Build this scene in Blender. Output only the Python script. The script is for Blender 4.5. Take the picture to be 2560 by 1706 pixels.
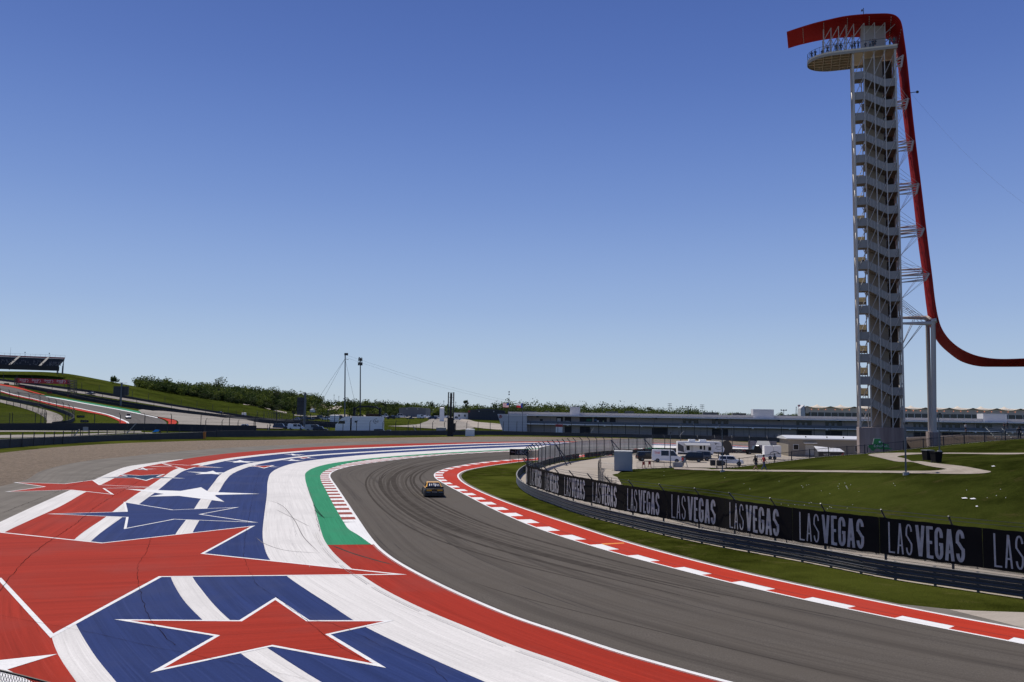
import bpy, math, random
import numpy as np
from mathutils import Vector, Matrix
from mathutils.geometry import tessellate_polygon
random.seed(7)
R = math.radians
sc = bpy.context.scene
col = sc.collection
for o in list(bpy.data.objects):
    bpy.data.objects.remove(o)

# ------------------------------------------------------------------ camera
FPX, CX, CY = 2100.0, 1280.0, 853.0          # focal length in photo pixels, image centre
PITCH, ROLL, CAMH = math.atan(180 / 2100), 0.015, 8.5
cp, sp, cr, sr = math.cos(PITCH), math.sin(PITCH), math.cos(ROLL), math.sin(ROLL)
FW = Vector((0, cp, sp)); UP0 = Vector((0, -sp, cp)); RT0 = Vector((1, 0, 0))
RT = RT0 * cr + UP0 * sr; UP = -RT0 * sr + UP0 * cr
cam_d = bpy.data.cameras.new('camera'); cam = bpy.data.objects.new('camera', cam_d); col.objects.link(cam)
cam_d.sensor_width = 36; cam_d.lens = 36 * FPX / 2560; cam_d.clip_end = 12000; cam_d.clip_start = 0.1
m = Matrix((RT, UP, -FW)).transposed().to_4x4(); m.translation = (0, 0, CAMH); cam.matrix_world = m
sc.camera = cam

# ------------------------------------------------------------------ light
SUN_EL = R(57); SUN_DIR = Vector((-0.62 * math.cos(SUN_EL), 0.785 * math.cos(SUN_EL), math.sin(SUN_EL))).normalized()
w = bpy.data.worlds.new('World'); sc.world = w; w.use_nodes = True
nt = w.node_tree; nt.nodes.clear()
sky = nt.nodes.new('ShaderNodeTexSky'); sky.sky_type = 'NISHITA'; sky.sun_disc = False
sky.sun_elevation = SUN_EL; sky.sun_rotation = math.atan2(SUN_DIR.x, SUN_DIR.y)
sky.air_density = 1.0; sky.dust_density = 0.3; sky.ozone_density = 3.0; sky.altitude = 150
SKY_ST = 0.075
tcw = nt.nodes.new('ShaderNodeTexCoord'); sep = nt.nodes.new('ShaderNodeSeparateXYZ'); nt.links.new(tcw.outputs['Generated'], sep.inputs[0])
rmp = nt.nodes.new('ShaderNodeValToRGB'); rmp.color_ramp.interpolation = 'B_SPLINE'
SKYC = [(0.0, (.50, .605, .71)), (.04, (.455, .58, .74)), (.12, (.325, .46, .74)), (.24, (.17, .285, .64)), (.38, (.082, .160, .49)), (.55, (.044, .092, .34)), (1, (.028, .055, .20))]
for i, (p_, c_) in enumerate(SKYC):
    e_ = rmp.color_ramp.elements[i] if i < 2 else rmp.color_ramp.elements.new(p_)
    e_.position = p_; e_.color = c_ + (1,)
for i, (p_, c_) in enumerate(SKYC): rmp.color_ramp.elements[i].position = p_; rmp.color_ramp.elements[i].color = c_ + (1,)
nt.links.new(sep.outputs[2], rmp.inputs[0])
scl = nt.nodes.new('ShaderNodeVectorMath'); scl.operation = 'SCALE'; scl.inputs['Scale'].default_value = 1 / SKY_ST; nt.links.new(rmp.outputs[0], scl.inputs[0])
mxs = nt.nodes.new('ShaderNodeMixRGB'); mxs.inputs[0].default_value = .85; nt.links.new(sky.outputs[0], mxs.inputs[1]); nt.links.new(scl.outputs[0], mxs.inputs[2])
bg = nt.nodes.new('ShaderNodeBackground'); bg.inputs['Strength'].default_value = SKY_ST
wo = nt.nodes.new('ShaderNodeOutputWorld')
nt.links.new(mxs.outputs[0], bg.inputs['Color']); nt.links.new(bg.outputs[0], wo.inputs['Surface'])
sd = bpy.data.lights.new('sun', 'SUN'); sd.energy = 4.1; sd.angle = R(0.5); sd.color = (1, 0.93, 0.82)
so = bpy.data.objects.new('sun', sd); col.objects.link(so); so.rotation_euler = SUN_DIR.to_track_quat('Z', 'Y').to_euler()
sc.view_settings.view_transform = 'Standard'; sc.view_settings.look = 'None'; sc.view_settings.exposure = 0.0; sc.view_settings.gamma = 1

# ------------------------------------------------------------------ photo geometry helpers
def ray(u, v):
    du, dv = (u - CX) / FPX, (v - CY) / FPX
    return FW + RT * du - UP * dv
def P(u, v, z=0.0):                       # point on the horizontal plane z seen at pixel u,v
    d = ray(u, v); t = (z - CAMH) / d.z
    if t < 0 or t > 6000: t = 6000
    return Vector((d.x * t, d.y * t, z))
def PY(u, v, Y):                          # point at forward distance Y
    d = ray(u, v); t = Y / d.y
    return Vector((d.x * t, Y, CAMH + d.z * t))
def VH(u): return 1033 + (u - 1280) * ROLL
def PG(u, Y, z=0.0):
    p = PY(u, VH(u), Y); p.z = z; return p
def pix(p):                               # world -> photo pixel
    d = Vector(p) - Vector((0, 0, CAMH)); c = d.dot(FW)
    return CX + FPX * d.dot(RT) / c, CY - FPX * d.dot(UP) / c

def crom(pts, n=8):
    """smooth curve through points (centripetal-ish Catmull-Rom), dense"""
    p = [Vector(q) for q in pts]
    if len(p) < 3: 
        return p
    out = []
    ext = [p[0] * 2 - p[1]] + p + [p[-1] * 2 - p[-2]]
    for i in range(1, len(ext) - 2):
        p0, p1, p2, p3 = ext[i - 1:i + 3]
        t0 = 0; t1 = t0 + max(1e-4, (p1 - p0).length ** .5); t2 = t1 + max(1e-4, (p2 - p1).length ** .5); t3 = t2 + max(1e-4, (p3 - p2).length ** .5)
        for k in range(n):
            t = t1 + (t2 - t1) * k / n
            A1 = p0 * ((t1 - t) / (t1 - t0)) + p1 * ((t - t0) / (t1 - t0))
            A2 = p1 * ((t2 - t) / (t2 - t1)) + p2 * ((t - t1) / (t2 - t1))
            A3 = p2 * ((t3 - t) / (t3 - t2)) + p3 * ((t - t2) / (t3 - t2))
            B1 = A1 * ((t2 - t) / (t2 - t0)) + A2 * ((t - t0) / (t2 - t0))
            B2 = A2 * ((t3 - t) / (t3 - t1)) + A3 * ((t - t1) / (t3 - t1))
            out.append(B1 * ((t2 - t) / (t2 - t1)) + B2 * ((t - t1) / (t2 - t1)))
    out.append(p[-1]); return out
class Curve:
    def __init__(s, pts):
        s.p = pts; s.l = [0]
        for a, b in zip(pts, pts[1:]): s.l.append(s.l[-1] + (b - a).length)
        s.L = s.l[-1]
    def at(s, d):
        d = min(max(d, 0), s.L); lo, hi = 0, len(s.l) - 1
        while hi - lo > 1:
            mid = (lo + hi) // 2
            if s.l[mid] <= d: lo = mid
            else: hi = mid
        f = (d - s.l[lo]) / max(1e-9, s.l[hi] - s.l[lo]); return s.p[lo].lerp(s.p[hi], f)
    def tan(s, d):
        t = s.at(d + .4) - s.at(d - .4); return t.normalized() if t.length > 1e-9 else Vector((1, 0, 0))
    def resample(s, n): return [s.at(s.L * i / (n - 1)) for i in range(n)]
def PC(pxs, z=0.0, n=8): return Curve(crom([P(u, v, z) for u, v in pxs], n))
def closest(c, q, n=400):
    best = 0; bd = 1e18
    for i in range(n + 1):
        d = c.L * i / n; e = (c.at(d) - q).length_squared
        if e < bd: bd = e; best = d
    return best

# ------------------------------------------------------------------ object helpers
def tag(o, label=None, cat=None, group=None, kind=None):
    if label: o['label'] = label
    if cat: o['category'] = cat
    if group: o['group'] = group
    if kind: o['kind'] = kind
    return o
def thing(name, label, cat, loc=(0, 0, 0), rz=0, group=None):
    o = bpy.data.objects.new(name, None); col.objects.link(o); o.location = loc; o.rotation_euler = (0, 0, rz)
    o.empty_display_size = .3
    return tag(o, label, cat, group)
class MB:
    def __init__(s): s.v = []; s.f = []; s.uv = []
    def add(s, vs, fs):
        b = len(s.v); s.v += [tuple(q) for q in vs]; s.f += [tuple(b + i for i in f) for f in fs]; return s
    def quad(s, a, b, c, d, uv=None):
        s.add([a, b, c, d], [(0, 1, 2, 3)]); return s
    def box(s, x0, x1, y0, y1, z0, z1):
        return s.add([(x0, y0, z0), (x1, y0, z0), (x1, y1, z0), (x0, y1, z0), (x0, y0, z1), (x1, y0, z1), (x1, y1, z1), (x0, y1, z1)],
                     [(0, 3, 2, 1), (4, 5, 6, 7), (0, 1, 5, 4), (1, 2, 6, 5), (2, 3, 7, 6), (3, 0, 4, 7)])
    def tube(s, a, b, r, r2=None, n=6, cap=True):
        a, b = Vector(a), Vector(b); r2 = r if r2 is None else r2; d = (b - a)
        if d.length < 1e-6: return s
        d.normalize(); x = d.orthogonal().normalized(); y = d.cross(x)
        vs = []
        for q, rr in ((a, r), (b, r2)):
            for i in range(n):
                t = 2 * math.pi * (i + .5) / n; vs.append(q + (x * math.cos(t) + y * math.sin(t)) * rr)
        fs = [(i, (i + 1) % n, n + (i + 1) % n, n + i) for i in range(n)]
        if cap: fs += [tuple(range(n - 1, -1, -1)), tuple(range(n, 2 * n))]
        return s.add(vs, fs)
    def path(s, pts, r, n=5):
        for a, b in zip(pts, pts[1:]): s.tube(a, b, r, n=n, cap=False)
        return s
    def prism(s, pts, off):
        """flat polygon pts (list of 3d) extruded by vector off"""
        n = len(pts); off = Vector(off); P1 = [Vector(q) for q in pts]; P2 = [q + off for q in P1]
        tri = tessellate_polygon([P1]); fs = [tuple(t) for t in tri] + [tuple(n + i for i in reversed(t)) for t in tri]
        fs += [(i, (i + 1) % n, n + (i + 1) % n, n + i) for i in range(n)]
        return s.add(P1 + P2, fs)
    def ellip(s, c, rx, ry, rz, nu=10, nv=6):
        vs = []; c = Vector(c)
        for j in range(nv + 1):
            th = math.pi * j / nv
            for i in range(nu):
                ph = 2 * math.pi * i / nu
                vs.append(c + Vector((rx * math.sin(th) * math.cos(ph), ry * math.sin(th) * math.sin(ph), rz * math.cos(th))))
        fs = [(j * nu + i, (j + 1) * nu + i, (j + 1) * nu + (i + 1) % nu, j * nu + (i + 1) % nu) for j in range(nv) for i in range(nu)]
        return s.add(vs, fs)
    def build(s, name, mat, parent=None, smooth=False, fix=True):
        me = bpy.data.meshes.new(name); me.from_pydata(s.v, [], s.f)
        me.validate()
        if len(s.uv) == len(me.loops) and s.uv:
            ul = me.uv_layers.new(name='UVMap')
            ul.data.foreach_set('uv', [c for q in s.uv for c in q])
        if mat: me.materials.append(mat)
        if smooth:
            me.shade_smooth()
        o = bpy.data.objects.new(name, me); col.objects.link(o)
        if parent: o.parent = parent
        if fix and not s.uv:
            import bmesh
            bm = bmesh.new(); bm.from_mesh(me); bmesh.ops.recalc_face_normals(bm, faces=bm.faces); bm.to_mesh(me); bm.free()
        return o
def struct(o): o['kind'] = 'structure'; return o

def strip(name, ca, cb, z, mat, n=160, uvoff=0.0, parent=None, cross=1, zf=None):
    """sheet between two curves, UV = metres across / along"""
    A = ca.resample(n); B = cb.resample(n); mb = MB(); along = 0; prev = None; rows = []
    for i in range(n):
        mid = (A[i] + B[i]) / 2
        if prev is not None: along += (mid - prev).length
        prev = mid; rows.append(along)
        for k in range(cross + 1):
            q = A[i].lerp(B[i], k / cross); mb.v.append((q.x, q.y, zf(k / cross) if zf else z))
    c = cross + 1
    for i in range(n - 1):
        wa = (A[i] - B[i]).length; wb = (A[i + 1] - B[i + 1]).length
        for k in range(cross):
            a, b, e, d = i * c + k, i * c + k + 1, (i + 1) * c + k + 1, (i + 1) * c + k
            # keep normals up
            va, vb, vd = Vector(mb.v[a]), Vector(mb.v[b]), Vector(mb.v[d])
            f0, f1 = k / cross, (k + 1) / cross
            uvs = [(f0 * wa, rows[i]), (f1 * wa, rows[i]), (f1 * wb, rows[i + 1]), (f0 * wb, rows[i + 1])]
            f = [a, b, e, d]
            if (vb - va).cross(vd - va).z < 0: f = f[::-1]; uvs = uvs[::-1]
            mb.f.append(tuple(f)); mb.uv += uvs
    return mb.build(name, mat, parent, fix=False)
def sheet(name, pts, z, mat, parent=None):
    q = [Vector((a.x, a.y, 0)) for a in pts]; tri = tessellate_polygon([q]); mb = MB()
    mb.v = [(a.x, a.y, z) for a in q]; gd = {}
    for t in tri:
        a, b, c = [q[i] for i in t]
        if abs((b - a).cross(c - a).z) < 1e-9: continue
        f_ = tuple(t) if (b - a).cross(c - a).z > 0 else tuple(reversed(t)); mb.f.append(f_); mb.uv += [(q[i].y * .95 - q[i].x * .3, q[i].x * .95 + q[i].y * .3) for i in f_]
    return mb.build(name, mat, parent, fix=False)
def offset(c, d, n=None):
    """curve shifted sideways by d (to the left of travel)"""
    out = []
    n = n or len(c.p)
    for i in range(n):
        s = c.L * i / (n - 1); t = c.tan(s); out.append(c.at(s) + Vector((-t.y, t.x, 0)) * d)
    return Curve(out)

# ------------------------------------------------------------------ materials
MC = {}
class N:
    """tiny node builder"""
    def __init__(s, name):
        s.m = bpy.data.materials.new(name); s.m.use_nodes = True; s.t = s.m.node_tree; s.t.nodes.clear()
        s.out = s.t.nodes.new('ShaderNodeOutputMaterial'); s.b = s.t.nodes.new('ShaderNodeBsdfPrincipled')
        s.t.links.new(s.b.outputs[0], s.out.inputs['Surface'])
    def n(s, typ, **kw):
        q = s.t.nodes.new('ShaderNode' + typ)
        for k, v in kw.items():
            if k.startswith('i_'): 
                key = k[2:]; key = int(key) if key.isdigit() else key
                q.inputs[key].default_value = v
            else: setattr(q, k, v)
        return q
    def l(s, a, b): s.t.links.new(a, b)
    def noise(s, vec, scale, detail=4, rough=.55):
        q = s.n('TexNoise', i_Scale=scale, i_Detail=detail, i_Roughness=rough); s.l(vec, q.inputs['Vector']); return q.outputs['Fac']
    def ramp(s, fac, a, b, ca=(0, 0, 0, 1), cb=(1, 1, 1, 1)):
        q = s.n('ValToRGB'); q.color_ramp.elements[0].position = a; q.color_ramp.elements[1].position = b
        q.color_ramp.elements[0].color = ca; q.color_ramp.elements[1].color = cb; s.l(fac, q.inputs[0]); return q.outputs[0]
    def mix(s, fac, a, b, mode='MIX'):
        q = s.n('MixRGB', blend_type=mode)
        for i, x in ((0, fac), (1, a), (2, b)):
            if hasattr(x, 'links') or hasattr(x, 'is_output'): s.l(x, q.inputs[i])
            elif isinstance(x, (int, float)): q.inputs[i].default_value = x if i == 0 else (x, x, x, 1)
            else: q.inputs[i].default_value = tuple(x) + ((1,) if len(x) == 3 else ())
        return q.outputs[0]
    def mapped(s, vec, sx, sy, sz=1):
        q = s.n('Mapping'); q.inputs['Scale'].default_value = (sx, sy, sz); s.l(vec, q.inputs['Vector']); return q.outputs[0]
    def pos(s): return s.n('NewGeometry').outputs['Position']
    def uv(s): return s.n('TexCoord').outputs['UV']
    def bump(s, h, st=.3, dist=.02):
        q = s.n('Bump', i_Strength=st, i_Distance=dist); s.l(h, q.inputs['Height']); s.l(q.outputs[0], s.b.inputs['Normal'])
def mat(name, rgb, rough=.6, metal=0, var=.12, scale=3.0, spec=.5, emit=None, trans=0):
    if name in MC: return MC[name]
    k = N(name); b = k.b; b.inputs['Roughness'].default_value = rough; b.inputs['Metallic'].default_value = metal
    b.inputs['Specular IOR Level'].default_value = spec
    if var:
        tc = k.n('TexCoord').outputs['Object']
        f = k.noise(tc, scale, 5); c = k.mix(f, [x * (1 - var) for x in rgb], [min(1, x * (1 + var)) for x in rgb]); k.l(c, b.inputs['Base Color'])
    else: b.inputs['Base Color'].default_value = tuple(rgb) + (1,)
    if emit: b.inputs['Emission Color'].default_value = tuple(rgb) + (1,); b.inputs['Emission Strength'].default_value = emit
    MC[name] = k.m; return k.m
def paint_mat(name, rgb, streak=.16, dirt=.1, rough=.75):
    """painted asphalt: streaks follow the UV direction, worn patches, fine aggregate"""
    k = N(name); uv = k.uv(); pos = k.pos()
    s1 = k.noise(k.mapped(uv, 1.6, .045), 1.0, 6, .6); s2 = k.noise(k.mapped(uv, 7, .12), 1.0, 3, .6)
    big = k.noise(pos, .16, 4); fine = k.noise(pos, 11, 3, .7)
    c = k.mix(k.ramp(s1, .3, .7), [x * (1 - streak) for x in rgb], [min(.9, x * (1 + streak * .6)) for x in rgb])
    c = k.mix(k.ramp(s2, .52, .74), c, [x * .74 for x in rgb]); s3 = k.noise(k.mapped(uv, 4.5, .05), 2.3, 3, .5); c = k.mix(k.mix(.5, (0, 0, 0), k.ramp(s3, .56, .68)), c, [min(.9, x * 1.18 + .012) for x in rgb])
    c = k.mix(k.ramp(big, .5, .75), c, [x * (1 - dirt) * .92 + .02 for x in rgb])
    q = k.n('MixRGB', blend_type='MULTIPLY'); q.inputs[0].default_value = .35; k.l(c, q.inputs[1]); k.l(k.ramp(fine, .3, .7, (.6, .6, .6, 1)), q.inputs[2])
    k.l(q.outputs[0], k.b.inputs['Base Color']); k.b.inputs['Roughness'].default_value = rough; k.b.inputs['Specular IOR Level'].default_value = .04
    k.bump(fine, .35, .01); MC[name] = k.m; return k.m
RED = (.375, .034, .018); BLUE = (.026, .046, .155); WHITE = (.76, .74, .71); GREEN = (.035, .27, .135)
M_red = paint_mat('red runoff paint', RED, .22, .14); M_blue = paint_mat('blue runoff paint', BLUE, .22, .12)
M_white = paint_mat('white runoff paint', WHITE, .10, .10); M_green = paint_mat('green runoff paint', GREEN, .14, .1)
M_kred = paint_mat('red kerb paint', (.50, .046, .024), .12, .06); M_kwhite = paint_mat('white kerb paint', (.86, .86, .85), .04, .03)
M_line = paint_mat('white line paint', (.84, .84, .83), .05, .06); M_dblue = paint_mat('teal star paint', (.018, .05, .11), .15, .1)
M_kredworn = paint_mat('worn red kerb paint', (.33, .09, .07), .2, .15)

def track_mat():
    k = N('track asphalt'); uv = k.uv(); pos = k.pos()
    fine = k.noise(pos, 14, 4, .75); mid = k.noise(pos, .5, 4)
    # rubber streaks: long along, mostly on the racing line
    st = k.noise(k.mapped(uv, .85, .012), 1.0, 5, .62); st2 = k.noise(k.mapped(uv, 3.2, .03), 1.0, 4, .6); st3 = k.noise(k.mapped(uv, 1.3, .02), 3.1, 3, .5)
    c = k.mix(k.ramp(fine, .32, .7), (.078, .069, .060), (.145, .130, .113))
    c = k.mix(k.ramp(mid, .3, .75), c, (.105, .092, .078))
    sp1 = k.mix(1.0, k.ramp(st, .46, .62), k.ramp(st2, .3, .6), 'MULTIPLY')
    c = k.mix(k.mix(.62, (0, 0, 0), sp1), c, (.046, .040, .035))
    c = k.mix(k.mix(.72, (0, 0, 0), k.ramp(st3, .64, .70)), c, (.042, .039, .038))
    k.l(c, k.b.inputs['Base Color']); k.b.inputs['Roughness'].default_value = .9; k.b.inputs['Specular IOR Level'].default_value = .05
    k.bump(fine, .5, .012); return k.m
M_track = track_mat()
def asphalt_mat(name, a, b, s=.25):
    k = N(name); pos = k.pos(); fine = k.noise(pos, 9, 4, .75); big = k.noise(pos, s, 5)
    uvn = k.noise(k.mapped(k.uv(), .9, .03), 1.0, 4)
    c = k.mix(k.ramp(big, .3, .7), a, b); c = k.mix(k.mix(.5, (0, 0, 0), k.ramp(uvn, .45, .65)), c, [x * .75 for x in a])
    q = k.n('MixRGB', blend_type='MULTIPLY'); q.inputs[0].default_value = .5; k.l(c, q.inputs[1]); k.l(k.ramp(fine, .3, .7, (.6, .6, .6, 1)), q.inputs[2])
    k.l(q.outputs[0], k.b.inputs['Base Color']); k.b.inputs['Roughness'].default_value = .9; k.b.inputs['Specular IOR Level'].default_value = .05
    k.bump(fine, .4, .01); return k.m
M_runoff = asphalt_mat('old grey runoff asphalt', (.17, .155, .135), (.235, .215, .185))
M_conc = asphalt_mat('pale concrete paving', (.40, .355, .30), (.50, .445, .38), .12)
M_conc2 = asphalt_mat('far service road concrete', (.30, .275, .24), (.38, .35, .31), .05)
M_far_track = asphalt_mat('far track asphalt', (.13, .122, .115), (.17, .16, .15), .05)
M_lot = asphalt_mat('paddock lot paving', (.36, .325, .275), (.44, .40, .34), .05)
def gravel_mat():
    k = N('gravel'); pos = k.pos(); v = k.n('TexVoronoi', i_Scale=3.2); k.l(pos, v.inputs['Vector']); big = k.noise(pos, .25, 4); f2 = k.noise(pos, 1.5, 6, .85)
    c = k.mix(k.ramp(f2, .38, .62), (.055, .04, .027), (.38, .29, .205)); c = k.mix(k.mix(.45, (0, 0, 0), k.ramp(v.outputs['Distance'], .1, .6)), c, (.27, .22, .17))
    c = k.mix(k.mix(.4, (0, 0, 0), k.ramp(big, .4, .7)), c, (.16, .125, .095))
    k.l(c, k.b.inputs['Base Color']); k.b.inputs['Roughness'].default_value = .95; k.b.inputs['Specular IOR Level'].default_value = .1; k.bump(f2, 1, .35); return k.m
M_gravel = gravel_mat()
def grass_mat(name, a, b, dry, s=1.0, dryamt=.5):
    k = N(name); pos = k.pos(); f = k.noise(pos, 7 * s, 5, .8); mid = k.noise(pos, .55 * s, 5, .6); big = k.noise(pos, .07 * s, 4); st = k.noise(k.mapped(pos, .8, 1.25, 1), .5 * s, 6, .75)
    c = k.mix(k.ramp(f, .25, .75), a, b)
    c = k.mix(k.mix(.75, (0, 0, 0), k.ramp(mid, .38, .62)), c, [x * .55 for x in a])
    c = k.mix(k.mix(dryamt, (0, 0, 0), k.ramp(st, .56, .72)), c, dry)
    c = k.mix(k.mix(.6, (0, 0, 0), k.ramp(big, .45, .6)), c, [x * 1.3 for x in b])
    k.l(c, k.b.inputs['Base Color']); k.b.inputs['Roughness'].default_value = 1; k.b.inputs['Specular IOR Level'].default_value = .0; k.bump(k.mix(.5, f, mid), 1, .35 / s); return k.m
M_grass = grass_mat('short verge grass', (.033, .043, .006), (.080, .092, .016), (.15, .115, .055), 1, .8)
M_bank = grass_mat('berm grass', (.025, .034, .006), (.060, .072, .014), (.105, .08, .035), .8, .75)
M_hill = grass_mat('hill grass', (.044, .062, .010), (.085, .105, .018), (.12, .11, .03), .12, .6)
M_far = grass_mat('far ground grass', (.045, .065, .015), (.07, .09, .02), (.12, .11, .05), .05, .4)
M_steel = mat('galvanised steel', (.10, .115, .135), .45, .6, .2, 2)
M_dark = mat('dark painted steel', (.028, .030, .034), .55, .2, .25, 2)
M_black = mat('black rubber and plastic', (.012, .012, .013), .6, 0, .2, 4)
M_whitep = mat('white vehicle paint', (.78, .78, .77), .28, 0, .03, 2)
M_glass = mat('dark vehicle glass', (.012, .016, .02), .08, 0, 0)
M_wall = mat('concrete barrier', (.060, .060, .060), .85, 0, .35, .6)
M_blank = mat('towers pale steel', (.44, .42, .42), .5, .0, .12, .5)

# ------------------------------------------------------------------ terrain height fields (thin plate splines)
class TPS:
    def __init__(s, pts, reg=0.0):
        p = np.array(pts, float); s.sc = 100.; s.xy = p[:, :2] / s.sc; n = len(p)
        K = s.k(s.xy, s.xy) + reg * np.eye(n); Q = np.hstack([np.ones((n, 1)), s.xy]); A = np.zeros((n + 3, n + 3)); A[:n, :n] = K; A[:n, n:] = Q; A[n:, :n] = Q.T
        s.w = np.linalg.solve(A, np.concatenate([p[:, 2], np.zeros(3)]))
    def k(s, a, b):
        d = ((a[:, None, :] - b[None, :, :]) ** 2).sum(2); return np.where(d > 1e-12, d * np.log(d + 1e-12) * .5, 0)
    def __call__(s, xy):
        q = np.atleast_2d(np.array(xy, float)) / s.sc; return s.k(q, s.xy) @ s.w[:-3] + s.w[-3] + q @ s.w[-2:]
def cpv(u, v, Y):
    p = PY(u, v, Y); return (p.x, p.y, p.z)
def cpz(u, Y, z):
    p = PG(u, Y, z); return (p.x, p.y, z)

# --- berm on the right, between the service road and the tower
BC = [cpv(1890, 1177, 96), cpv(1800, 1175.5, 109), cpv(2000, 1178, 87), cpv(2100, 1179, 81), cpv(2272, 1181, 73), cpv(2380, 1183, 69), cpv(2478, 1181, 66.5), cpv(2620, 1178, 63),
      cpv(2320, 1152, 90), cpv(2250, 1148, 94), cpv(2170, 1138, 106), cpv(2560, 1134, 86), cpv(2400, 1134, 95), cpv(2060, 1142, 112), cpv(2262, 1124.7, 109), cpv(2420, 1108, 110), cpv(2560, 1098, 107), cpv(2750, 1092, 104),
      cpz(1690, 134, .06), cpz(1600, 129, .05), cpz(1535, 121, .02), cpz(1700, 112, .7), cpz(1640, 100, .45), cpz(1560, 98, .1),
      cpv(1804, 1244, 81), cpv(2000, 1272, 70), cpv(2217, 1298, 61.5), cpv(2400, 1318, 57), cpv(2560, 1331, 54), cpv(2800, 1360, 49),
      cpz(1510, 90, -.3), cpz(1560, 76, -.3), cpz(1700, 66, -.3), cpz(1804, 61, -.3), cpz(2000, 56, -.3), cpz(2217, 52, -.3), cpz(2400, 48.5, -.3), cpz(2560, 46, -.3), cpz(2850, 42, -.3),
      cpz(1470, 105, -.4), cpz(1490, 125, -.4), cpz(1560, 138, -.4), cpz(1690, 142, -.4), cpz(1800, 130, .2), cpz(1900, 125, .9), cpz(2000, 128, 1.0), cpz(1860, 140, -.5), cpz(2000, 142, -.5), cpz(2150, 128, .8), cpz(2250, 124, 2.2), cpz(2450, 124, 3.5), cpz(2700, 122, 4.2)]
berm = TPS(BC)
def zone_grid(name, xs, ys, H, m, keep=None):
    nx, ny = len(xs), len(ys); X, Y = np.meshgrid(xs, ys); Z = H(np.stack([X.ravel(), Y.ravel()], 1))
    mb = MB(); mb.v = [(float(a), float(b), float(c)) for a, b, c in zip(X.ravel(), Y.ravel(), Z)]
    for j in range(ny - 1):
        for i in range(nx - 1):
            a = j * nx + i; q = (a, a + 1, a + nx + 1, a + nx)
            if keep is None or any(keep(*mb.v[k]) for k in q): mb.f.append(q)
    o = mb.build(name, m, None, smooth=True, fix=False); return struct(o)
zone_grid('grass_bank', np.linspace(8, 92, 150), np.linspace(38, 128, 160), berm, M_bank,
          lambda x, y, z: z > -.25 and x / y > .06 and y < 127.5)
def zberm(x, y): return max(0.0, float(berm([(x, y)])[0]))
def hitf(u, v, H, lo=20, hi=1400):
    d = ray(u, v); d = d / d.y; t = lo; pt = lo; 
    while t < hi:
        if CAMH + d.z * t <= H(d.x * t, t): 
            a, b = pt, t
            for _ in range(18):
                mm = (a + b) / 2
                if CAMH + d.z * mm <= H(d.x * mm, mm): b = mm
                else: a = mm
            return Vector((d.x * b, b, H(d.x * b, b)))
        pt = t; t *= 1.01
    return None
def PB(u, v): 
    h = hitf(u, v, zberm)
    return h if h else P(u, v)

# --- outer barrier wall line (also the near edge of the far terrain)
wall_a = [(-260, 1140, 1117), (-120, 1130, 1107), (0, 1121.6, 1099.3), (149, 1110.5, 1093), (297.5, 1102.3, 1087.5), (420, 1099, 1083.5), (508, 1097.3, 1080.8)]
wall_b = [(508, 1093.6, 1079), (600, 1092.5, 1076.7), (760, 1091.2, 1076.7), (900, 1090, 1077), (1100, 1088.6, 1077), (1240, 1088, 1077.6), (1412, 1090.7, 1082), (1625, 1096, 1087), (1700, 1098, 1088), (1866, 1104, 1092), (2000, 1107, 1096), (2200, 1111, 1101), (2500, 1117, 1107), (2800, 1124, 1114)]
WU = [-600] + [a[0] for a in wall_a] + [a[0] for a in wall_b[1:]] + [3300]; WYs = [P(a[0], a[1]).y for a in wall_a] + [P(a[0], a[1]).y for a in wall_b[1:]]
WY = [WYs[0]] + WYs + [WYs[-1]]
WT = [(u - 1280) / FPX for u in WU]
def wallY(t): return float(np.interp(t, WT, WY))
FC = [cpz(u, np.interp((u - 1280) / FPX, WT, WY) + 4, 0) for u in (-500, -100, 150, 300, 500, 700, 900, 1100, 1300, 1600, 1900, 2200, 2600, 3000)]
FC += [cpv(*c) for c in [
    (-100, 1087, 240), (150, 1087, 236), (350, 1086, 235), (0, 1078, 268), (200, 1076, 276), (0, 1062, 300), (180, 1061, 302), (-150, 1062, 300), (0, 1030, 330), (90, 1040, 325), (0, 1005, 358), (-150, 1000, 360), (100, 1022, 345),
    (0, 976, 405), (-150, 955, 425), (60, 984, 392), (120, 997, 378), (200, 1019, 356), (260, 1034, 342), (320, 1046, 330), (400, 1059, 316), (470, 1066, 300), (300, 1066, 300), (600, 1066, 318), (700, 1062, 345),
    (0, 955, 470), (225, 987, 467), (420, 1015, 482), (548, 1035, 500), (640, 1047, 520), (180, 997, 440), (350, 1027, 420), (480, 1043, 430), (600, 1052, 440),
    (-150, 928, 520), (0, 930, 525), (160, 934, 535), (250, 951, 545), (340, 969, 560), (430, 988, 575), (520, 1001, 590), (600, 1013, 600), (700, 1031, 620), (780, 1041, 640),
    (400, 981, 690), (480, 984, 700), (560, 987, 720), (620, 990, 730), (700, 997, 750), (760, 1006, 770), (830, 1013, 790), (900, 1024, 820),
    (800, 1062, 360), (900, 1060, 400), (900, 1043, 520), (1050, 1044, 560), (1100, 1057, 420), (1200, 1050, 500), (1250, 1043, 560), (980, 1034, 680), (1150, 1036, 700)]]
FC += [cpz(u, 900, 8.0) for u in (1000, 1200, 1500)] + [cpz(u, 900, 6.5) for u in (1750, 2000)] + [cpz(u, 480, 3.0) for u in (1450, 1700, 2000, 2300, 2700)] + [cpz(u, 1400, 4) for u in (-400, 200, 700, 1200, 1800, 2400, 3000)] + [cpz(u, 720, 3) for u in (1500, 1900, 2400, 2900)] + [cpz(-500, 600, 20), cpz(-500, 420, 14), cpz(0, 900, 16), cpz(500, 950, 12)]
FC += [cpz(u, 370, 0.2) for u in (1300, 1600, 1900, 2300, 2700)]
far = TPS(FC, .0002)
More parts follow.
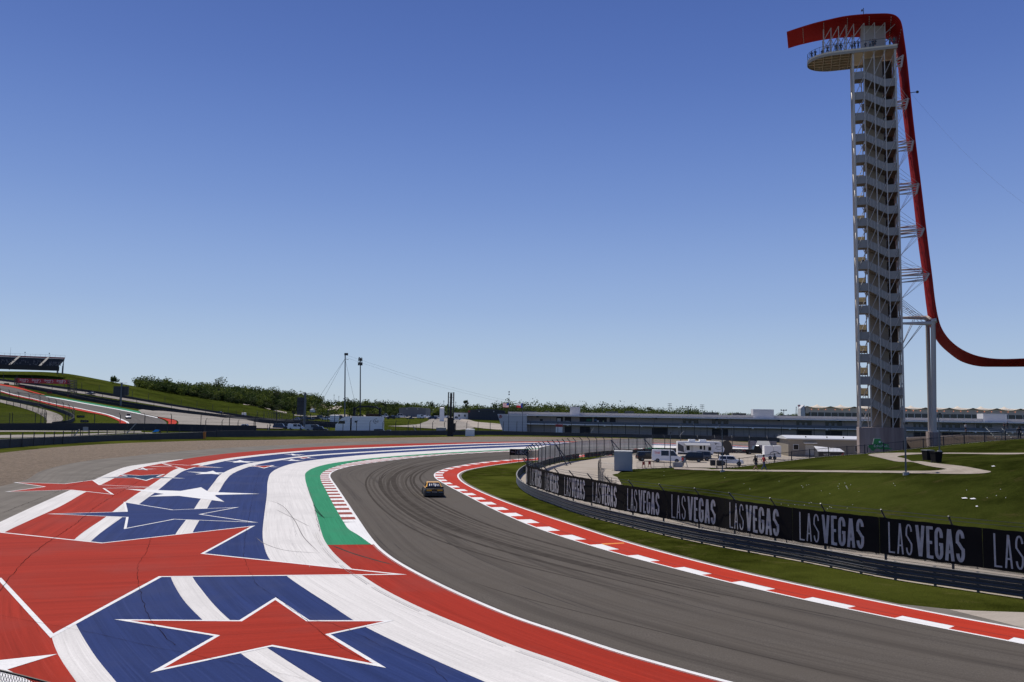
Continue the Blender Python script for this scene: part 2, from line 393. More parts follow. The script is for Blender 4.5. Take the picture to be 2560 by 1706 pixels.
def zfar(x, y):
    t = x / y; w0 = wallY(t) + 1.5; f = min(1, max(0, (y - w0) / 14)); f = f * f * (3 - 2 * f)
    return float(far([(x, y)])[0]) * f + .01
def farmesh():
    ths = np.linspace(-.92, .92, 230); ss = np.concatenate([np.linspace(0, .5, 90)[:-1], np.linspace(.5, 1, 60)]); mb = MB(); rows = []
    X = []; Y = []; F = []
    for s in ss:
        for t in ths:
            w0 = wallY(t) + 1.5; y = w0 * (1500 / w0) ** s; X.append(t * y); Y.append(y); f = min(1, (y - w0) / 14); F.append(f * f * (3 - 2 * f))
    Z = far(np.stack([X, Y], 1)) * np.array(F) + .01
    mb.v = [(float(a), float(b), float(c)) for a, b, c in zip(X, Y, Z)]; nx = len(ths)
    mb.f = [(j * nx + i, j * nx + i + 1, (j + 1) * nx + i + 1, (j + 1) * nx + i) for j in range(len(ss) - 1) for i in range(nx - 1)]
    struct(mb.build('hillside', M_hill, None, smooth=True, fix=False))
farmesh()
def PF(u, v, dz=0):
    h = hitf(u, v, zfar, 150); h = h if h else P(u, v)
    return h + Vector((0, 0, dz))
def PFY(u, Y): 
    p = PG(u, Y); p.z = zfar(p.x, p.y); return p

# ------------------------------------------------------------------ ground sheets
mb = MB(); mb.add([(-7000, -60, -.06), (7000, -60, -.06), (7000, 9500, -.06), (-7000, 9500, -.06)], [(0, 1, 2, 3)]); struct(mb.build('ground', M_far, fix=False))
def px(l, z1=None): return l
GE = [(-400, 1165), (-120, 1148), (0, 1133), (149, 1118), (297.5, 1109), (446, 1103.8), (510, 1102), (700, 1099.6), (1000, 1094.5), (1240, 1091.8), (1412, 1093.6), (1689, 1099), (1812, 1102), (1866, 1105.6), (2000, 1108.5), (2300, 1115)]   # grass | gravel
GV = [(-400, 1345), (-250, 1290), (-120, 1250), (0, 1217), (60, 1202), (104, 1178), (164, 1162), (238, 1150), (327, 1141), (446, 1129), (565, 1120.5), (700, 1113.5), (957, 1102.5), (1240, 1099.5), (1370, 1099.4), (1646, 1104.3), (1850, 1110), (2000, 1112.5), (2300, 1119)]  # gravel | grey asphalt
WB = [(-400, 1150)] + [(a[0], a[1]) for a in wall_a[:-1]] + [(500, 1097), (516, 1093.6)] + [(a[0], a[1]) for a in wall_b[1:-1]]
cGE = PC(GE); cGV = PC(GV); cWB = PC(WB)
struct(strip('grass_verge', offset(cWB, 3), cGE, .002, M_grass, 220))
struct(strip('gravel_trap', cGE, cGV, .006, M_gravel, 220))

# grey asphalt sheet under the painted run-off
C1 = [(458, 1148.4), (410, 1153.5), (372, 1158.8), (321, 1166.3), (285.6, 1178), (235, 1200.5), (175.5, 1225.8), (119, 1251), (44.6, 1285), (0, 1306), (-70, 1342), (-200, 1430), (-290, 1540), (-300, 1700), (-280, 1800)]
C2a = [(458, 1149), (410.6, 1158), (357, 1168.7), (312, 1184), (253, 1212.4), (214, 1231), (149, 1267.5), (74.4, 1301.7), (17.8, 1328.4), (-40, 1362), (-150, 1440), (-230, 1550), (-240, 1700), (-220, 1800)]
C2r = [(2300, 1128), (1990, 1119), (1872, 1116), (1823, 1113.4), (1689, 1109.6), (1636, 1107.7), (1423, 1104.2), (1300, 1104.7), (1200, 1106.2), (957, 1111.2), (778.5, 1118.5), (600, 1131.5), (535.6, 1138)]
C2 = C2r + C2a
C3 = [(2300, 1130), (1990, 1120.6), (1872, 1117.4), (1823, 1114.8), (1689, 1111), (1636, 1109.2), (1423, 1105.9), (1300, 1107), (1200, 1109), (957, 1117.6), (778, 1126), (600, 1142.5), (506, 1157.5), (446, 1171), (402, 1197), (372, 1217), (342, 1235.5), (309, 1258.5), (283, 1279), (262, 1295), (190, 1346), (143, 1410), (118, 1470), (113, 1530), (128, 1591), (145.8, 1639), (190.4, 1706), (235, 1765)]
C4 = [(2300, 1130.6), (1990, 1121.2), (1872, 1118), (1823, 1115.4), (1689, 1111.6), (1636, 1109.8), (1423, 1106.7), (1300, 1108.4), (1200, 1110.6), (957, 1120), (778, 1129), (600, 1147), (535.6, 1159), (467, 1175), (434, 1194.5), (395.7, 1225.8), (348, 1261), (311, 1290), (230.6, 1351), (188, 1410), (168, 1475), (172, 1525), (190, 1563), (238, 1642), (290, 1706), (345, 1775)]
C5 = [(2300, 1132), (1990, 1122.6), (1872, 1119.4), (1823, 1116.8), (1689, 1113), (1636, 1111.2), (1423, 1108.6), (1300, 1111.8), (1200, 1115), (957, 1127), (778, 1138.4), (700, 1147.8), (628, 1158), (592, 1167.8), (553, 1186), (535.6, 1206), (517.7, 1228.8), (500, 1250.5), (485, 1273.4), (464, 1301.7), (439, 1336.5), (425, 1375), (422, 1410), (427, 1444), (440, 1472), (464, 1508), (506, 1551), (556, 1597), (604, 1637), (660, 1675), (708, 1706), (800, 1760)]
C6 = [(2300, 1132.6), (1990, 1123.2), (1872, 1120), (1823, 1117.4), (1689, 1113.6), (1636, 1111.8), (1423, 1109.5), (1300, 1113.4), (1200, 1117), (957, 1129.6), (778, 1141.2), (700, 1151.5), (654.6, 1159.5), (619, 1169), (583, 1184), (565, 1201), (547.5, 1228.8), (529.6, 1251), (517.7, 1272), (498.4, 1301.7), (482, 1331.4), (470, 1370), (470, 1407), (481.4, 1444), (506, 1478), (535.6, 1514), (574, 1551), (625, 1592), (672.4, 1624), (737, 1666), (801.5, 1706), (900, 1760)]
C7 = [(2300, 1134), (1990, 1124.6), (1872, 1121.4), (1823, 1118.8), (1689, 1115), (1636, 1113.2), (1423, 1112), (1300, 1118), (1135.6, 1124.8), (957, 1134.5), (838, 1144.5), (748.8, 1156), (704, 1168), (679, 1181.5), (670, 1201), (667, 1240), (661, 1286), (656.5, 1333), (659.5, 1362.7), (674.4, 1400), (717.5, 1441.7), (769, 1477.5), (833.8, 1519), (877.4, 1548), (917.8, 1571), (995, 1609), (1092, 1654), (1211.7, 1706), (1330, 1757)]
C8 = [(2300, 1142), (1990, 1131), (1850, 1127), (1689, 1121), (1560, 1119), (1423, 1119), (1300, 1123.2), (1135.6, 1131), (957, 1143.5), (838, 1157.6), (790, 1168.5), (766, 1181), (763, 1196), (772.6, 1232), (784.5, 1264.5), (793.4, 1294), (802.3, 1327), (811, 1351), (824, 1371), (845, 1394), (879, 1422.4), (908, 1441.5), (963, 1476), (1060, 1524), (1189, 1577.5), (1286, 1616), (1400, 1655), (1500, 1690), (1640, 1735), (1900, 1800)]
C9 = [(2300, 1144.5), (1990, 1133), (1850, 1129), (1689, 1123), (1560, 1121), (1423, 1121), (1300, 1125.6), (1135.6, 1133.6), (957, 1146.7), (897.5, 1154), (853, 1163), (818, 1175), (802, 1187), (802, 1201), (814, 1225), (829, 1254), (844, 1281), (859, 1306), (872, 1324), (897.5, 1340), (928.8, 1362.7)]
C10 = [(2300, 1147), (1990, 1135.5), (1850, 1131.5), (1689, 1125.5), (1560, 1123.2), (1423, 1123.2), (1300, 1128), (1135.6, 1136), (1016.5, 1146.5), (942, 1155.5), (882.7, 1164.5), (846, 1173), (827, 1181.5), (821.5, 1190.5), (825.5, 1200), (838, 1218.5), (853, 1241.7), (868, 1265), (882.7, 1288), (897.5, 1311), (912.4, 1334), (930, 1357), (950, 1377.8), (995, 1410), (1092, 1462), (1189, 1507), (1286, 1546.7), (1400, 1585), (1536, 1630.6), (1672, 1670), (1801, 1705), (1980, 1750), (2300, 1830)]
cC1, cC2a, cC2, cC3, cC4, cC5, cC6, cC7, cC8, cC9, cC10 = [PC(c) for c in (C1, C2a, C2, C3, C4, C5, C6, C7, C8, C9, C10)]
GVn = PC(GV + [(2500, 1123)]) ; 
cGVr = Curve(list(reversed(cGV.p)))
struct(strip('asphalt_runoff', Curve(list(reversed(PC([(-900, 1800), (-800, 1500), (-400, 1345)] + GV[1:]).p))), cC10, .010, M_runoff, 260))
Z1 = .015
struct(strip('white_runoff_border', cC1, cC2a, Z1, M_white, 90))
struct(strip('red_runoff_band', cC2, cC3, Z1 + .0004, M_red, 300))
struct(strip('white_runoff_stripe', cC3, cC4, Z1 + .0015, M_white, 300))
struct(strip('blue_runoff_band', cC4, cC5, Z1 + .001, M_blue, 300))
struct(strip('white_runoff_stripe', cC5, cC6, Z1 + .0018, M_white, 300))
struct(strip('blue_runoff_band', cC6, cC7, Z1 + .0012, M_blue, 300))
struct(strip('white_runoff_band', cC7, cC8, Z1 + .002, M_white, 300))
# green upper / red lower strip
gi = closest(cC8, P(821, 1363), 1500); gj = closest(cC9, P(928.8, 1362.7), 600); gk = closest(cC10, P(932, 1362.7), 1500)
def sub(c, a, b, n=200): return Curve([c.at(a + (b - a) * i / (n - 1)) for i in range(n)])
struct(strip('green_runoff_strip', sub(cC8, 0, gi), cC9, Z1 + .003, M_green, 260))
struct(strip('red_runoff_strip', sub(cC8, gi, cC8.L), sub(cC10, gk, cC10.L), Z1 + .003, M_red, 160))
# red/white kerb between the green strip and the track
def blocks(name, ca, cb, L0, z, mats, start, stop, breaks=None):
    objs = [MB() for _ in mats]; i = 0; d = start; rs = cb.resample(3000); ra = np.array([(q.x, q.y) for q in rs])
    def near(a): return rs[int(((ra - np.array([a.x, a.y])) ** 2).sum(1).argmin())]
    while d < stop - .01:
        e = min(d + L0, stop); k = i % len(mats)
        n = 4
        for j in range(n):
            s0 = d + (e - d) * j / n; s1 = d + (e - d) * (j + 1) / n
            a0, a1 = ca.at(s0), ca.at(s1); b0 = near(a0); b1 = near(a1)
            vs = [(q.x, q.y, z) for q in (a0, b0, b1, a1)]
            wd = (a0 - b0).length; uv = [(0, s0), (wd, s0), (wd, s1), (0, s1)]
            if (b0 - a0).cross(a1 - a0).z < 0: vs = vs[::-1]; uv = uv[::-1]
            objs[k].add(vs, [(0, 1, 2, 3)]); objs[k].uv += uv
        d = e; i += 1
    return [struct(o.build(nm, mt, fix=False)) for o, mt, nm in zip(objs, mats, name)]
cK10 = sub(cC10, 0, gk, 500)
wedge = closest(cK10, P(893, 1306), 1200); wedgeR = wedge / cK10.L
# correspondence: C9 and the C10 part run in parallel
blocks(('red_kerb_blocks', 'white_kerb_blocks'), cK10, cC9, 1.62, Z1 + .006, (M_kredworn, M_kwhite), wedge % 3.24 + .0, wedge)
e9 = wedgeR * cC9.L
struct(strip('white_kerb_wedge', sub(cK10, wedge, cK10.L, 30), sub(cC9, e9, cC9.L, 30), Z1 + .006, M_kwhite, 30))

# apex side of the track
K0 = [(2300, 1149.5), (1990, 1137.5), (1850, 1133.5), (1700, 1130), (1600, 1131), (1530, 1134.2), (1463, 1137.3), (1319, 1146.5), (1242, 1152.3), (1190, 1158), (1150, 1164.5), (1118, 1171), (1098, 1178), (1086.5, 1184), (1084.4, 1189), (1088.5, 1196.5), (1105.8, 1208), (1150, 1231.7), (1195, 1255), (1239.7, 1277.5), (1314, 1310.5), (1374, 1333), (1450, 1357.5), (1551, 1387.5), (1665, 1417.5), (1821.6, 1457.5), (2005, 1500), (2232, 1548), (2514.6, 1603.5), (2760, 1650), (3100, 1715)]
K1 = [(1530, 1135.8), (1463, 1138.9), (1319, 1148.6), (1242, 1155), (1200, 1160.5), (1165, 1166), (1134, 1172.5), (1115, 1179.7), (1107.4, 1186.7), (1109.8, 1195), (1123.7, 1206.5), (1165, 1226), (1210, 1247), (1254.6, 1267.5), (1317, 1294.5), (1368.8, 1316), (1438, 1340.4), (1525, 1367.6), (1634.6, 1399), (1769, 1433), (1932, 1472), (2136, 1516.5), (2382, 1566), (2560, 1599.5), (2800, 1645), (3140, 1708)]
K2 = [(1530, 1138.6), (1463, 1142), (1319, 1153), (1254.6, 1160.3), (1195, 1169.5), (1161, 1177), (1146, 1184.7), (1143, 1191.6), (1153.4, 1205), (1180, 1221), (1210, 1235), (1260, 1255.6), (1341.6, 1284.5), (1423, 1311.5), (1504.8, 1338.5), (1580, 1361.5), (1711, 1397.5), (1860, 1434.5), (2038.5, 1474), (2217, 1511.5), (2395.6, 1546.5), (2560, 1576.5), (2830, 1625), (3180, 1688)]
cK0, cK1, cK2 = [PC(c) for c in (K0, K1, K2)]
struct(strip('race_track', cC10, cK0, .014, M_track, 420, cross=6))
cL = offset(cC10, 0); 
def line(name, c, wd, z, m, side=1, n=400):
    return struct(strip(name, c, offset(c, wd * side, len(c.p)), z, m, n))
line('white_track_edge', cC10, .22, Z1 + .007, M_line, 1); line('white_track_edge', cK0, .17, Z1 + .0075, M_line, 1)
line('white_kerb_border', cK2, .22, Z1 + .0085, M_line, -1 if False else 1)
# find kerb block period from a measured block (u 2009..2232 on K0)
q = [closest(cK0, P(u, v), 3000) for u, v in ((1821.6, 1457.5), (2009, 1500.5), (2232, 1548), (2514.6, 1603.5))]
per = (q[3] - q[0]) / 3
struct(strip('red_kerb_strip', cK1, cK2, Z1 + .008, M_kred, 420))
half = per / 2
st0 = q[2] - math.floor(q[2] / per) * per
cK0r = sub(cK0, closest(cK0, P(1530, 1134.2), 2000), cK0.L, 700); sh0 = cK0.L - cK0r.L
st0 = (q[2] - sh0) - math.floor((q[2] - sh0) / per) * per
blocks(('white_kerb_blocks', 'red_kerb_blocks'), cK0r, cK1, half, Z1 + .0065, (M_kwhite, M_kred), st0, cK0r.L)
line('kerb_joint', offset(cK1, -.02), .035, Z1 + .009, M_black, 1)
# verge between the kerb and the guardrail
GR_base = [(1530, 1143), (1463, 1148.5), (1400, 1159), (1340, 1169), (1318, 1178), (1301, 1190), (1293.5, 1205), (1299, 1219), (1314.4, 1232), (1345, 1248), (1379.7, 1261), (1450, 1286.5), (1559, 1315), (1668, 1341), (1804, 1369), (1860, 1379), (2038.5, 1412), (2217, 1447), (2395.6, 1474), (2560, 1498), (2850, 1540), (3200, 1590)]
cGR = PC(GR_base)
VE = [(2300, 1152), (1990, 1141), (1800, 1140)] 
cKo = offset(cK2, .55)
struct(strip('kerb_dust_edge', offset(cK2, .2), offset(cK2, .55), .011, mat('dusty edge', (.17, .15, .13), .95, 0, .35, 1.5), 300))
struct(sheet('grass_verge', [a for a in cK2.resample(160)] + [P(3250, 1600)] + [a for a in reversed(cGR.p)], .005, M_grass))
# service area: concrete road between the guardrail and the berm, and the paddock lot
PV = [P(1470, 1150), P(1400, 1157), P(1345, 1171), P(1318, 1182)] + sub(cGR, closest(cGR, P(1318, 1178), 400) + 1, cGR.L, 60).p
toe = [PG(u, Y) for u, Y in ((2900, 47), (2560, 52), (2217, 58), (1900, 63), (1700, 72), (1600, 84), (1560, 100), (1540, 120), (1560, 132), (1700, 140), (1860, 140), (2150, 140), (2400, 140), (2400, 205), (1900, 205), (1660, 205), (1640, 192))]
back = [P(u, v) for u, v in ((1610, 1132), (1560, 1137), (1504, 1142.7))]
struct(sheet('service_road', PV + toe + back, .012, M_conc))
struct(sheet('concrete_apron', [P(2370, 1524), P(2440, 1528), P(2560, 1532), P(2700, 1536), P(2760, 1620), P(2640, 1590), P(2560, 1571)], .013, M_conc))
struct(sheet('gravel_shoulder', [P(2180, 1504), P(2290, 1515), P(2370, 1523.5), P(2470, 1546), P(2560, 1570), P(2640, 1589), P(2600, 1583), P(2400, 1546), P(2240, 1515)], .0075, M_runoff))

# ------------------------------------------------------------------ painted stars
def seg_x(a, b, c, d):
    x1, y1, x2, y2, x3, y3, x4, y4 = a[0], a[1], b[0], b[1], c[0], c[1], d[0], d[1]
    den = (x1 - x2) * (y3 - y4) - (y1 - y2) * (x3 - x4); A = x1 * y2 - y1 * x2; B = x3 * y4 - y3 * x4
    return ((A * (x3 - x4) - (x1 - x2) * B) / den, (A * (y3 - y4) - (y1 - y2) * B) / den)
def star(tips, fill, inset=.22, inner=None, i=0):
    n = 5; poly = []
    for k in range(5):
        poly.append(tips[k]); poly.append(inner[k] if inner and inner[k] else seg_x(tips[k - 1], tips[(k + 1) % 5], tips[k], tips[(k + 2) % 5]))
    W = [P(*q) for q in poly]
    if sum(W[i - 1].x * W[i].y - W[i].x * W[i - 1].y for i in range(10)) < 0: W.reverse()
    struct(sheet('painted_star_outline', W, Z1 + .009 + .0012 * i, M_line))
    if fill is None: return
    ins = []
    for k in range(10):
        a, b, c = W[k - 1], W[k], W[(k + 1) % 10]; d1 = (b - a).normalized(); d2 = (c - b).normalized(); n1 = Vector((-d1.y, d1.x, 0)); n2 = Vector((-d2.y, d2.x, 0))
        bis = (n1 + n2); L = bis.length
        bis.normalize(); mt = inset / max(.12, bis.dot(n1)); ins.append(b + bis * mt)
    struct(sheet('painted_star', ins, Z1 + .0096 + .0012 * i, fill))
s1 = lambda l: [(x / 3.361, 1080 + y / 3.361) for x, y in l]
s3 = lambda l: [(600 + x / 3.361, 1080 + y / 3.361) for x, y in l]
star([(638.2, 1315), (1017.3, 1438), (126.4, 1597), (-593, 1454), (-125, 1318)], M_red, .2, i=0)
star([(689.1, 1495), (987.2, 1552.5), (965.6, 1672), (375.5, 1684), (285.6, 1550.2)], M_red, .17, [(774, 1552.5), (826.4, 1588), (679.4, 1618.4), (535.5, 1592), (598, 1552.5)], i=1)
star([(308.8, 1255.5), (598, 1269), (646.2, 1307.6), (309.4, 1324), (116, 1285.9)], M_blue, .17, [(432.9, 1275.5), (502.8, 1286.8), (435.9, 1299.6), (315.4, 1294.2), (313.9, 1280)], i=1)
star([(31.2, 1206.4), (233.6, 1200.5), (395.7, 1219.2), (285.6, 1237.7), (11.3, 1230.8)], M_red, .2, [(162.2, 1210.3), (251.4, 1213), (261.8, 1221.9), (175.5, 1225.8), (109.2, 1217.8)], i=1)
star([(313.9, 1223.4), (502.8, 1219.2), (650, 1235.6), (560.8, 1255.5), (372, 1242.6)], None, i=2)
star(s1([(1350, 266), (1725, 277), (1880, 303), (1565, 322), (1240, 293)]), M_red, .3, i=3)
star(s1([(968, 355), (1390, 357), (1558, 393), (1230, 413), (805, 387)]), M_dblue, .25, i=4)
star(s1([(1200, 301), (1325, 313), (1245, 324), (1165, 320), (1105, 313)]), M_dblue, .3, i=5)
star(s1([(2015, 239), (2175, 251), (2110, 263), (1950, 261), (1880, 246)]), None, i=5)
star(s1([(1790, 329), (1988, 347), (1850, 361), (1640, 359), (1560, 337)]), None, i=6)
star(s1([(2310, 282), (2355, 298), (2220, 309), (2070, 293), (2110, 282)]), M_red, .3, i=7)
star(s3([(430, 184), (552, 194), (512, 201), (440, 200), (365, 190)]), None, i=8)
star(s3([(600, 213), (650, 226), (530, 230), (445, 219), (475, 213)]), M_red, .3, i=9)
star(s3([(430, 231), (552, 240), (505, 248), (405, 246), (348, 239)]), None, i=10)
# white arrow point at the lower left edge of the run-off
struct(sheet('painted_star_outline', [P(u, v) for u, v in [(-90, 1662), (144, 1637), (18, 1676), (78, 1706), (120, 1735), (-90, 1735)]], Z1 + .010, M_line))
struct(sheet('asphalt_seam', [P(u, v) for u, v in [(0, 1309), (16, 1329.5), (18, 1328)]], Z1 - .001, M_white))

# cracks and seams across the run-off (their own dark filler)
def ribbon_line(name, pts, wd, z, m, jit=.0, n=6, dash=None, wob=0):
    c = Curve(crom([P(u, v) for u, v in pts], n)); mb = MB(); step = .5; d = 0; k = 0; prevn = None; last = None
    N_ = int(c.L / step) + 2; pp = []
    for i in range(N_):
        s = c.L * i / (N_ - 1); t = c.tan(s); nn = Vector((-t.y, t.x, 0)); q = c.at(s) + nn * random.uniform(-jit, jit); ww = wd * random.uniform(.35, 1.1) / 4.2
        pp.append((q + nn * ww, q - nn * ww))
    for i in range(N_ - 1):
        if dash and (i % dash) == 0: continue
        a, b = pp[i]; c2, d2 = pp[i + 1]; mb.add([(a.x, a.y, z), (b.x, b.y, z), (d2.x, d2.y, z), (c2.x, c2.y, z)], [(0, 1, 2, 3)])
    return struct(mb.build(name, m))
M_crack = mat('crack filler', (.022, .014, .014), .95, 0, .3, 2, spec=0)
M_crack2 = mat('faint crack', (.10, .09, .10), .9, 0, .3, 2)
M_seam = mat('worn joint', (.36, .35, .34), .9, 0, .4, 2)
ZC = Z1 + .0235
for pts, wd, jt, mm in (
    ([(-20, 1500), (20, 1452), (60, 1405), (105, 1368), (142, 1342), (190, 1310), (240, 1268), (300, 1232), (345, 1205), (400, 1175)], .07, .05, M_crack),
    ([(378, 1345), (365, 1385), (347, 1410), (343, 1440), (349, 1468), (356, 1500), (372, 1540), (393, 1570), (420, 1603), (437, 1616)], .045, .05, M_crack),
    ([(648, 1180), (635, 1230), (625, 1280), (615, 1330), (610, 1380), (612, 1402), (625, 1432), (645, 1465), (690, 1495), (760, 1548), (835, 1610), (920, 1655)], .035, .04, M_crack),
    ([(0, 1540), (80, 1556), (155, 1570), (240, 1586), (330, 1608), (440, 1631), (540, 1652), (640, 1672), (760, 1700)], .03, .03, M_crack),
    ([(0, 1286), (60, 1262), (130, 1236), (190, 1212), (250, 1190), (330, 1165), (460, 1150)], .08, .05, M_crack),
    ([(770, 1548), (860, 1571), (930, 1606), (1010, 1640), (1075, 1668), (1120, 1706)], .03, .07, M_crack),
    ([(719, 1350), (735, 1368), (745, 1390), (756, 1405), (775, 1420)], .03, .08, M_seam),
    ([(690, 1253), (700, 1265), (725, 1290), (735, 1320), (742, 1345)], .03, .08, M_seam),
    ([(770, 1218), (783, 1255), (790, 1290), (800, 1330)], .08, .05, M_crack2)):
    ribbon_line('pavement_crack', pts, wd, ZC, mm, jt)
# dark joint along the white band / red strip, and drainage edge next to the track
cS = offset(sub(cC8, gi - 6, cC8.L), -.42)
for cc, ww, mm in ((cS, .022, M_seam), (offset(cS, .12), .014, M_seam)):
    mbx = MB(); i = 0; s = 0
    while s < cc.L - 1:
        if i % 9: 
            a, b = cc.at(s), cc.at(s + .7); t = cc.tan(s); nn = Vector((-t.y, t.x, 0)) * ww / 2
            mbx.add([(q.x, q.y, ZC) for q in (a - nn, a + nn, b + nn, b - nn)], [(0, 1, 2, 3)])
        s += .7; i += 1
    struct(mbx.build('drain_joint', mm))
line('drain_joint', offset(sub(cC10, gk, cC10.L), -.1), .03, Z1 + .0105, M_seam, 1)
# tyre marks on the track
M_skid = mat('tyre rubber mark', (.066, .059, .053), .95, 0, .5, 1, spec=0)
def skid(pts, wd=.22, z=.0185, m=None):
    c = Curve(crom([P(u, v) for u, v in pts], 10)); a = offset(c, wd / 2, 120); b = offset(c, -wd / 2, 120); n = 120; A = a.resample(n); B = b.resample(n)
    mb = MB()
    for i in range(n - 1):
        f0 = min(1, i / 12, (n - 2 - i) / 12); c0 = (A[i] + B[i]) / 2; c1 = (A[i + 1] + B[i + 1]) / 2; g = max(.15, f0)
        mb.add([(q.x, q.y, z) for q in (c0.lerp(A[i], g), c0.lerp(B[i], g), c1.lerp(B[i + 1], g), c1.lerp(A[i + 1], g))], [(0, 1, 2, 3)])
    struct(mb.build('tyre_mark', m or M_skid))
for pts, wd in ((([(1050, 1140), (985, 1158), (935, 1180), (915, 1205), (930, 1245), (985, 1295), (1080, 1345), (1250, 1400), (1450, 1450), (1700, 1510)]), .2),
            ([(1120, 1150), (1030, 1170), (985, 1190), (970, 1215), (990, 1250), (1060, 1295), (1180, 1340), (1400, 1395), (1700, 1465), (2100, 1545)], .3),
            ([(1010, 1160), (960, 1185), (955, 1215), (985, 1255), (1060, 1305), (1180, 1355), (1380, 1410), (1700, 1490)], .18),
            ([(1150, 1148), (1075, 1165), (1030, 1185), (1015, 1210), (1050, 1250), (1150, 1297), (1300, 1345)], .2),
            ([(1200, 1145), (1100, 1164), (1060, 1182), (1050, 1198), (1075, 1225)], .25),
            ([(950, 1190), (948, 1215), (965, 1240), (1010, 1280), (1090, 1325), (1220, 1370)], .15),
            ([(1180, 1456), (1270, 1485), (1400, 1519), (1600, 1568), (1750, 1605), (1900, 1640), (2100, 1690)], .07),
            ([(828, 1364), (880, 1384), (940, 1402), (985, 1414)], .16)):
    skid(pts, wd)
M_soft = mat('faint rubber band', (.090, .081, .072), .95, 0, .4, 1, spec=0)
SA = [(1050, 1140), (985, 1158), (935, 1180), (915, 1205), (930, 1245), (985, 1295), (1080, 1345), (1250, 1400), (1450, 1450), (1700, 1510)]
SB = [(1190, 1148), (1100, 1166), (1058, 1184), (1047, 1204), (1078, 1236), (1150, 1275), (1260, 1318), (1450, 1372), (1660, 1425), (1900, 1478)]
rs_ = random.Random(31)
for f_ in (.08, .16, .27, .33, .41, .5, .57, .66, .74, .83, .9):
    a_, b_ = rs_.choice(((0, 10), (0, 8), (1, 10), (0, 7), (2, 10))); skid([(x0 + (x1 - x0) * f_ + rs_.uniform(-3, 3), y0 + (y1 - y0) * f_) for (x0, y0), (x1, y1) in list(zip(SA, SB))[a_:b_]], rs_.uniform(.18, .6), .0175 + f_ * .0006, M_soft if rs_.random() < .65 else M_skid)
M_scuff = mat('scuffed rubber on paint', (.20, .19, .19), .95, 0, .5, 1, spec=0)
for pts in ([(665, 1250), (700, 1262), (735, 1300), (760, 1345), (800, 1385)], [(640, 1345), (665, 1362), (720, 1378), (800, 1384)], [(690, 1275), (730, 1295), (775, 1318)]): skid(pts, .05, Z1 + .0075, M_scuff)
for pts in ([(783, 1262), (800, 1285), (812, 1298)], [(790, 1292), (812, 1294), (835, 1294)], [(786, 1275), (806, 1293)]): skid(pts, .12, Z1 + .0078, mat('scuff on green', (.03, .11, .07), .95, 0, .5, 1, spec=0))
struct(sheet('orange_marking', [P(u, v) for u, v in [(1503, 1360), (1560, 1357.5), (1561, 1360), (1508, 1363)]], Z1 + .0095, mat('orange paint', (.75, .25, .03), .6)))
print('GROUND OK')

# ================================================================== BARRIERS AND FENCES
def barrier(name, label, pts, m=M_wall, th=.35, cap=None, group=None, seg=True):
    """pts: list of (base point, height)"""
    root = thing(name, label, 'barrier', (0, 0, 0), 0, group); mb = MB(); top = MB(); n = len(pts)
    for i in range(n - 1):
        (a, ha), (b, hb) = pts[i], pts[i + 1]; t = (b - a).normalized(); nn = Vector((-t.y, t.x, 0)) * th / 2
        a0 = a - Vector((0, 0, .15)); b0 = b - Vector((0, 0, .15)); Ha = Vector((0, 0, ha + .15)); Hb = Vector((0, 0, hb + .15))
        mb.add([a0 - nn, a0 + nn, b0 + nn, b0 - nn, a0 - nn * .75 + Ha, a0 + nn * .75 + Ha, b0 + nn * .75 + Hb, b0 - nn * .75 + Hb], [(0, 3, 2, 1), (4, 5, 6, 7), (0, 1, 5, 4), (1, 2, 6, 5), (2, 3, 7, 6), (3, 0, 4, 7)])
        if cap:
            za = Vector((0, 0, ha + .02)); zb = Vector((0, 0, hb + .02)); up = Vector((0, 0, .05))
            top.add([a + za - nn, a + za + nn, b + zb + nn, b + zb - nn, a + za - nn + up, a + za + nn + up, b + zb + nn + up, b + zb - nn + up], [(0, 3, 2, 1), (4, 5, 6, 7), (0, 1, 5, 4), (1, 2, 6, 5), (2, 3, 7, 6), (3, 0, 4, 7)])
    mb.build('wall', m, root)
    if cap: top.build('coping', cap, root)
    return root
M_cap = mat('pale concrete top', (.36, .35, .33), .8, 0, .2, 1)
M_orange = mat('orange wall paint', (.65, .22, .04), .7, 0, .3, 2)
def wallpts(l, dens=5):
    c = crom([P(u, vb) for u, vb, vt in l], dens); hs = []
    for u, vb, vt in l:
        p = P(u, vb); hs.append(PY(u, vt, p.y).z)
    k = []
    for i in range(len(hs) - 1): k += [hs[i] + (hs[i + 1] - hs[i]) * j / dens for j in range(dens)]
    k.append(hs[-1]); return list(zip(c, k))
wa = barrier('barrier_wall', 'dark concrete trackside wall with an orange painted end beside the gravel on the left', wallpts(wall_a), cap=M_cap)
mb = MB(); e = P(508, 1097.3); h_ = PY(508, 1080.8, e.y).z; mb.box(e.x + .02, e.x + .62, e.y - .22, e.y + .3, 0, h_ + .04); mb.build('painted_end', M_orange, wa)
wb = barrier('barrier_wall', 'long dark concrete trackside wall behind the gravel in front of the pit building', wallpts([(x[0], x[1], x[2] + .3) for x in wall_b]), cap=mat('dark wall top', (.09, .09, .09), .8))

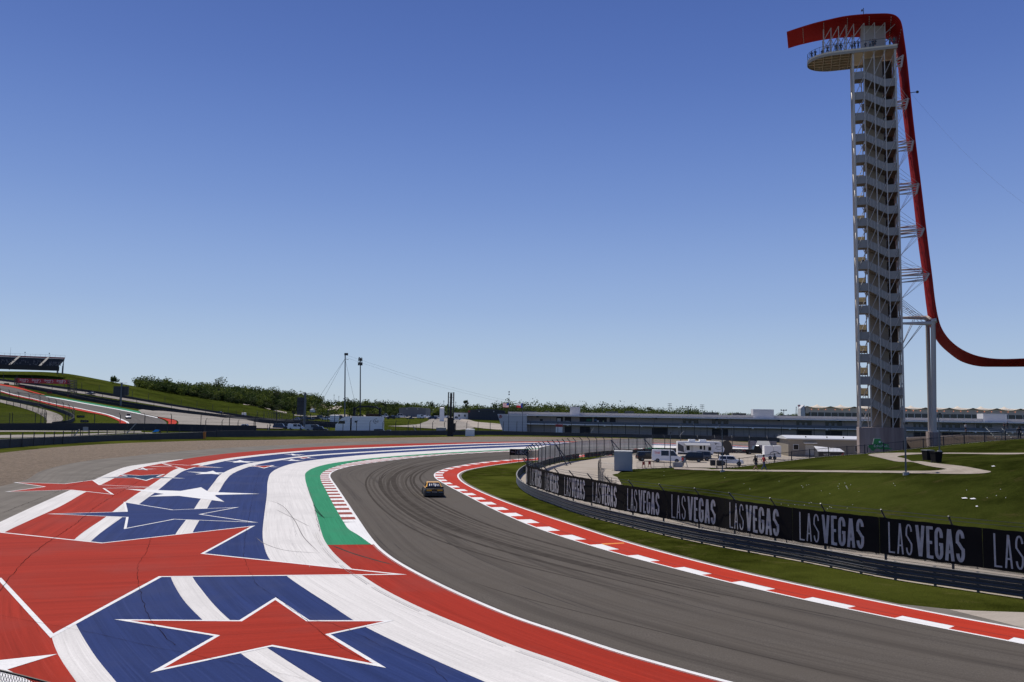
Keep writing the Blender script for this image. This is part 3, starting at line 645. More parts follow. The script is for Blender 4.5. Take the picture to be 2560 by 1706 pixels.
def chain_mat(name, dens, rgb=(.16, .17, .18)):
    k = N(name); uv = k.uv(); sx = k.n('SeparateXYZ'); k.l(uv, sx.inputs[0])
    def m(op, a, b=None):
        q = k.n('Math', operation=op)
        for i, x in enumerate((a, b)):
            if x is None: continue
            if isinstance(x, (int, float)): q.inputs[i].default_value = x
            else: k.l(x, q.inputs[i])
        return q.outputs[0]
    p = m('LESS_THAN', m('FRACT', m('MULTIPLY', m('ADD', sx.outputs[0], sx.outputs[1]), 11)), dens)
    q = m('LESS_THAN', m('FRACT', m('MULTIPLY', m('SUBTRACT', sx.outputs[0], sx.outputs[1]), 11)), dens)
    mx = k.n('MixShader'); tr = k.n('BsdfTransparent'); k.l(m('MAXIMUM', p, q), mx.inputs[0]); k.l(tr.outputs[0], mx.inputs[1]); k.l(k.b.outputs[0], mx.inputs[2]); k.l(mx.outputs[0], k.out.inputs['Surface'])
    k.b.inputs['Base Color'].default_value = rgb + (1,); k.b.inputs['Metallic'].default_value = .4; k.b.inputs['Roughness'].default_value = .5; return k.m
M_chain = chain_mat('chain link mesh', .11); M_chain_far = chain_mat('fine fence mesh', .10, (.05, .05, .055)); M_chain_black = chain_mat('black chain link mesh', .33, (.03, .03, .03))
def screen_mat():
    k = N('grey wind screen fabric'); uv = k.uv(); f = k.noise(k.mapped(uv, 3.5, .25), 1.0, 4, .6); g = k.noise(uv, 1.5, 4)
    c = k.mix(k.ramp(f, .3, .7), (.17, .17, .175), (.34, .34, .345)); k.l(c, k.b.inputs['Base Color']); k.b.inputs['Roughness'].default_value = .9
    tl = k.n('BsdfTranslucent'); k.l(c, tl.inputs[0]); a = k.n('MixShader'); a.inputs[0].default_value = .5; k.l(k.b.outputs[0], a.inputs[1]); k.l(tl.outputs[0], a.inputs[2])
    tr = k.n('BsdfTransparent'); b = k.n('MixShader'); b.inputs[0].default_value = .93; k.l(tr.outputs[0], b.inputs[1]); k.l(a.outputs[0], b.inputs[2]); k.l(b.outputs[0], k.out.inputs['Surface']); return k.m
M_screen = screen_mat()
def vsheet(name, c, s0, s1, z0, z1, m, parent=None, step=.5, base=None, offs=0, wave=0):
    """vertical sheet standing on curve c; UV in metres"""
    n = max(2, int((s1 - s0) / step) + 1); mb = MB()
    for i in range(n):
        s = s0 + (s1 - s0) * i / (n - 1); q = c.at(s); t = c.tan(s); q = q + Vector((-t.y, t.x, 0)) * (offs + wave * math.sin(s * 2.1) * math.sin(s * .37)); bz = base(q.x, q.y) if base else q.z
        mb.v += [(q.x, q.y, bz + z0), (q.x, q.y, bz + z1)]
    for i in range(n - 1):
        a = s0 + (s1 - s0) * i / (n - 1); b = s0 + (s1 - s0) * (i + 1) / (n - 1)
        mb.f.append((2 * i, 2 * i + 2, 2 * i + 3, 2 * i + 1)); mb.uv += [(a, z0), (b, z0), (b, z1), (a, z1)]
    return mb.build(name, m, parent, fix=False)
def fence(name, label, c, height, spacing, side=1, post_r=.05, bent=True, cables=5, mesh=None, base=None, group=None, z0=.0, start=0, maxp=95, m=M_dark, cat='fence'):
    root = thing(name, label, cat, (0, 0, 0), 0, group); n = int((c.L - start) / spacing) + 1; sp = spacing
    if n > maxp: sp = (c.L - start) / maxp; n = maxp
    proto = {}
    for i in range(n):
        s = start + i * sp
        if s > c.L: break
        q = c.at(s); t = c.tan(s); nn = Vector((-t.y, t.x, 0)) * side; bz = base(q.x, q.y) if base else 0
        o_ = proto.get('p')
        if o_ is None:
            mb = MB(); mb.box(-post_r, post_r, -post_r * .7, post_r * .7, -.2, height * (.87 if bent else 1))
            if bent: mb.tube((0, 0, height * .86), (0, height * .13, height), post_r * .95, n=4)
            o_ = mb.build('post', m, root); proto['p'] = o_; o = o_
        else:
            o = o_.copy(); col.objects.link(o); o.parent = root
        o.location = (q.x, q.y, bz); o.rotation_euler = (0, 0, math.atan2(-nn.x, nn.y))
    # cables
    cb = MB(); N_ = max(3, int(c.L / 2)); pts = [c.at(c.L * i / N_) for i in range(N_ + 1)]
    for k in range(cables):
        h = height * .85 * (k + .6) / cables if cables > 1 else height * .96
        cb.path([Vector((q.x, q.y, (base(q.x, q.y) if base else 0) + h)) for q in pts], .012 if post_r < .08 else .014, n=3)
    if bent:
        for f_, hh in ((.07, .93), (.125, .99)):
            cb.path([Vector((q.x, q.y, (base(q.x, q.y) if base else 0) + height * hh)) + Vector((-c.tan(c.L * i / N_).y, c.tan(c.L * i / N_).x, 0)) * side * height * f_ for i, q in enumerate(pts)], .014, n=3)
    if cables or bent: cb.build('cables', m, root)
    if mesh: vsheet('mesh_panel', c, 0, c.L, z0, height * .86, mesh, root, base=base, step=1)
    return root

# --- guardrail along the apex verge
gr_c = sub(cGR, closest(cGR, P(1330, 1172), 800), cGR.L, 400)
def guardrail(label, c, side, zb=0.0, rails=3, H=.98, group=None, bz=None):
    root = thing('guardrail', label, 'guardrail', (0, 0, 0), 0, group); prof = [(.0, -.008), (.045, .03), (.045, .08), (.012, .12), (.012, .16), (.045, .20), (.045, .25), (0, .282)]
    n = int(c.L / .8); pts = [c.at(c.L * i / n) for i in range(n + 1)]; tn = [c.tan(c.L * i / n) for i in range(n + 1)]
    for r in range(rails):
        z = zb + .10 + r * .30; mb = MB()
        for q, t in zip(pts, tn):
            nn = Vector((-t.y, t.x, 0)) * side
            for d, h in prof: mb.v.append(tuple(q + nn * (d + .09) + Vector((0, 0, z + h + (bz(q.x, q.y) if bz else 0)))))
            for d, h in reversed(prof): mb.v.append(tuple(q + nn * (d + .085) + Vector((0, 0, z + h + .004 + (bz(q.x, q.y) if bz else 0)))))
        k = len(prof) * 2
        for i in range(len(pts) - 1):
            for j in range(k):
                a, b = i * k + j, i * k + (j + 1) % k; mb.f.append((a, b, b + k, a + k))
        mb.build('rail', M_rail, root)
    mb = MB()
    for q, t in zip(pts, tn):
        nn = Vector((-t.y, t.x, 0)) * side; zz = zb + .10 + rails * .30 - .03
        mb.v += [tuple(q + nn * .04 + Vector((0, 0, zz))), tuple(q + nn * .16 + Vector((0, 0, zz)))]
    for i in range(len(pts) - 1): mb.f.append((2 * i, 2 * i + 2, 2 * i + 3, 2 * i + 1))
    mb.build('top_edge', M_cap, root)
    pr = None; s = 0
    while s < c.L and len(root.children) < 98:
        q = c.at(s); t = c.tan(s); ang = math.atan2(t.y, t.x)
        if pr is None:
            mb = MB(); mb.box(-.06, .06, -.05 * 1, .05, -.1, zb + .1 + rails * .3); pr = mb.build('post', M_steel, root); o = pr
        else: o = pr.copy(); col.objects.link(o); o.parent = root
        o.location = (q.x, q.y, bz(q.x, q.y) if bz else 0); o.rotation_euler = (0, 0, ang); s += 2.0
    return root
M_rail = mat('galvanised rail', (.050, .054, .066), .5, .3, .35, 1.2)
sideR = 1
# side pointing to the track (left of travel or right?)
tq = gr_c.tan(gr_c.L * .5); mid = gr_c.at(gr_c.L * .5); sideR = 1 if (mid + Vector((-tq.y, tq.x, 0))).xy.length < mid.xy.length else -1
guardrail('three rail galvanised guardrail curving along the inside verge below the black banners', gr_c, sideR)

# --- debris fence behind the guardrail
FB = [(1321, 1212), (1341.6, 1218.5), (1370, 1229), (1412, 1241.5), (1491, 1260), (1559, 1277), (1668, 1296.5), (1804, 1319), (1860, 1331), (2038.5, 1361), (2217, 1386), (2395.6, 1411), (2560, 1432), (2850, 1465), (3150, 1497)]
fpts = [P(u, v, 1.03) for u, v in FB]; fpts = [Vector((q.x, q.y, 0)) for q in fpts]
ftop = [(1336, 1112.6), (1358, 1106.6), (1386, 1101), (1420, 1096.6), (1457, 1093), (1502, 1090), (1544, 1088), (1589, 1088), (1631, 1087), (1701, 1087), (1778, 1089.6), (1859, 1091.8), (1960, 1094)]
bpts = [P(u, v) for u, v in [(1405, 1157.6), (1442, 1150), (1482, 1145), (1525, 1140.6), (1600, 1135), (1655, 1132), (1778, 1133), (1900, 1135), (2050, 1138)]]
q0 = fpts[0]
left = [PG(1320, 98), PG(1325, 108), PG(1335, 119), PG(1350, 127), PG(1366, 134), PG(1384, 140)]
fc_all = Curve(crom(list(reversed(fpts)) + left + bpts, 8))
sW = closest(fc_all, left[0], 2000)
M_post = mat('dark fence posts', (.035, .04, .05), .45, .3, .2, 3)
# side of bend: over the track
tq = fc_all.tan(10); md = fc_all.at(10); sF = 1 if (md + Vector((-tq.y, tq.x, 0))).xy.length < md.xy.length else -1
near_c = sub(fc_all, 0, sW, 400); far_c = sub(fc_all, sW, fc_all.L, 400)
# post phase from the photo: a post at u=2212
p_at = P(2212, 1386, 1.03); ph = closest(near_c, Vector((p_at.x, p_at.y, 0)), 4000); p_b = P(2061.7, 1365, 1.03); ph2 = closest(near_c, Vector((p_b.x, p_b.y, 0)), 4000); spn = abs(ph2 - ph)
print('post spacing', spn)
fence('debris_fence', 'tall debris fence with bent post tops carrying the black banners along the bend', near_c, 3.5, spn, sF, .055, True, 6, M_chain, start=ph % spn, m=M_post)
fence('debris_fence', 'tall debris fence with bent post tops and grey wind screen behind the service road', far_c, 4.1, 4.0, sF, .07, True, 6, None, m=M_post)
s0 = closest(far_c, PG(1340, 126), 2000); s1 = closest(far_c, P(1636, 1133), 2000)
scr = vsheet('wind_screen', far_c, s0, s1, 1.15, 3.35, M_screen, None, .6, None, .08 * sF, .03)
tag(scr, 'translucent grey wind screen fabric hung on the tall fence behind the service road', 'wind screen')
# braces with ladders
for u_, k_ in ((1376, 'nearest the narrow end of the bend'), (1524, 'left of the grey storage container'), (1609, 'right of the grey storage container')):
    sx = closest(far_c, P(u_, VH(u_) + 17850 / (140 if u_ < 1400 else 172 if u_ < 1560 else 185)), 2000); q = far_c.at(sx); t = far_c.tan(sx); nn = Vector((-t.y, t.x, 0)) * -sF
    r_ = thing('fence_brace', 'dark steel A-frame brace leaning on the fence, ' + k_, 'brace', tuple(q), 0, 'A-frame braces of the tall fence')
    for sg in (-1, 1):
        mb = MB(); mb.tube(t * .1 * sg + nn * .12 + Vector((0, 0, 3.3)), t * 1.9 * sg + nn * 2.4, .08, n=4); mb.build('leg', M_post, r_)
    mb = MB()
    for k in range(1, 5):
        f = k / 5; a = t * .1 + nn * .12 + Vector((0, 0, 3.3)); b = t * 1.9 + nn * 2.4; p_ = a.lerp(b, f); a2 = -t * .1 + nn * .12 + Vector((0, 0, 3.3)); b2 = -t * 1.9 + nn * 2.4; mb.tube(p_, a2.lerp(b2, f), .04, n=4)
    mb.build('rung', M_post, r_)
# rear guardrail seen from behind
rg = sub(far_c, closest(far_c, PG(1330, 120), 2000), closest(far_c, P(1462, 1147.5), 2000), 120)
def dark_rail(label, c): 
    r_ = guardrail(label, Curve([q + Vector((0, 0, 0)) for q in offset(c, .9 * sF).p]), sF)
    return r_
dark_rail('three rail guardrail behind the screened fence, up to the gap', rg)
rg2 = sub(far_c, closest(far_c, P(1474, 1146), 2000), far_c.L, 200)
dark_rail('three rail guardrail behind the screened fence, beyond the gap', rg2)

# --- LAS VEGAS banners
M_ban = mat('black banner fabric', (.012, .011, .011), .85, 0, .45, .8, spec=.1)
def letmat():
    k = N('silver banner lettering'); f = k.noise(k.n('TexCoord').outputs['Object'], 2.2, 4); c = k.mix(k.ramp(f, .3, .7), (.30, .295, .30), (.44, .43, .44)); k.l(c, k.b.inputs['Base Color']); k.b.inputs['Roughness'].default_value = .7; return k.m
M_let = letmat()
def arc(cx, cy, rx, ry, a0, a1, n=10): return [(cx + rx * math.cos(R(a0 + (a1 - a0) * i / n)), cy + ry * math.sin(R(a0 + (a1 - a0) * i / n))) for i in range(n + 1)]
def gl_S(w, h, t):
    r = w / 2 - t / 2; ry = min(h * .23, h / 4); pts = arc(w / 2, h - t / 2 - ry, r, ry, 5, 180, 9) + [(t / 2, h - t / 2 - ry * 1.5)]
    pts += [(t / 2 + r * .35, h * .585), (w - t / 2 - r * .35, h * .415), (w - t / 2, t / 2 + ry * 1.5)]
    pts += arc(w / 2, t / 2 + ry, r, ry, 0, -175, 9); return [[*pts]]
def gl_G(w, h, t):
    r = w / 2 - t / 2; ry = h * .2; pts = [(w - t / 2, h * .68)] + arc(w / 2, h - t / 2 - ry, r, ry, 0, 180, 9) + arc(w / 2, t / 2 + ry, r, ry, 180, 360, 9) + [(w - t / 2, h * .47), (w * .52, h * .47)]
    return [pts]
def glyph(ch, w, h, t):
    if ch == 'L': return [[(t / 2, h), (t / 2, t / 2 * .9), (w, t / 2 * .9)]]
    if ch == 'A': return [[(t / 2, 0), (w / 2 - t * .12, h - t * .2)], [(w / 2 + t * .12, h - t * .2), (w - t / 2, 0)], [(w * .22, h * .28), (w * .78, h * .28)]]
    if ch == 'V': return [[(t / 2, h), (w / 2 - t * .1, t * .2)], [(w / 2 + t * .1, t * .2), (w - t / 2, h)]]
    if ch == 'E': return [[(t / 2, 0), (t / 2, h)], [(t / 2, h - t * .42), (w, h - t * .42)], [(t / 2, h / 2), (w * .86, h / 2)], [(t / 2, t * .42), (w, t * .42)]]
    if ch == 'S': return gl_S(w, h, t)
    if ch == 'G': return gl_G(w, h, t)
def stroke_mesh(mb, pts, t, fn, lift, hs=1.0):
    """thick stroke as quads, mapped through fn(s, z, lift)"""
    pp = [Vector((a, b)) for a, b in pts]; out = []
    for i, p in enumerate(pp):
        d = (pp[min(i + 1, len(pp) - 1)] - pp[max(i - 1, 0)])
        if i > 0 and i < len(pp) - 1:
            d1 = (p - pp[i - 1]).normalized(); d2 = (pp[i + 1] - p).normalized(); d = d1 + d2
            if d.length < 1e-4: d = d1
            d.normalize(); nn = Vector((-d.y, d.x)); k = 1 / max(.5, nn.dot(Vector((-d1.y, d1.x))))
        else: d.normalize(); nn = Vector((-d.y, d.x)); k = 1
        out.append((p + nn * t / 2 * k, p - nn * t / 2 * k))
    for i in range(len(out) - 1):
        a, b = out[i]; c, d = out[i + 1]; mb.add([fn(a.x, a.y, lift), fn(b.x, b.y, lift), fn(d.x, d.y, lift), fn(c.x, c.y, lift)], [(0, 1, 2, 3)])
def word(mb, fn, s0, z0, h, w, t, text, gap, lw=None):
    x = s0; j = 0
    for ch in text:
        ww = w * (lw or {}).get(ch, 1)
        for st in glyph(ch, ww, h, t):
            stroke_mesh(mb, [(x + a, z0 + b) for a, b in st], t, fn, .03 + .0018 * j); j += 1
        x += ww + gap
    return x
# banner positions: left edge of the L of each repeat, in the photo
Ls = [(2103 / 3.361 + 1860, 1337), (1218 / 3.361 + 1860, 1307), (475 / 3.361 + 1860, 1281), (2085 / 3.677 + 1260, 1257), (1548 / 3.677 + 1260, 1238), (1143 / 3.677 + 1260, 1219), (825 / 3.677 + 1260, 1202), (595 / 3.677 + 1260, 1188), (415 / 3.677 + 1260, 1177), (307 / 3.677 + 1260, 1166)]
def on_fence(u, c, z=2.8):
    best = None; bd = 1e9
    for i in range(1500):
        s = c.L * i / 1500; q = c.at(s); d = abs(pix((q.x, q.y, z))[0] - u)
        if d < bd: bd = d; best = s
    return best
nr = Curve(list(reversed(near_c.p))); sN = -sF
ss = [on_fence(u, nr) for u, _ in Ls]
pitch = (ss[1] - ss[6]) / 5
DBG = ('pitch', [round(a - b, 2) for a, b in zip(ss, ss[1:])], 'post', spn)
def banner(sL, pw, label, k):
    root = thing('banner', label, 'banner', tuple(nr.at(sL)), 0, 'black banners on the debris fence')
    inv = root.location.copy(); sc_ = pw / 5.6
    def fn(x, z, l):
        s = sL + x; q = nr.at(s); t = nr.tan(s); nn = Vector((-t.y, t.x, 0)) * sN; return q + nn * (.07 + l) + Vector((0, 0, z)) - inv
    mb = MB(); n = 16; a0 = -.5
    for i in range(n + 1):
        x = a0 + (pw - .02) * i / n; sg = .02 * math.sin(i * 1.7 + k)
        mb.v += [tuple(fn(x, 1.02 + sg, 0)), tuple(fn(x, 3.02 + sg * .7, 0)), tuple(fn(x, 1.02 + sg, .012)), tuple(fn(x, 3.02 + sg * .7, .012))]
    for i in range(n):
        b = 4 * i; mb.f += [(b, b + 4, b + 5, b + 1), (b + 2, b + 3, b + 7, b + 6), (b, b + 2, b + 6, b + 4), (b + 1, b + 5, b + 7, b + 3)]
    mb.build('fabric', M_ban, root)
    mb = MB(); x = word(mb, fn, .0, 1.16, 1.66, .37 * sc_, .085, 'LAS', .135 * sc_); mb.build('lettering', M_let, root)
    mb = MB(); word(mb, fn, x + .05 * sc_, 1.16, 1.66, .45 * sc_, .17 * sc_, 'VEGAS', .085 * sc_, {'E': .82, 'V': 1.15, 'A': 1.1}); mb.build('lettering', M_let, root)
ordn = ['rightmost of the row, cut by the photo edge', 'second from the right in the row', 'third from the right in the row', 'fourth from the right in the row', 'fifth from the right in the row', 'sixth from the right in the row', 'seventh from the right in the row', 'eighth from the right in the row', 'ninth from the right in the row', 'tenth from the right, squeezed by the bend', 'eleventh from the right, seen nearly edge on']
for k in range(7, len(ss)): ss[k] = ss[6] - pitch * (k - 6)
for k, o_ in enumerate(ordn):
    banner(ss[k] if k < len(ss) else ss[-1] - pitch * (k - len(ss) + 1), ss[0] - ss[1] if k == 0 else ss[k - 1] - ss[k] if k < len(ss) else pitch, 'LAS VEGAS banner, ' + o_, k)

# ================================================================== BERM: PATHS, FENCE, LAMPS, BINS
def drape(name, ea, eb, m, dz=.035, n=60, hit=PB, smoothn=6, cross=2):
    A = Curve(crom([hit(u, v) for u, v in ea], smoothn)); B = Curve(crom([hit(u, v) for u, v in eb], smoothn)); H = zberm if hit is PB else zfar
    a = A.resample(n); b = B.resample(n); mb = MB(); al = 0
    for i in range(n):
        if i: al += (a[i] - a[i - 1]).length
        for k in range(cross + 1):
            q = a[i].lerp(b[i], k / cross); mb.v.append((q.x, q.y, H(q.x, q.y) + dz))
    c = cross + 1
    for i in range(n - 1):
        for k in range(cross):
            f = [i * c + k, i * c + k + 1, (i + 1) * c + k + 1, (i + 1) * c + k]; p0, p1, p3 = [Vector(mb.v[j]) for j in (f[0], f[1], f[3])]
            w0 = (a[i] - b[i]).length; uv = [(w0 * k / cross, i), (w0 * (k + 1) / cross, i), (w0 * (k + 1) / cross, i + 1), (w0 * k / cross, i + 1)]
            if (p1 - p0).cross(p3 - p0).z < 0: f.reverse(); uv.reverse()
            mb.f.append(tuple(f)); mb.uv += uv
    return struct(mb.build(name, m, None, fix=False))
M_path = asphalt_mat('berm path concrete', (.33, .285, .235), (.42, .37, .31), .6)
drape('path', [(1684, 1168.5), (1720, 1170), (1770, 1172.5), (1812, 1174), (1900, 1175.3), (2000, 1176.3), (2100, 1177.2), (2200, 1178), (2272, 1178.4), (2340, 1177.5), (2368, 1174)],
      [(1686, 1173.5), (1720, 1174.8), (1770, 1177), (1812, 1178), (1900, 1179.2), (2000, 1180.5), (2100, 1181.6), (2200, 1183), (2272, 1184.2), (2379, 1186), (2425, 1186)], M_path, n=110)
drape('path', [(2368, 1174), (2315, 1165), (2251, 1155.5), (2209, 1147.5), (2179, 1141), (2169.4, 1138)],
      [(2425, 1186), (2464, 1184), (2478.6, 1181), (2455, 1175.5), (2421, 1169), (2325.6, 1157.6), (2268, 1149), (2243, 1143.5)], M_path, n=110, cross=4)
drape('path', [(2169.4, 1138), (2180, 1135.5), (2198, 1134), (2240, 1133), (2300, 1133), (2420, 1133), (2560, 1133.2), (2700, 1134)],
      [(2243, 1143.5), (2246, 1141.5), (2256, 1139.6), (2272, 1138), (2304, 1136.2), (2420, 1135.6), (2560, 1135.8), (2700, 1137)], M_path, n=90)

# crowd fence along the berm crest
def PBc(u, v):
    for i in range(60):
        h = hitf(u, v + i * .5, zberm)
        if h and h.y < 119 and (h.z > .25 or u < 1900): return h
    return PB(u, v)
cr_pts = [PBc(u, v + 1) for u, v in [(1792, 1164), (1835, 1163), (1872, 1159.5), (1935, 1153), (2000, 1147), (2060, 1142), (2120, 1137.5), (2180, 1132.5), (2262, 1124.6), (2340, 1116.5), (2421, 1108.5), (2500, 1101.5), (2600, 1096), (2700, 1093)]]
cCr = Curve(crom([Vector((q.x, q.y, 0)) for q in cr_pts], 5))
cf = fence('crowd_fence', 'low black picket fence running up along the crest of the grass berm', cCr, 1.2, 2.3, 1, .055, False, 0, None, base=zberm, m=M_dark)
mb = MB(); nS = int(cCr.L / .5)
for i in range(nS):
    a = cCr.at(cCr.L * i / nS); b = cCr.at(cCr.L * (i + 1) / nS); za, zb = zberm(a.x, a.y), zberm(b.x, b.y)
    for h in (.12, 1.1): mb.tube((a.x, a.y, za + h), (b.x, b.y, zb + h), .035, n=3, cap=False)
    for j in range(3):
        f = j / 3; q = a.lerp(b, f); z_ = za + (zb - za) * f; mb.tube((q.x, q.y, z_ + .12), (q.x, q.y, z_ + 1.1), .014, n=3, cap=False)
mb.build('pickets', M_dark, cf)
mb = MB()
for i in range(nS):
    a = cCr.at(cCr.L * i / nS); b = cCr.at(cCr.L * (i + 1) / nS); t = (b - a).normalized(); nn = Vector((-t.y, t.x, 0)) * .12; za, zb = zberm(a.x, a.y), zberm(b.x, b.y)
    mb.add([a - nn + Vector((0, 0, za - .05)), a + nn + Vector((0, 0, za - .05)), b + nn + Vector((0, 0, zb - .05)), b - nn + Vector((0, 0, zb - .05)), a - nn + Vector((0, 0, za + .07)), a + nn + Vector((0, 0, za + .07)), b + nn + Vector((0, 0, zb + .07)), b - nn + Vector((0, 0, zb + .07))], [(4, 5, 6, 7), (0, 1, 5, 4), (2, 3, 7, 6)])
mb.build('kerb_base', M_cap, cf)
# inner chain link fence at the toe of the berm
inn = Curve(crom([Vector((q.x, q.y, 0)) for q in [PG(1503, 134), PG(1497, 122), PG(1499, 105), PG(1521, 92), PG(1560, 82), PG(1600, 76), PG(1700, 68), PG(1804, 62.5), PG(2000, 57), PG(2217, 53), PG(2400, 49.5), PG(2560, 47), PG(2850, 43)]], 6))
fence('chain_link_fence', 'dark chain link fence between the service road and the grass berm', inn, 1.9, 3.0, 1, .03, False, 2, M_chain_black, base=zberm, m=M_dark)

def barricade(a, b, label, H=1.05):
    d = b - a; r_ = thing('crowd_barrier', label, 'barrier', tuple(a), math.atan2(d.y, d.x), 'crowd barriers in the paddock'); L = d.length
    mb = MB()
    for h in (.2, H): mb.tube((0, 0, h), (L, 0, h), .02, n=4)
    for x in (0.02, L - .02): mb.tube((x, 0, 0.1), (x, 0, H), .02, n=4)
    mb.build('frame', M_steel, r_); mb = MB()
    n = int(L / .18)
    for i in range(1, n): mb.tube((L * i / n, 0, .2), (L * i / n, 0, H), .008, n=3, cap=False)
    mb.build('bars', M_steel, r_)
    f = None
    for x in (.3, L - .3):
        mb = MB(); mb.box(x - .03, x + .03, -.3, .3, 0, .05); mb.build('foot', M_steel, r_)
bl = [(1503, 1174.5, 1536, 1177, 'left of the storage container'), (1592, 1172.5, 1612, 1172, 'just right of the storage container'), (1613, 1172, 1634, 1171, 'second to the right of the storage container'), (1635, 1170.5, 1660, 1170, 'beside the red stand by the van'), (1661, 1170, 1690, 1168.5, 'at the start of the path')]
for a, b, c, d, t_ in bl: barricade(P(a, b), P(c, d), 'grey steel crowd barrier ' + t_)

def lamp(u, v, Y, hpx, label, face=-1):
    b = PB(u, v) if Y is None else PG(u, Y, 0)
    if Y: b.z = zberm(b.x, b.y) if Y < 130 else zfar(b.x, b.y) if Y > 250 else 0
    top = PY(u, hpx, b.y).z; H = top - b.z
    r_ = thing('lamp_post', label, 'lamp post', tuple(b), 0, 'lamp posts')
    mb = MB(); mb.tube((0, 0, 0), (0, 0, H), .075, .055, n=8); mb.build('pole', M_steel, r_)
    mb = MB(); mb.tube((0, 0, -.2), (0, 0, .22), .26, n=10); mb.build('base', M_cap, r_)
    mb = MB(); mb.box(-.12, .12, -.3, .12, H - .12, H + .05); mb.build('lamp_head', M_dark, r_)
    return r_
lamp(1806, 1180, None, 1072, 'grey lamp post beside the lower path near the two walkers')
lamp(2265, 1187, None, 1058, 'tall grey lamp post in front of the switchback path below the tower')
lamp(2349, 1131, None, 1034, 'grey lamp post behind the two trash bins')
lamp(1676, 1169, None, 1082, 'slim grey lamp post in front of the white van')
M_binb = mat('matt black bin plastic', (.008, .008, .009), .8, 0, .2, 3, spec=.15)
def bin_(u, v, H, label, lidc):
    b = PB(u, v); H = 25 * b.y / FPX; r_ = thing('trash_bin', label, 'trash bin', tuple(b), R(8), 'trash bins by the switchback path'); s = H
    mb = MB(); mb.add([(-.32 * s, -.34 * s, .08), (.32 * s, -.34 * s, .08), (.32 * s, .34 * s, .08), (-.32 * s, .34 * s, .08), (-.40 * s, -.44 * s, s), (.40 * s, -.44 * s, s), (.40 * s, .44 * s, s), (-.40 * s, .44 * s, s)], [(0, 3, 2, 1), (4, 5, 6, 7), (0, 1, 5, 4), (1, 2, 6, 5), (2, 3, 7, 6), (3, 0, 4, 7)]); mb.build('body', M_binb, r_)
    mb = MB(); mb.box(-.43 * s, .43 * s, -.5 * s, .47 * s, s + .003, s + .09); mb.build('lid', lidc, r_)
    for sx in (-1, 1):
        mb = MB(); mb.tube((sx * .3 * s, .3 * s, .1), (sx * .36 * s, .3 * s, .1), .1, n=10); mb.build('wheel', M_black, r_)
bin_(2320, 1152.5, 1.12, 'black wheeled trash bin with a pale dusty lid, the left one of two', mat('dusty lid', (.20, .21, .20), .5))
bin_(2341, 1157.5, 1.12, 'black wheeled trash bin with a black lid, the right one of two', M_binb)
for u, v, sz, l in ((2483, 1167.5, .13, 'white paper sheet on the grass right of the switchback path'), (2411, 1247.5, .19, 'white paper sheet on the grass above the banners, left of a pair'), (2432, 1249, .19, 'white paper sheet on the grass above the banners, right of a pair'), (2442, 1268, .08, 'small pale scrap on the grass below the pair of sheets')):
    b = PB(u, v); mb = MB(); mb.add([(-sz, -sz * .7, .03), (sz, -sz * .6, .05), (sz * .9, sz * .7, .10), (-sz * .8, sz * .8, .06)], [(0, 1, 2, 3)]); o = mb.build('paper_sheet', mat('white paper', (.8, .8, .78), .7), fix=False); o.location = b; tag(o, l, 'paper')
mb = MB(); rr = random.Random(3)
cl = [(2118, 1219, 14, 30, 9), (1990, 1266, 10, 40, 6), (2080, 1270, 8, 50, 6), (2060, 1225, 6, 90, 24), (1870, 1212, 6, 140, 30), (2300, 1225, 8, 170, 35), (2500, 1230, 7, 70, 35), (2012, 1217, 6, 25, 8), (1650, 1186, 4, 60, 12)]
for u, v, n, su, sv in cl:
    for i in range(int(n * .7)):
        q = PB(u + rr.gauss(0, su * .5), v + rr.gauss(0, sv * .5))
        if q.z < .02: continue
        s = rr.uniform(.012, .028); a = rr.uniform(0, 3); mb.add([(q.x - s * math.cos(a), q.y - s, q.z + .05), (q.x + s, q.y - s * math.sin(a), q.z + .08), (q.x + s * .5, q.y + s, q.z + .1), (q.x - s, q.y + s * .6, q.z + .06)], [(0, 1, 2, 3)])
tag(mb.build('litter', mat('white flecks', (.7, .7, .68), .8), fix=False), 'white flecks of flowers and litter scattered over the grass berm', 'litter', kind='stuff')

# ================================================================== TEXT
def text(body, size, m, parent, loc, rot, name='lettering', sx=1.0, shear=0, thick=.01):
    cu = bpy.data.curves.new('t', 'FONT'); cu.body = body; cu.size = size; cu.align_x = 'CENTER'; cu.align_y = 'CENTER'; cu.shear = shear; cu.resolution_u = 2
    ob = bpy.data.objects.new('t', cu); col.objects.link(ob); dg = bpy.context.evaluated_depsgraph_get(); me = bpy.data.meshes.new_from_object(ob.evaluated_get(dg)); bpy.data.objects.remove(ob)
    me.materials.clear(); me.materials.append(m); o = bpy.data.objects.new(name, me); col.objects.link(o); o.parent = parent; o.location = loc; o.rotation_euler = rot; o.scale = (sx, 1, 1); return o
M_txtw = mat('white lettering', (.8, .8, .8), .6, 0, 0); M_txtb = mat('black lettering', (.02, .02, .02), .6, 0, 0); M_txtr = mat('red lettering', (.5, .04, .03), .6, 0, 0)

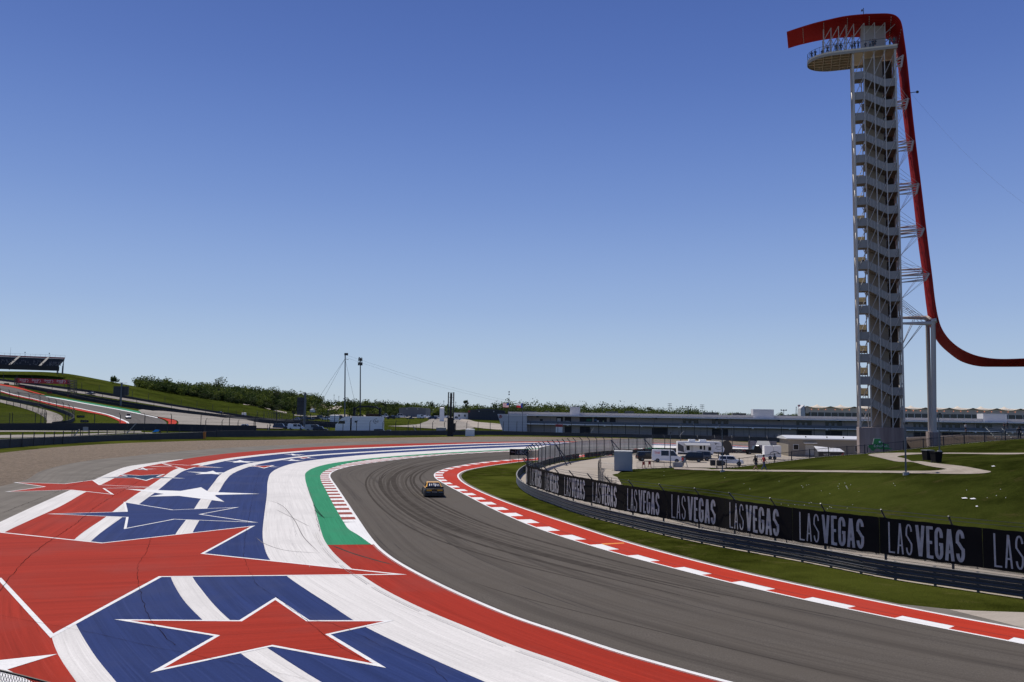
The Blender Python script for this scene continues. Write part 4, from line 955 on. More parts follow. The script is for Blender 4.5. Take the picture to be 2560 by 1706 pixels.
# ================================================================== TOWER
TA = R(19); ex = Vector((math.cos(TA), -math.sin(TA), 0)); ey = Vector((math.sin(TA), math.cos(TA), 0))
TO = PY(2151, 1047, 145); TO.z = 0
def PL(u, v, yl):                          # pixel onto the vertical plane local-y = yl
    d = ray(u, v); o = Vector((0, 0, CAMH)); t = ((TO + ey * yl) - o).dot(ey) / d.dot(ey); return o + d * t
def loc(x, y, z): return Vector((x, y, z))
def tl(p): q = p - TO; return Vector((q.dot(ex), q.dot(ey), q.z))   # world -> tower local
W_ = tl(PL(2260.5, 1047, 0)).x; D_ = 6.6
tower = thing('observation_tower', 'tall pale steel observation tower with zigzag stairs, cantilevered deck and red ribbon', 'tower', tuple(TO), -TA)
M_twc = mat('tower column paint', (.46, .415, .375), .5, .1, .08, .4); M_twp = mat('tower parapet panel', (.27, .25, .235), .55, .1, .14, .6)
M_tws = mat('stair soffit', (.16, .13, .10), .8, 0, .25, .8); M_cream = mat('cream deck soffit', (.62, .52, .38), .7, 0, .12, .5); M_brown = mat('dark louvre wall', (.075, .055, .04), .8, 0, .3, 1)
M_rib = None
k = N('red ribbon steel'); f = k.noise(k.n('TexCoord').outputs['Object'], .5, 4); k.l(k.mix(f, (.27, .006, .006), (.36, .010, .008)), k.b.inputs['Base Color']); k.b.inputs['Roughness'].default_value = .6; k.b.inputs['Specular IOR Level'].default_value = .15; M_rib = k.m
levels = [1016, 961.4, 905.2, 850.2, 784.3, 728.5, 673.9, 620.7, 566, 513.4, 460.5, 407.7, 354.9, 302.5, 250.6, 199.9]
zl = [PY(2160, v, TO.y).z for v in levels]
zped = PY(2160, 1069, TO.y).z
zdk = tl(PL(2242, 114.5, -.3)).z
# parts
mb = MB(); mb.box(-.25, W_ + .25, -.25, D_ + .4, -.5, zped); 
kp = N('stained concrete plinth'); pp_ = kp.n('TexCoord').outputs['Object']; f = kp.noise(kp.mapped(pp_, 1.2, 1.2, .08), 1, 5); kp.l(kp.mix(kp.ramp(f, .35, .65), (.20, .15, .135), (.30, .25, .235)), kp.b.inputs['Base Color']); kp.b.inputs['Roughness'].default_value = .9
mb.build('plinth', kp.m, tower)
xs = [0, W_ * .255, W_ * .5, W_ * .745, W_]; ztop = zdk - .3
colp = {}
for yy in (0, D_):
    for i, x in enumerate(xs):
        r = .15 if i in (0, 4) else .075
        mb = MB(); mb.box(x - r, x + r, yy - r, yy + r, zped, ztop); mb.build('column', M_twc, tower)
mb = MB(); mb.box(-.13, .13, D_ * .5 - .13, D_ * .5 + .13, zped, ztop); mb.build('column', M_twc, tower)
mb = MB(); mb.box(W_ - .13, W_ + .13, D_ * .5 - .13, D_ * .5 + .13, zped, ztop); mb.build('column', M_twc, tower)
# braces: one storey per bay on the front; reversed on the back; X on the side
hs_ = (zl[-1] - zl[0]) / 15
nb = int((ztop - zped) / hs_)
def braceline(x0, z0, x1, z1, y, m, r=.055):
    if z1 > ztop: f = (ztop - z0) / (z1 - z0); x1 = x0 + (x1 - x0) * f; z1 = ztop
    if z0 < zped: f = (zped - z0) / (z1 - z0); x0 = x0 + (x1 - x0) * f; z0 = zped
    if z1 > z0: m.tube((x0, y, z0), (x1, y, z1), r, n=4)
for kk in range(-4, nb + 1):
    mb = MB()
    for i in range(4):
        z0 = zped + (kk + i) * hs_ + .2; 
        if z0 + hs_ > zped and z0 < ztop: braceline(xs[i], z0, xs[i + 1], z0 + hs_, -.08, mb)
    if mb.v: mb.build('brace', M_twc, tower)
mb = MB()
for kk in range(-1, nb + 1):
    z0 = zped + kk * hs_ + .6
    braceline(xs[1], z0, xs[0], z0 + hs_, D_ + .08, mb); braceline(xs[3], z0, xs[4], z0 + hs_, D_ + .08, mb)
mb.build('rear_brace', M_twc, tower)
# left/right side X braces
for x in (0, W_):
    mb = MB()
    for kk in range(0, nb, 2):
        z0 = zped + kk * hs_; z1 = min(ztop, z0 + 2 * hs_)
        mb.tube((x, 0, z0), (x, D_, z1), .06, n=4); mb.tube((x, D_, z0), (x, 0, z1), .06, n=4)
    mb.build('side_brace', M_twc, tower)
mb = MB(); mb.box(xs[1] + .1, xs[3] - .1, D_ * .5 - .06, D_ * .5 + .06, zped, ztop); mb.build('spine_wall', mat('taupe spine wall', (.30, .25, .20), .8, 0, .2, .5), tower)
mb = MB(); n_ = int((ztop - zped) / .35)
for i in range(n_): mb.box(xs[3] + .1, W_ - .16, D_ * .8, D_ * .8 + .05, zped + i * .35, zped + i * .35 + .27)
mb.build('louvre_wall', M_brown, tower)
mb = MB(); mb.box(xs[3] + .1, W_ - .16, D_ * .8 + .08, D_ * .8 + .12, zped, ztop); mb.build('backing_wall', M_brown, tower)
# landings and flights
def panel(mb, x0, z0, x1, z1, y, h0, h1, th=.05):
    mb.add([(x0, y, z0 + h0), (x1, y, z1 + h0), (x1, y + th, z1 + h0), (x0, y + th, z0 + h0), (x0, y, z0 + h1), (x1, y, z1 + h1), (x1, y + th, z1 + h1), (x0, y + th, z0 + h1)],
           [(0, 3, 2, 1), (4, 5, 6, 7), (0, 1, 5, 4), (1, 2, 6, 5), (2, 3, 7, 6), (3, 0, 4, 7)])
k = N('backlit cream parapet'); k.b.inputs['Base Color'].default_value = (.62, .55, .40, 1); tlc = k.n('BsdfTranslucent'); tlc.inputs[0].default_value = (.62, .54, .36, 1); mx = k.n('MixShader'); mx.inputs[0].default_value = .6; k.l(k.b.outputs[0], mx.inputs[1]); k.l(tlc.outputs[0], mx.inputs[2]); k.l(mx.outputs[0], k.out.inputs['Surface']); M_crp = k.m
allz = zl + [zl[-1] + hs_]
PH = 1.38
for i, z in enumerate(allz):
    hz = (allz[i] - allz[i - 1]) if i else hs_
    zr = z - hz * .5
    if z < ztop - 2:
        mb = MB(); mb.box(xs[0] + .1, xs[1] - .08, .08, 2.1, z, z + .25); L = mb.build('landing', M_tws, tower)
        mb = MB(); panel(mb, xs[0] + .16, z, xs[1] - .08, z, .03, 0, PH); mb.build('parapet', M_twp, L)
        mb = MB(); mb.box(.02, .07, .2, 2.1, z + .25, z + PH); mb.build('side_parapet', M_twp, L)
        zb_ = z + hz * .5
        if zb_ < ztop - 1.5:
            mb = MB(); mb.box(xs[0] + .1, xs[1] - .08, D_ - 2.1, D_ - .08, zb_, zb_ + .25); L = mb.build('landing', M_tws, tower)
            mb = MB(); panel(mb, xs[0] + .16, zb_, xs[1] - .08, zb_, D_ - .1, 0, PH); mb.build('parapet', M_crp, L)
        if z - hz * .5 > zped + .3 or i == 0:
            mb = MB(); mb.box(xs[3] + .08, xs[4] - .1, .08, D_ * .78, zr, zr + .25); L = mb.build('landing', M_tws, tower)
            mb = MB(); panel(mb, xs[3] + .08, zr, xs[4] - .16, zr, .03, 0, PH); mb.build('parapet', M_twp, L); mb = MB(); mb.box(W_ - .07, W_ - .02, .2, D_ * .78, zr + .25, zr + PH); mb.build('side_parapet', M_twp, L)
            mb = MB(); x0, x1 = xs[1] + .08, xs[3] - .08
            ns = 11
            for j in range(ns): 
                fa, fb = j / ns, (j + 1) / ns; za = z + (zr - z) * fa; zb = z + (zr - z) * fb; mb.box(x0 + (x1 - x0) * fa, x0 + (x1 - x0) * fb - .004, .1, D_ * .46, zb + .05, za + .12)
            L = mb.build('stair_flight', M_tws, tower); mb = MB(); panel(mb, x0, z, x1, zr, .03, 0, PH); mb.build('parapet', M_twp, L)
            # posts of the parapet
            mb = MB()
            for j in range(7):
                f = j / 6; xx = x0 + (x1 - x0) * f; zz = z + (zr - z) * f; mb.box(xx - .025, xx + .025, .0, .028, zz, zz + PH)
            mb.build('parapet_posts', M_twc, L)
        zn = allz[i - 1] if i else zped
        if i:
            mb = MB()
            for j in range(ns):
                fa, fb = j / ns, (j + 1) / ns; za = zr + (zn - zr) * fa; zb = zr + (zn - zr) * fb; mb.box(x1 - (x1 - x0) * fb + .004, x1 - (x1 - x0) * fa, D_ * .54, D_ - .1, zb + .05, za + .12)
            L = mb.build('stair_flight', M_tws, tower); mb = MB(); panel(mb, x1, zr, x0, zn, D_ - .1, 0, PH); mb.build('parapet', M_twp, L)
# deck
xl = tl(PL(2018, 180, D_ * .45)).x; yd0, yd1 = -.5, D_ + .3; rD = (yd1 - yd0) / 2
plan = [(W_ + .35, yd0)]
for i in range(17):
    a = R(-90 - 180 * i / 16); plan.append((xl + rD * 1.25 + math.cos(a) * rD * 1.25, (yd0 + yd1) / 2 + math.sin(a) * rD))
plan.append((W_ + .35, yd1))
mb = MB(); mb.prism([Vector((x, y, zdk - .05)) for x, y in plan], (0, 0, .3)); deck = mb.build('deck', M_cream, tower)
mb = MB()
inner = lambda s: [((x - 1) * s + 1, (y - rD) * s + rD) for x, y in plan]
cpl = inner(.0)
for a, b in zip(plan, plan[1:]):
    pa, pb = Vector((a[0], a[1], 0)), Vector((b[0], b[1], 0)); t = (pb - pa).normalized(); nn = Vector((t.y, -t.x, 0)) * .06
    cc = Vector(((a[0] + b[0]) / 2 - W_ * .3, (a[1] + b[1]) / 2 - 3.3, 0))
    mb.add([pa + Vector((0, 0, zdk - .5)), pb + Vector((0, 0, zdk - .5)), pb + Vector((0, 0, zdk - .052)), pa + Vector((0, 0, zdk - .052)), pa + nn + Vector((0, 0, zdk - .5)), pb + nn + Vector((0, 0, zdk - .5)), pb + nn + Vector((0, 0, zdk - .052)), pa + nn + Vector((0, 0, zdk - .052))], [(0, 1, 2, 3), (7, 6, 5, 4), (0, 4, 5, 1), (3, 2, 6, 7)])
mb.build('deck_edge', mat('deck fascia', (.30, .26, .21), .6, 0, .1, 1), deck)
mb = MB()
x = -.6
while x > xl + .7:
    dx = xl + rD * 1.25 - x; hw = rD * (math.sqrt(max(0, 1 - (dx / (rD * 1.25)) ** 2)) if dx > 0 else 1); mb.box(x - .07, x + .07, (yd0 + yd1) / 2 - hw + .15, (yd0 + yd1) / 2 + hw - .15, zdk - .45, zdk - .054); x -= 1.45
mb.build('cross_beams', mat('deck beam', (.30, .24, .17), .7, 0, .1, 1), deck)
mb = MB()
for j in range(1, 6):
    yy = yd0 + (yd1 - yd0) * j / 6; o_ = abs(yy - (yd0 + yd1) / 2) / rD; xe = xl + rD * 1.25 - rD * 1.25 * math.sqrt(1 - o_ * o_) + .15; mb.box(xe, -.2, yy - .05, yy + .05, zdk - .42, zdk - .056)
mb.build('long_beams', mat('deck beam', (.30, .24, .17)), deck)
# balustrade
k = N('balustrade glass'); mx = k.n('MixShader'); tr = k.n('BsdfTransparent'); mx.inputs[0].default_value = .07; k.b.inputs['Base Color'].default_value = (.25, .35, .4, 1); k.b.inputs['Roughness'].default_value = .1; k.l(tr.outputs[0], mx.inputs[1]); k.l(k.b.outputs[0], mx.inputs[2]); k.l(mx.outputs[0], k.out.inputs['Surface']); M_bal = k.m
mb = MB(); mr = MB()
for a, b in zip(plan, plan[1:]):
    A_, B_ = [Vector(((q[0] - 1) * .99 + 1, (q[1] - 3.3) * .97 + 3.3, zdk + .26)) for q in (a, b)]
    mb.add([A_, B_, B_ + Vector((0, 0, 1.25)), A_ + Vector((0, 0, 1.25))], [(0, 1, 2, 3)]); mr.tube(A_ + Vector((0, 0, 1.28)), B_ + Vector((0, 0, 1.28)), .035, n=4, cap=False); mr.tube(A_, A_ + Vector((0, 0, 1.28)), .02, n=4)
g_ = mb.build('glass_balustrade', M_bal, tower); mr.build('handrail', M_dark, g_)
# lift housing, canopy truss
bx0 = tl(PL(2153, 90, 3.5)).x; bx1 = tl(PL(2213, 90, 3.5)).x; bz = tl(PL(2180, 60.5, 3.5)).z
mb = MB(); mb.box(bx0, bx1, 3.5, 6.2, zdk + .25, bz); mb.build('lift_housing', mat('lift housing panel', (.42, .38, .35), .6, 0, .08, .8), tower)
# red ribbon
NE = [(1966.8, 81), (1997, 70.8), (2035.6, 59), (2074, 49.7), (2112, 41.7), (2160, 36.6), (2188.7, 35.4), (2222, 35.4), (2238, 39.5), (2249, 50), (2254, 64), (2259, 95), (2265, 137.7), (2280.5, 287), (2289, 361), (2301, 458), (2320, 617), (2329.5, 692), (2337, 755), (2344.4, 795), (2352.5, 820), (2371, 848), (2398, 871), (2433, 888), (2467, 896), (2501.6, 899), (2560, 897.7), (2700, 893), (2850, 890)]
FE = [(1970.6, 121), (1997, 113), (2058.6, 99.5), (2112, 93.7), (2150, 93), (2190, 94), (2215, 97), (2228, 104), (2236, 116), (2240, 135), (2243, 155), (2247, 180), (2253.7, 250.6), (2257.5, 283), (2269.7, 383), (2281.8, 482), (2297, 615), (2307.7, 692), (2317, 770), (2324, 812), (2337.6, 843), (2352.5, 864), (2375.4, 884.6), (2398, 900.7), (2421, 910), (2451, 916), (2490, 916.9), (2560, 916.7), (2700, 914), (2850, 912)]
cN = Curve(crom([tl(PL(u, v, -.8)) for u, v in NE], 6)); cF = Curve(crom([tl(PL(u, v, D_ + 1.2)) for u, v in FE], 6))
def ribbon_sheet():
    n = 260; A = cN.resample(n); 
    # match by height/position ratio on breakpoints so tubes stay parallel
    B = cF.resample(n); K = 30; mb = MB(); m2 = []
    for i in range(n):
        a, b = A[i], B[i]; t = (A[min(i + 1, n - 1)] - A[max(0, i - 1)]); nn = t.cross(b - a).normalized()
        for k_ in range(K + 1):
            o_ = .05 * (1 if k_ % 2 else -1); mb.v.append(tuple(a.lerp(b, k_ / K) + nn * o_))
        m2.append((a, b, nn))
    for i in range(n - 1):
        for k_ in range(K):
            q = i * (K + 1) + k_; mb.f.append((q, q + 1, q + K + 2, q + K + 1))
    base = len(mb.v)
    for i in range(n):
        a, b, nn = m2[i]; mb.v += [tuple(a + nn * .09), tuple(b + nn * .09)]
    for i in range(n - 1):
        q = base + 2 * i; mb.f.append((q, q + 2, q + 3, q + 1))
        r = i * (K + 1); mb.f.append((r, r + K + 1, q + 2, q)); mb.f.append((r + K, q + 1, q + 3, r + 2 * K + 1))
    mb.f.append((base, base + 1) + tuple(range(K, -1, -1)))
    return mb.build('ribbon', M_rib, tower), m2
rb, m2 = ribbon_sheet()
def canopy_z(x):
    best = min(((abs(a.x - x), a.z) for a, b, n_ in m2[:90]), key=lambda q: q[0]); return best[1]
for fr in (.03, .065, .10, .135, .17, .2):
    i = int(fr * 260); a, b, nn = m2[i]; mb = MB()
    for j in range(9):
        q = a.lerp(b, (j + .8) / 10) - nn * .08; mb.box(q.x - .05, q.x + .05, q.y - .05, q.y + .05, q.z - .12, q.z + .02)
    mb.tube(a.lerp(b, .06) - nn * .06, a.lerp(b, .9) - nn * .06, .02, n=3); mb.build('bolt_row', M_twc, rb)
vx = []
for u in (2058, 2077, 2096, 2115, 2134, 2160, 2186, 2212): vx.append(tl(PL(u, 60, 1.6)).x)
for yy in (1.6, 6.4):
    mb = MB()
    for x0, x1 in zip(vx, vx[1:] + [vx[-1] + 2]):
        z1 = canopy_z(x0) - .5; z2 = canopy_z(min(x1, W_ - .5)) - .5
        mb.tube((x0, yy, zdk + .25), (x0, yy, z1), .085, n=5); mb.tube((x0, yy, (zdk + z1) / 2 + .6), (x1, yy, z2), .065, n=4)
        if x0 < 0: mb.tube((x0, yy, zdk + .25), (x1, yy, (zdk + z1) / 2 + .6), .05, n=4); mb.tube((x0, yy, (zdk + z1) / 2 + .6), (x1, yy, zdk + .25), .05, n=4)
    mb.build('canopy_truss', M_twc, tower)
mb = MB(); q = tl(PL(2160, 37, 0)); mb.tube((q.x, 1, q.z - .3), (q.x, 1, q.z + 1.7), .06, n=5); mb.ellip((q.x - .25, 1, q.z + 1.3), .16, .16, .25, 6, 4); mb.ellip((q.x + .4, 1, q.z + .4), .2, .2, .2, 6, 4); mb.ellip((q.x - .35, 1, q.z + .3), .18, .18, .2, 6, 4); mb.tube((q.x - .3, 1, q.z + .35), (q.x + .4, 1, q.z + .45), .04, n=4)
mb.build('antenna', M_dark, tower)
# strut clusters to the ribbon
CL = [((2257.5, 138), (2253, 168), (2247, 132), (2243, 158)), ((2271, 246), (2264, 273), (2258, 250), (2254, 270)), ((2284, 352), (2278, 377), (2272, 350), (2270, 370)), ((2297, 459), (2291, 485), (2284, 456), (2281, 474)), ((2311, 571), (2302, 591), (2297, 563), (2294, 583)), ((2323.5, 684), (2313, 702), (2311, 671), (2304, 686))]
nodes = [205, 312.7, 419, 527, 638, 748]
M_strut = mat('strut paint', (.48, .43, .40), .5, 0, .1, 1)
for k_, (n1, n2, f1, f2) in enumerate(CL):
    for (p1, p2, yy, yt) in ((n1, n2, -.2, .0), (f1, f2, D_ + .4, D_)):
        mb = MB()
        a = tl(PL(*p1, yy)); b = tl(PL(*p2, yy)); mb.tube(a, b, .17, n=5)
        for j in range(5):
            f = j / 4; q = a.lerp(b, f); tz = (a.z + b.z) / 2 + (f < .45) * .55 - (f > .55) * .55 - .2
            mb.tube((W_ + .1, yt, tz), q, .085, n=4)
        mb.build('strut_cluster', M_strut, tower)
    zn = tl(PL(2250, nodes[k_], 0)).z
    for (p1, p2, yy, yt) in ((n1, n2, -.2, 0), (f1, f2, D_ + .4, D_)):
        cb = MB(); b = tl(PL(*p2, yy)); a = tl(PL(*p1, yy))
        for dx in (0, .35): cb.tube((W_ + .1, yt, zn), b + Vector((-dx, 0, 0)), .03, n=3, cap=False)
        if k_: zp = tl(PL(2250, nodes[k_ - 1], 0)).z; [cb.tube((W_ + .1, yt, zp - dz), a.lerp(b, dz * .3) , .03, n=3, cap=False) for dz in (0, .9, 1.6)]
        cb.build('cable', M_strut, tower)
# bottom beams, posts, pier
for y0, (uu, vv) in ((0, (2338, 806)), (D_, (2318, 792))):
    mb = MB()
    q = tl(PL(uu, vv, y0)); zz = q.z; mb.tube((W_ + .1, y0, zz - .1), (q.x, y0, zz - .2), .2, .4, n=8); zb = tl(PL(2256, 873, 0)).z
    for dx in (0, .3): mb.tube((W_ + .1, y0, zb), (q.x - 2.3 + dx, y0, zz - .5), .05, n=4)
    for dx in (0, .6, 1.2, 1.8): mb.tube((W_ + .1, y0, tl(PL(2253, 748, 0)).z - dx * .5), (q.x - .7 - dx, y0, zz + .1), .04, n=4)
    mb.build('base_beam', M_strut, tower)
pa = tl(PL(2335.5, 1081, 0)); pb = tl(PL(2333, 803, 0)); qa = tl(PL(2325.5, 1081, D_)); qb = tl(PL(2318.5, 792, D_))
mb = MB(); mb.tube((pa.x, 0, pa.z - .4), (pb.x, 0, pb.z), .40, .40, n=14); mb.build('support_post', M_twc, tower)
mb = MB(); mb.tube((qa.x, D_, qa.z - .4), (qb.x, D_, qb.z), .34, .36, n=14); mb.build('support_post', M_twc, tower)
mb = MB(); rr1 = tl(PL(2343, 801, -.3)); mb.tube((pb.x - .2, 0, pb.z), (rr1.x, -.3, rr1.z), .42, n=8); mb.tube((qb.x, D_, qb.z), (pb.x, 0, pb.z), .22, n=6); mb.build('post_head', M_strut, tower)
mb = MB(); mb.box(qa.x - .6, pa.x + .85, -.8, D_ + .8, 0, pa.z); mb.build('pier', kp.m, tower)
mb = MB(); q1 = tl(PL(2276, 232, -.8)); mb.tube(q1, q1 + Vector((.9, 0, 0)), .06, n=4); mb.ellip(q1 + Vector((1.1, 0, 0)), .25, .2, .25, 8, 5); mb.build('floodlight', M_dark, tower)

# ================================================================== PEOPLE
def skin(name, verts, edges, m, parent=None, sub=1):
    me = bpy.data.meshes.new('sk'); me.from_pydata([v[:3] for v in verts], edges, []); o = bpy.data.objects.new('sk', me); col.objects.link(o)
    md = o.modifiers.new('s', 'SKIN'); sv = me.skin_vertices[0].data
    for i, v in enumerate(verts): sv[i].radius = (v[3], v[4] if len(v) > 4 else v[3]); sv[i].use_root = (i == 0)
    md.use_smooth_shade = True; s = o.modifiers.new('b', 'SUBSURF'); s.levels = sub; s.render_levels = sub
    dg = bpy.context.evaluated_depsgraph_get(); nm = bpy.data.meshes.new_from_object(o.evaluated_get(dg)); bpy.data.objects.remove(o); nm.materials.clear(); nm.materials.append(m); nm.name = name
    r_ = bpy.data.objects.new(name, nm); col.objects.link(r_)
    if parent: r_.parent = parent
    return r_
POSES = {}
M_skin = mat('skin', (.38, .21, .14), .6, 0, .05)
def person(label, locn, rz, pose='stand', h=1.72, shirt=(.03, .03, .035), pants=(.03, .03, .04), shorts=False, longhair=False, group=None, hair=(.03, .02, .015)):
    root = thing('person', label, 'person', tuple(locn), rz, group); s = h / 1.72
    if pose not in POSES:
        # joints: facing -Y (towards viewer) at rz = 0
        st = {'stand': dict(kl=(.10, 0, .48), al=(.11, .02, .08), kr=(-.10, 0, .48), ar=(-.11, .02, .08), el=(.27, .03, 1.12), hl=(.28, -.05, .86), er=(-.27, .03, 1.12), hr=(-.28, -.05, .86)),
              'walk': dict(kl=(.09, -.16, .50), al=(.09, -.34, .09), kr=(-.09, .08, .48), ar=(-.09, .36, .14), el=(.26, .14, 1.14), hl=(.25, .08, .90), er=(-.26, -.04, 1.12), hr=(-.24, -.24, .95)),
              'lean': dict(kl=(.10, .02, .48), al=(.12, .06, .08), kr=(-.10, -.02, .48), ar=(-.12, 0, .08), el=(.30, -.10, 1.16), hl=(.22, -.34, 1.10), er=(-.30, -.10, 1.16), hr=(-.20, -.34, 1.12)),
              'photo': dict(kl=(.10, 0, .48), al=(.11, .02, .08), kr=(-.10, 0, .48), ar=(-.11, .02, .08), el=(.30, -.16, 1.22), hl=(.10, -.28, 1.50), er=(-.30, -.16, 1.22), hr=(-.10, -.28, 1.50))}[pose]
        hip, ch, nk = (0, 0, .94), (0, 0, 1.30), (0, 0, 1.46)
        fv = lambda a: (a[0], a[1] - .14, a[2] - .05)
        V = [hip + (.13, .10), (0, 0, 1.10, .125, .095), ch + (.15, .105), nk + (.055,), (0, -.015, 1.56, .075, .085), (0, -.02, 1.66, .075, .09),
             (.10, 0, .88, .085), st['kl'] + (.06,), st['al'] + (.042,), fv(st['al']) + (.035,), (-.10, 0, .88, .085), st['kr'] + (.06,), st['ar'] + (.042,), fv(st['ar']) + (.035,),
             (.18, 0, 1.40, .055), st['el'] + (.042,), st['hl'] + (.034,), (-.18, 0, 1.40, .055), st['er'] + (.042,), st['hr'] + (.034,)]
        E_ = [(0, 1), (1, 2), (2, 3), (3, 4), (4, 5), (0, 6), (6, 7), (7, 8), (8, 9), (0, 10), (10, 11), (11, 12), (12, 13), (2, 14), (14, 15), (15, 16), (2, 17), (17, 18), (18, 19)]
        body = skin('body', V, E_, M_skin)
        Vs = [(0, 0, .84, .16, .13), (0, 0, 1.0, .155, .125), (0, 0, 1.12, .15, .12), (0, 0, 1.30, .17, .13), (0, 0, 1.42, .09, .085), (.18, 0, 1.40, .075), tuple(st['el']) + (.058,), (-.18, 0, 1.40, .075), tuple(st['er']) + (.058,)]
        sh = skin('shirt', Vs, [(0, 1), (1, 2), (2, 3), (3, 4), (3, 5), (5, 6), (3, 7), (7, 8)], M_skin)
        def leg(short):
            Vp = [(0, 0, .96, .148, .125)]; Ee = []
            for sx, kk, aa in ((.10, 'kl', 'al'), (-.10, 'kr', 'ar')):
                b = len(Vp); Vp.append((sx, 0, .86, .10)); k2 = Vector(st[kk]); a2 = Vector(st[aa]); kq = Vector((sx, 0, .86)).lerp(k2, .8) if short else k2
                Vp.append(tuple(kq) + (.085 if short else .072,)); Ee += [(0, b), (b, b + 1)]
                if not short: Vp.append(tuple(a2 + Vector((0, 0, .02))) + (.06,)); Ee.append((b + 1, b + 2))
            return Vp, Ee
        t1 = skin('trousers', *leg(False), M_skin); t2 = skin('shorts', *leg(True), M_skin)
        hm = MB(); hm.ellip((0, .02, 1.685), .088, .105, .085, 10, 6); hm.ellip((0, .07, 1.60), .08, .05, .10, 8, 5); hr = hm.build('hair', M_skin, None, True)
        hm = MB(); hm.ellip((0, .02, 1.685), .088, .105, .085, 10, 6); hm.ellip((0, .085, 1.52), .09, .05, .20, 8, 5); hl = hm.build('hair', M_skin, None, True)
        POSES[pose] = dict(body=body.data, shirt=sh.data, trousers=t1.data, shorts=t2.data, hair=hr.data, hairl=hl.data)
        for o in (body, sh, t1, t2, hr, hl): bpy.data.objects.remove(o)
    D = POSES[pose]
    def put(nm, me, m):
        o = bpy.data.objects.new(nm, me); col.objects.link(o); o.parent = root; o.scale = (s, s, s); o.material_slots[0].link = 'OBJECT'; o.material_slots[0].material = m
    c = lambda n_, x: mat('%s %.2f %.2f %.2f' % (n_, *x), x, .85, 0, .1)
    put('body', D['body'], M_skin); put('shirt', D['shirt'], c('cloth', shirt)); put('shorts' if shorts else 'trousers', D['shorts' if shorts else 'trousers'], c('cloth', pants)); put('hair', D['hairl' if longhair else 'hair'], c('hair', hair))
    return root
def faceX(px_dir): return px_dir
b = PB(1889, 1177.3); person('woman in a black top and dark shorts walking left along the lower path', b, R(-90 + 200), 'walk', 1.70, (.02, .02, .022), (.03, .035, .05), True, True)
b = PB(1910, 1177); person('man in a red shirt and blue jeans walking on the lower path', b, R(100), 'walk', 1.74, (.45, .03, .03), (.04, .06, .14))
# deck people (local tower coordinates)
dp = [(2029, 'stand', (.03, .04, .08), 'at the far rounded end of the deck'), (2038, 'lean', (.03, .03, .035), 'second from the rounded end of the deck'), (2055, 'stand', (.03, .035, .04), 'short one alone near the first truss post'), (2069, 'photo', (.04, .05, .06), 'with raised elbows between the first two truss posts'), (2091, 'stand', (.06, .06, .065), 'in grey beside the third truss post'), (2102, 'stand', (.02, .02, .02), 'in black right of the third truss post'), (2130, 'stand', (.03, .03, .04), 'small dark figure left of the lift housing'), (2137, 'lean', (.025, .02, .02), 'leaning beside the lift housing'), (2146, 'photo', (.03, .06, .12), 'in blue at the left edge of the lift housing'),
      (2164, 'stand', (.03, .03, .05), 'small figure low in front of the lift housing'), (2176, 'stand', (.22, .24, .28), 'in a pale shirt in front of the lift housing'), (2183, 'lean', (.05, .05, .06), 'bending at the middle of the lift housing'), (2188, 'stand', (.02, .02, .03), 'in black right of the bending one'), (2225, 'photo', (.02, .12, .12), 'in teal right of the lift housing'), (2236, 'stand', (.03, .09, .08), 'in dark green at the right corner of the deck')]
for i, (u, ps, c, t_) in enumerate(dp):
    x_ = tl(PL(u, 130, .3)).x; yy = .35
    if x_ < xl + 4: yy = .6 + (xl + 4 - x_) * .55
    w_ = TO + ex * tl(PL(u, 130, yy)).x + ey * yy; w_.z = zdk + .25
    person('dark figure on the tower deck, ' + t_, w_, -TA + random.uniform(-.6, .6), ps, 1.35 if 'small' in t_ or 'short' in t_ else 1.72, c, (.03, .03, .04), i % 3 == 0, i % 4 == 1, 'people on the tower deck')
w_ = TO + ex * .9 + ey * .5; w_.z = zl[6] + .25
person('figure in black on a stair landing halfway up the tower', w_, -TA, 'lean', 1.7, (.02, .02, .02)); w2 = TO + ex * 1.5 + ey * .6; w2.z = zl[6] + .25
person('figure in white beside the one in black on the tower stair landing', w2, -TA, 'stand', 1.7, (.5, .5, .5))

# ================================================================== VEHICLES
def wheel(parent, x, y, r, w, nm='wheel'):
    mb = MB(); mb.tube((x, y - w / 2, r), (x, y + w / 2, r), r, n=14); o = mb.build(nm, M_black, parent)
    s = -1 if y < 0 else 1; mb = MB(); mb.tube((x, y + s * (w / 2 - .01), r), (x, y + s * (w / 2 + .015), r), r * .58, n=10); mb.build('rim', M_steel, o)
def prof(mb, pts, y0, y1, in0=0, zt=0):
    """side profile (x,z) extruded across y with narrowing above zt"""
    n = len(pts); wv = lambda z: in0 if z > zt else 0
    A = [(x, y0 + wv(z), z) for x, z in pts]; B = [(x, y1 - wv(z), z) for x, z in pts]; tri = tessellate_polygon([[Vector((x, z, 0)) for x, z in pts]])
    mb.add(A + B, [tuple(t) for t in tri] + [tuple(n + i for i in t) for t in tri] + [(i, (i + 1) % n, n + (i + 1) % n, n + i) for i in range(n)])
M_light = mat('headlamp glass', (.6, .6, .58), .15, 0, 0); M_tail = mat('tail lamp', (.35, .01, .01), .3, 0, 0)
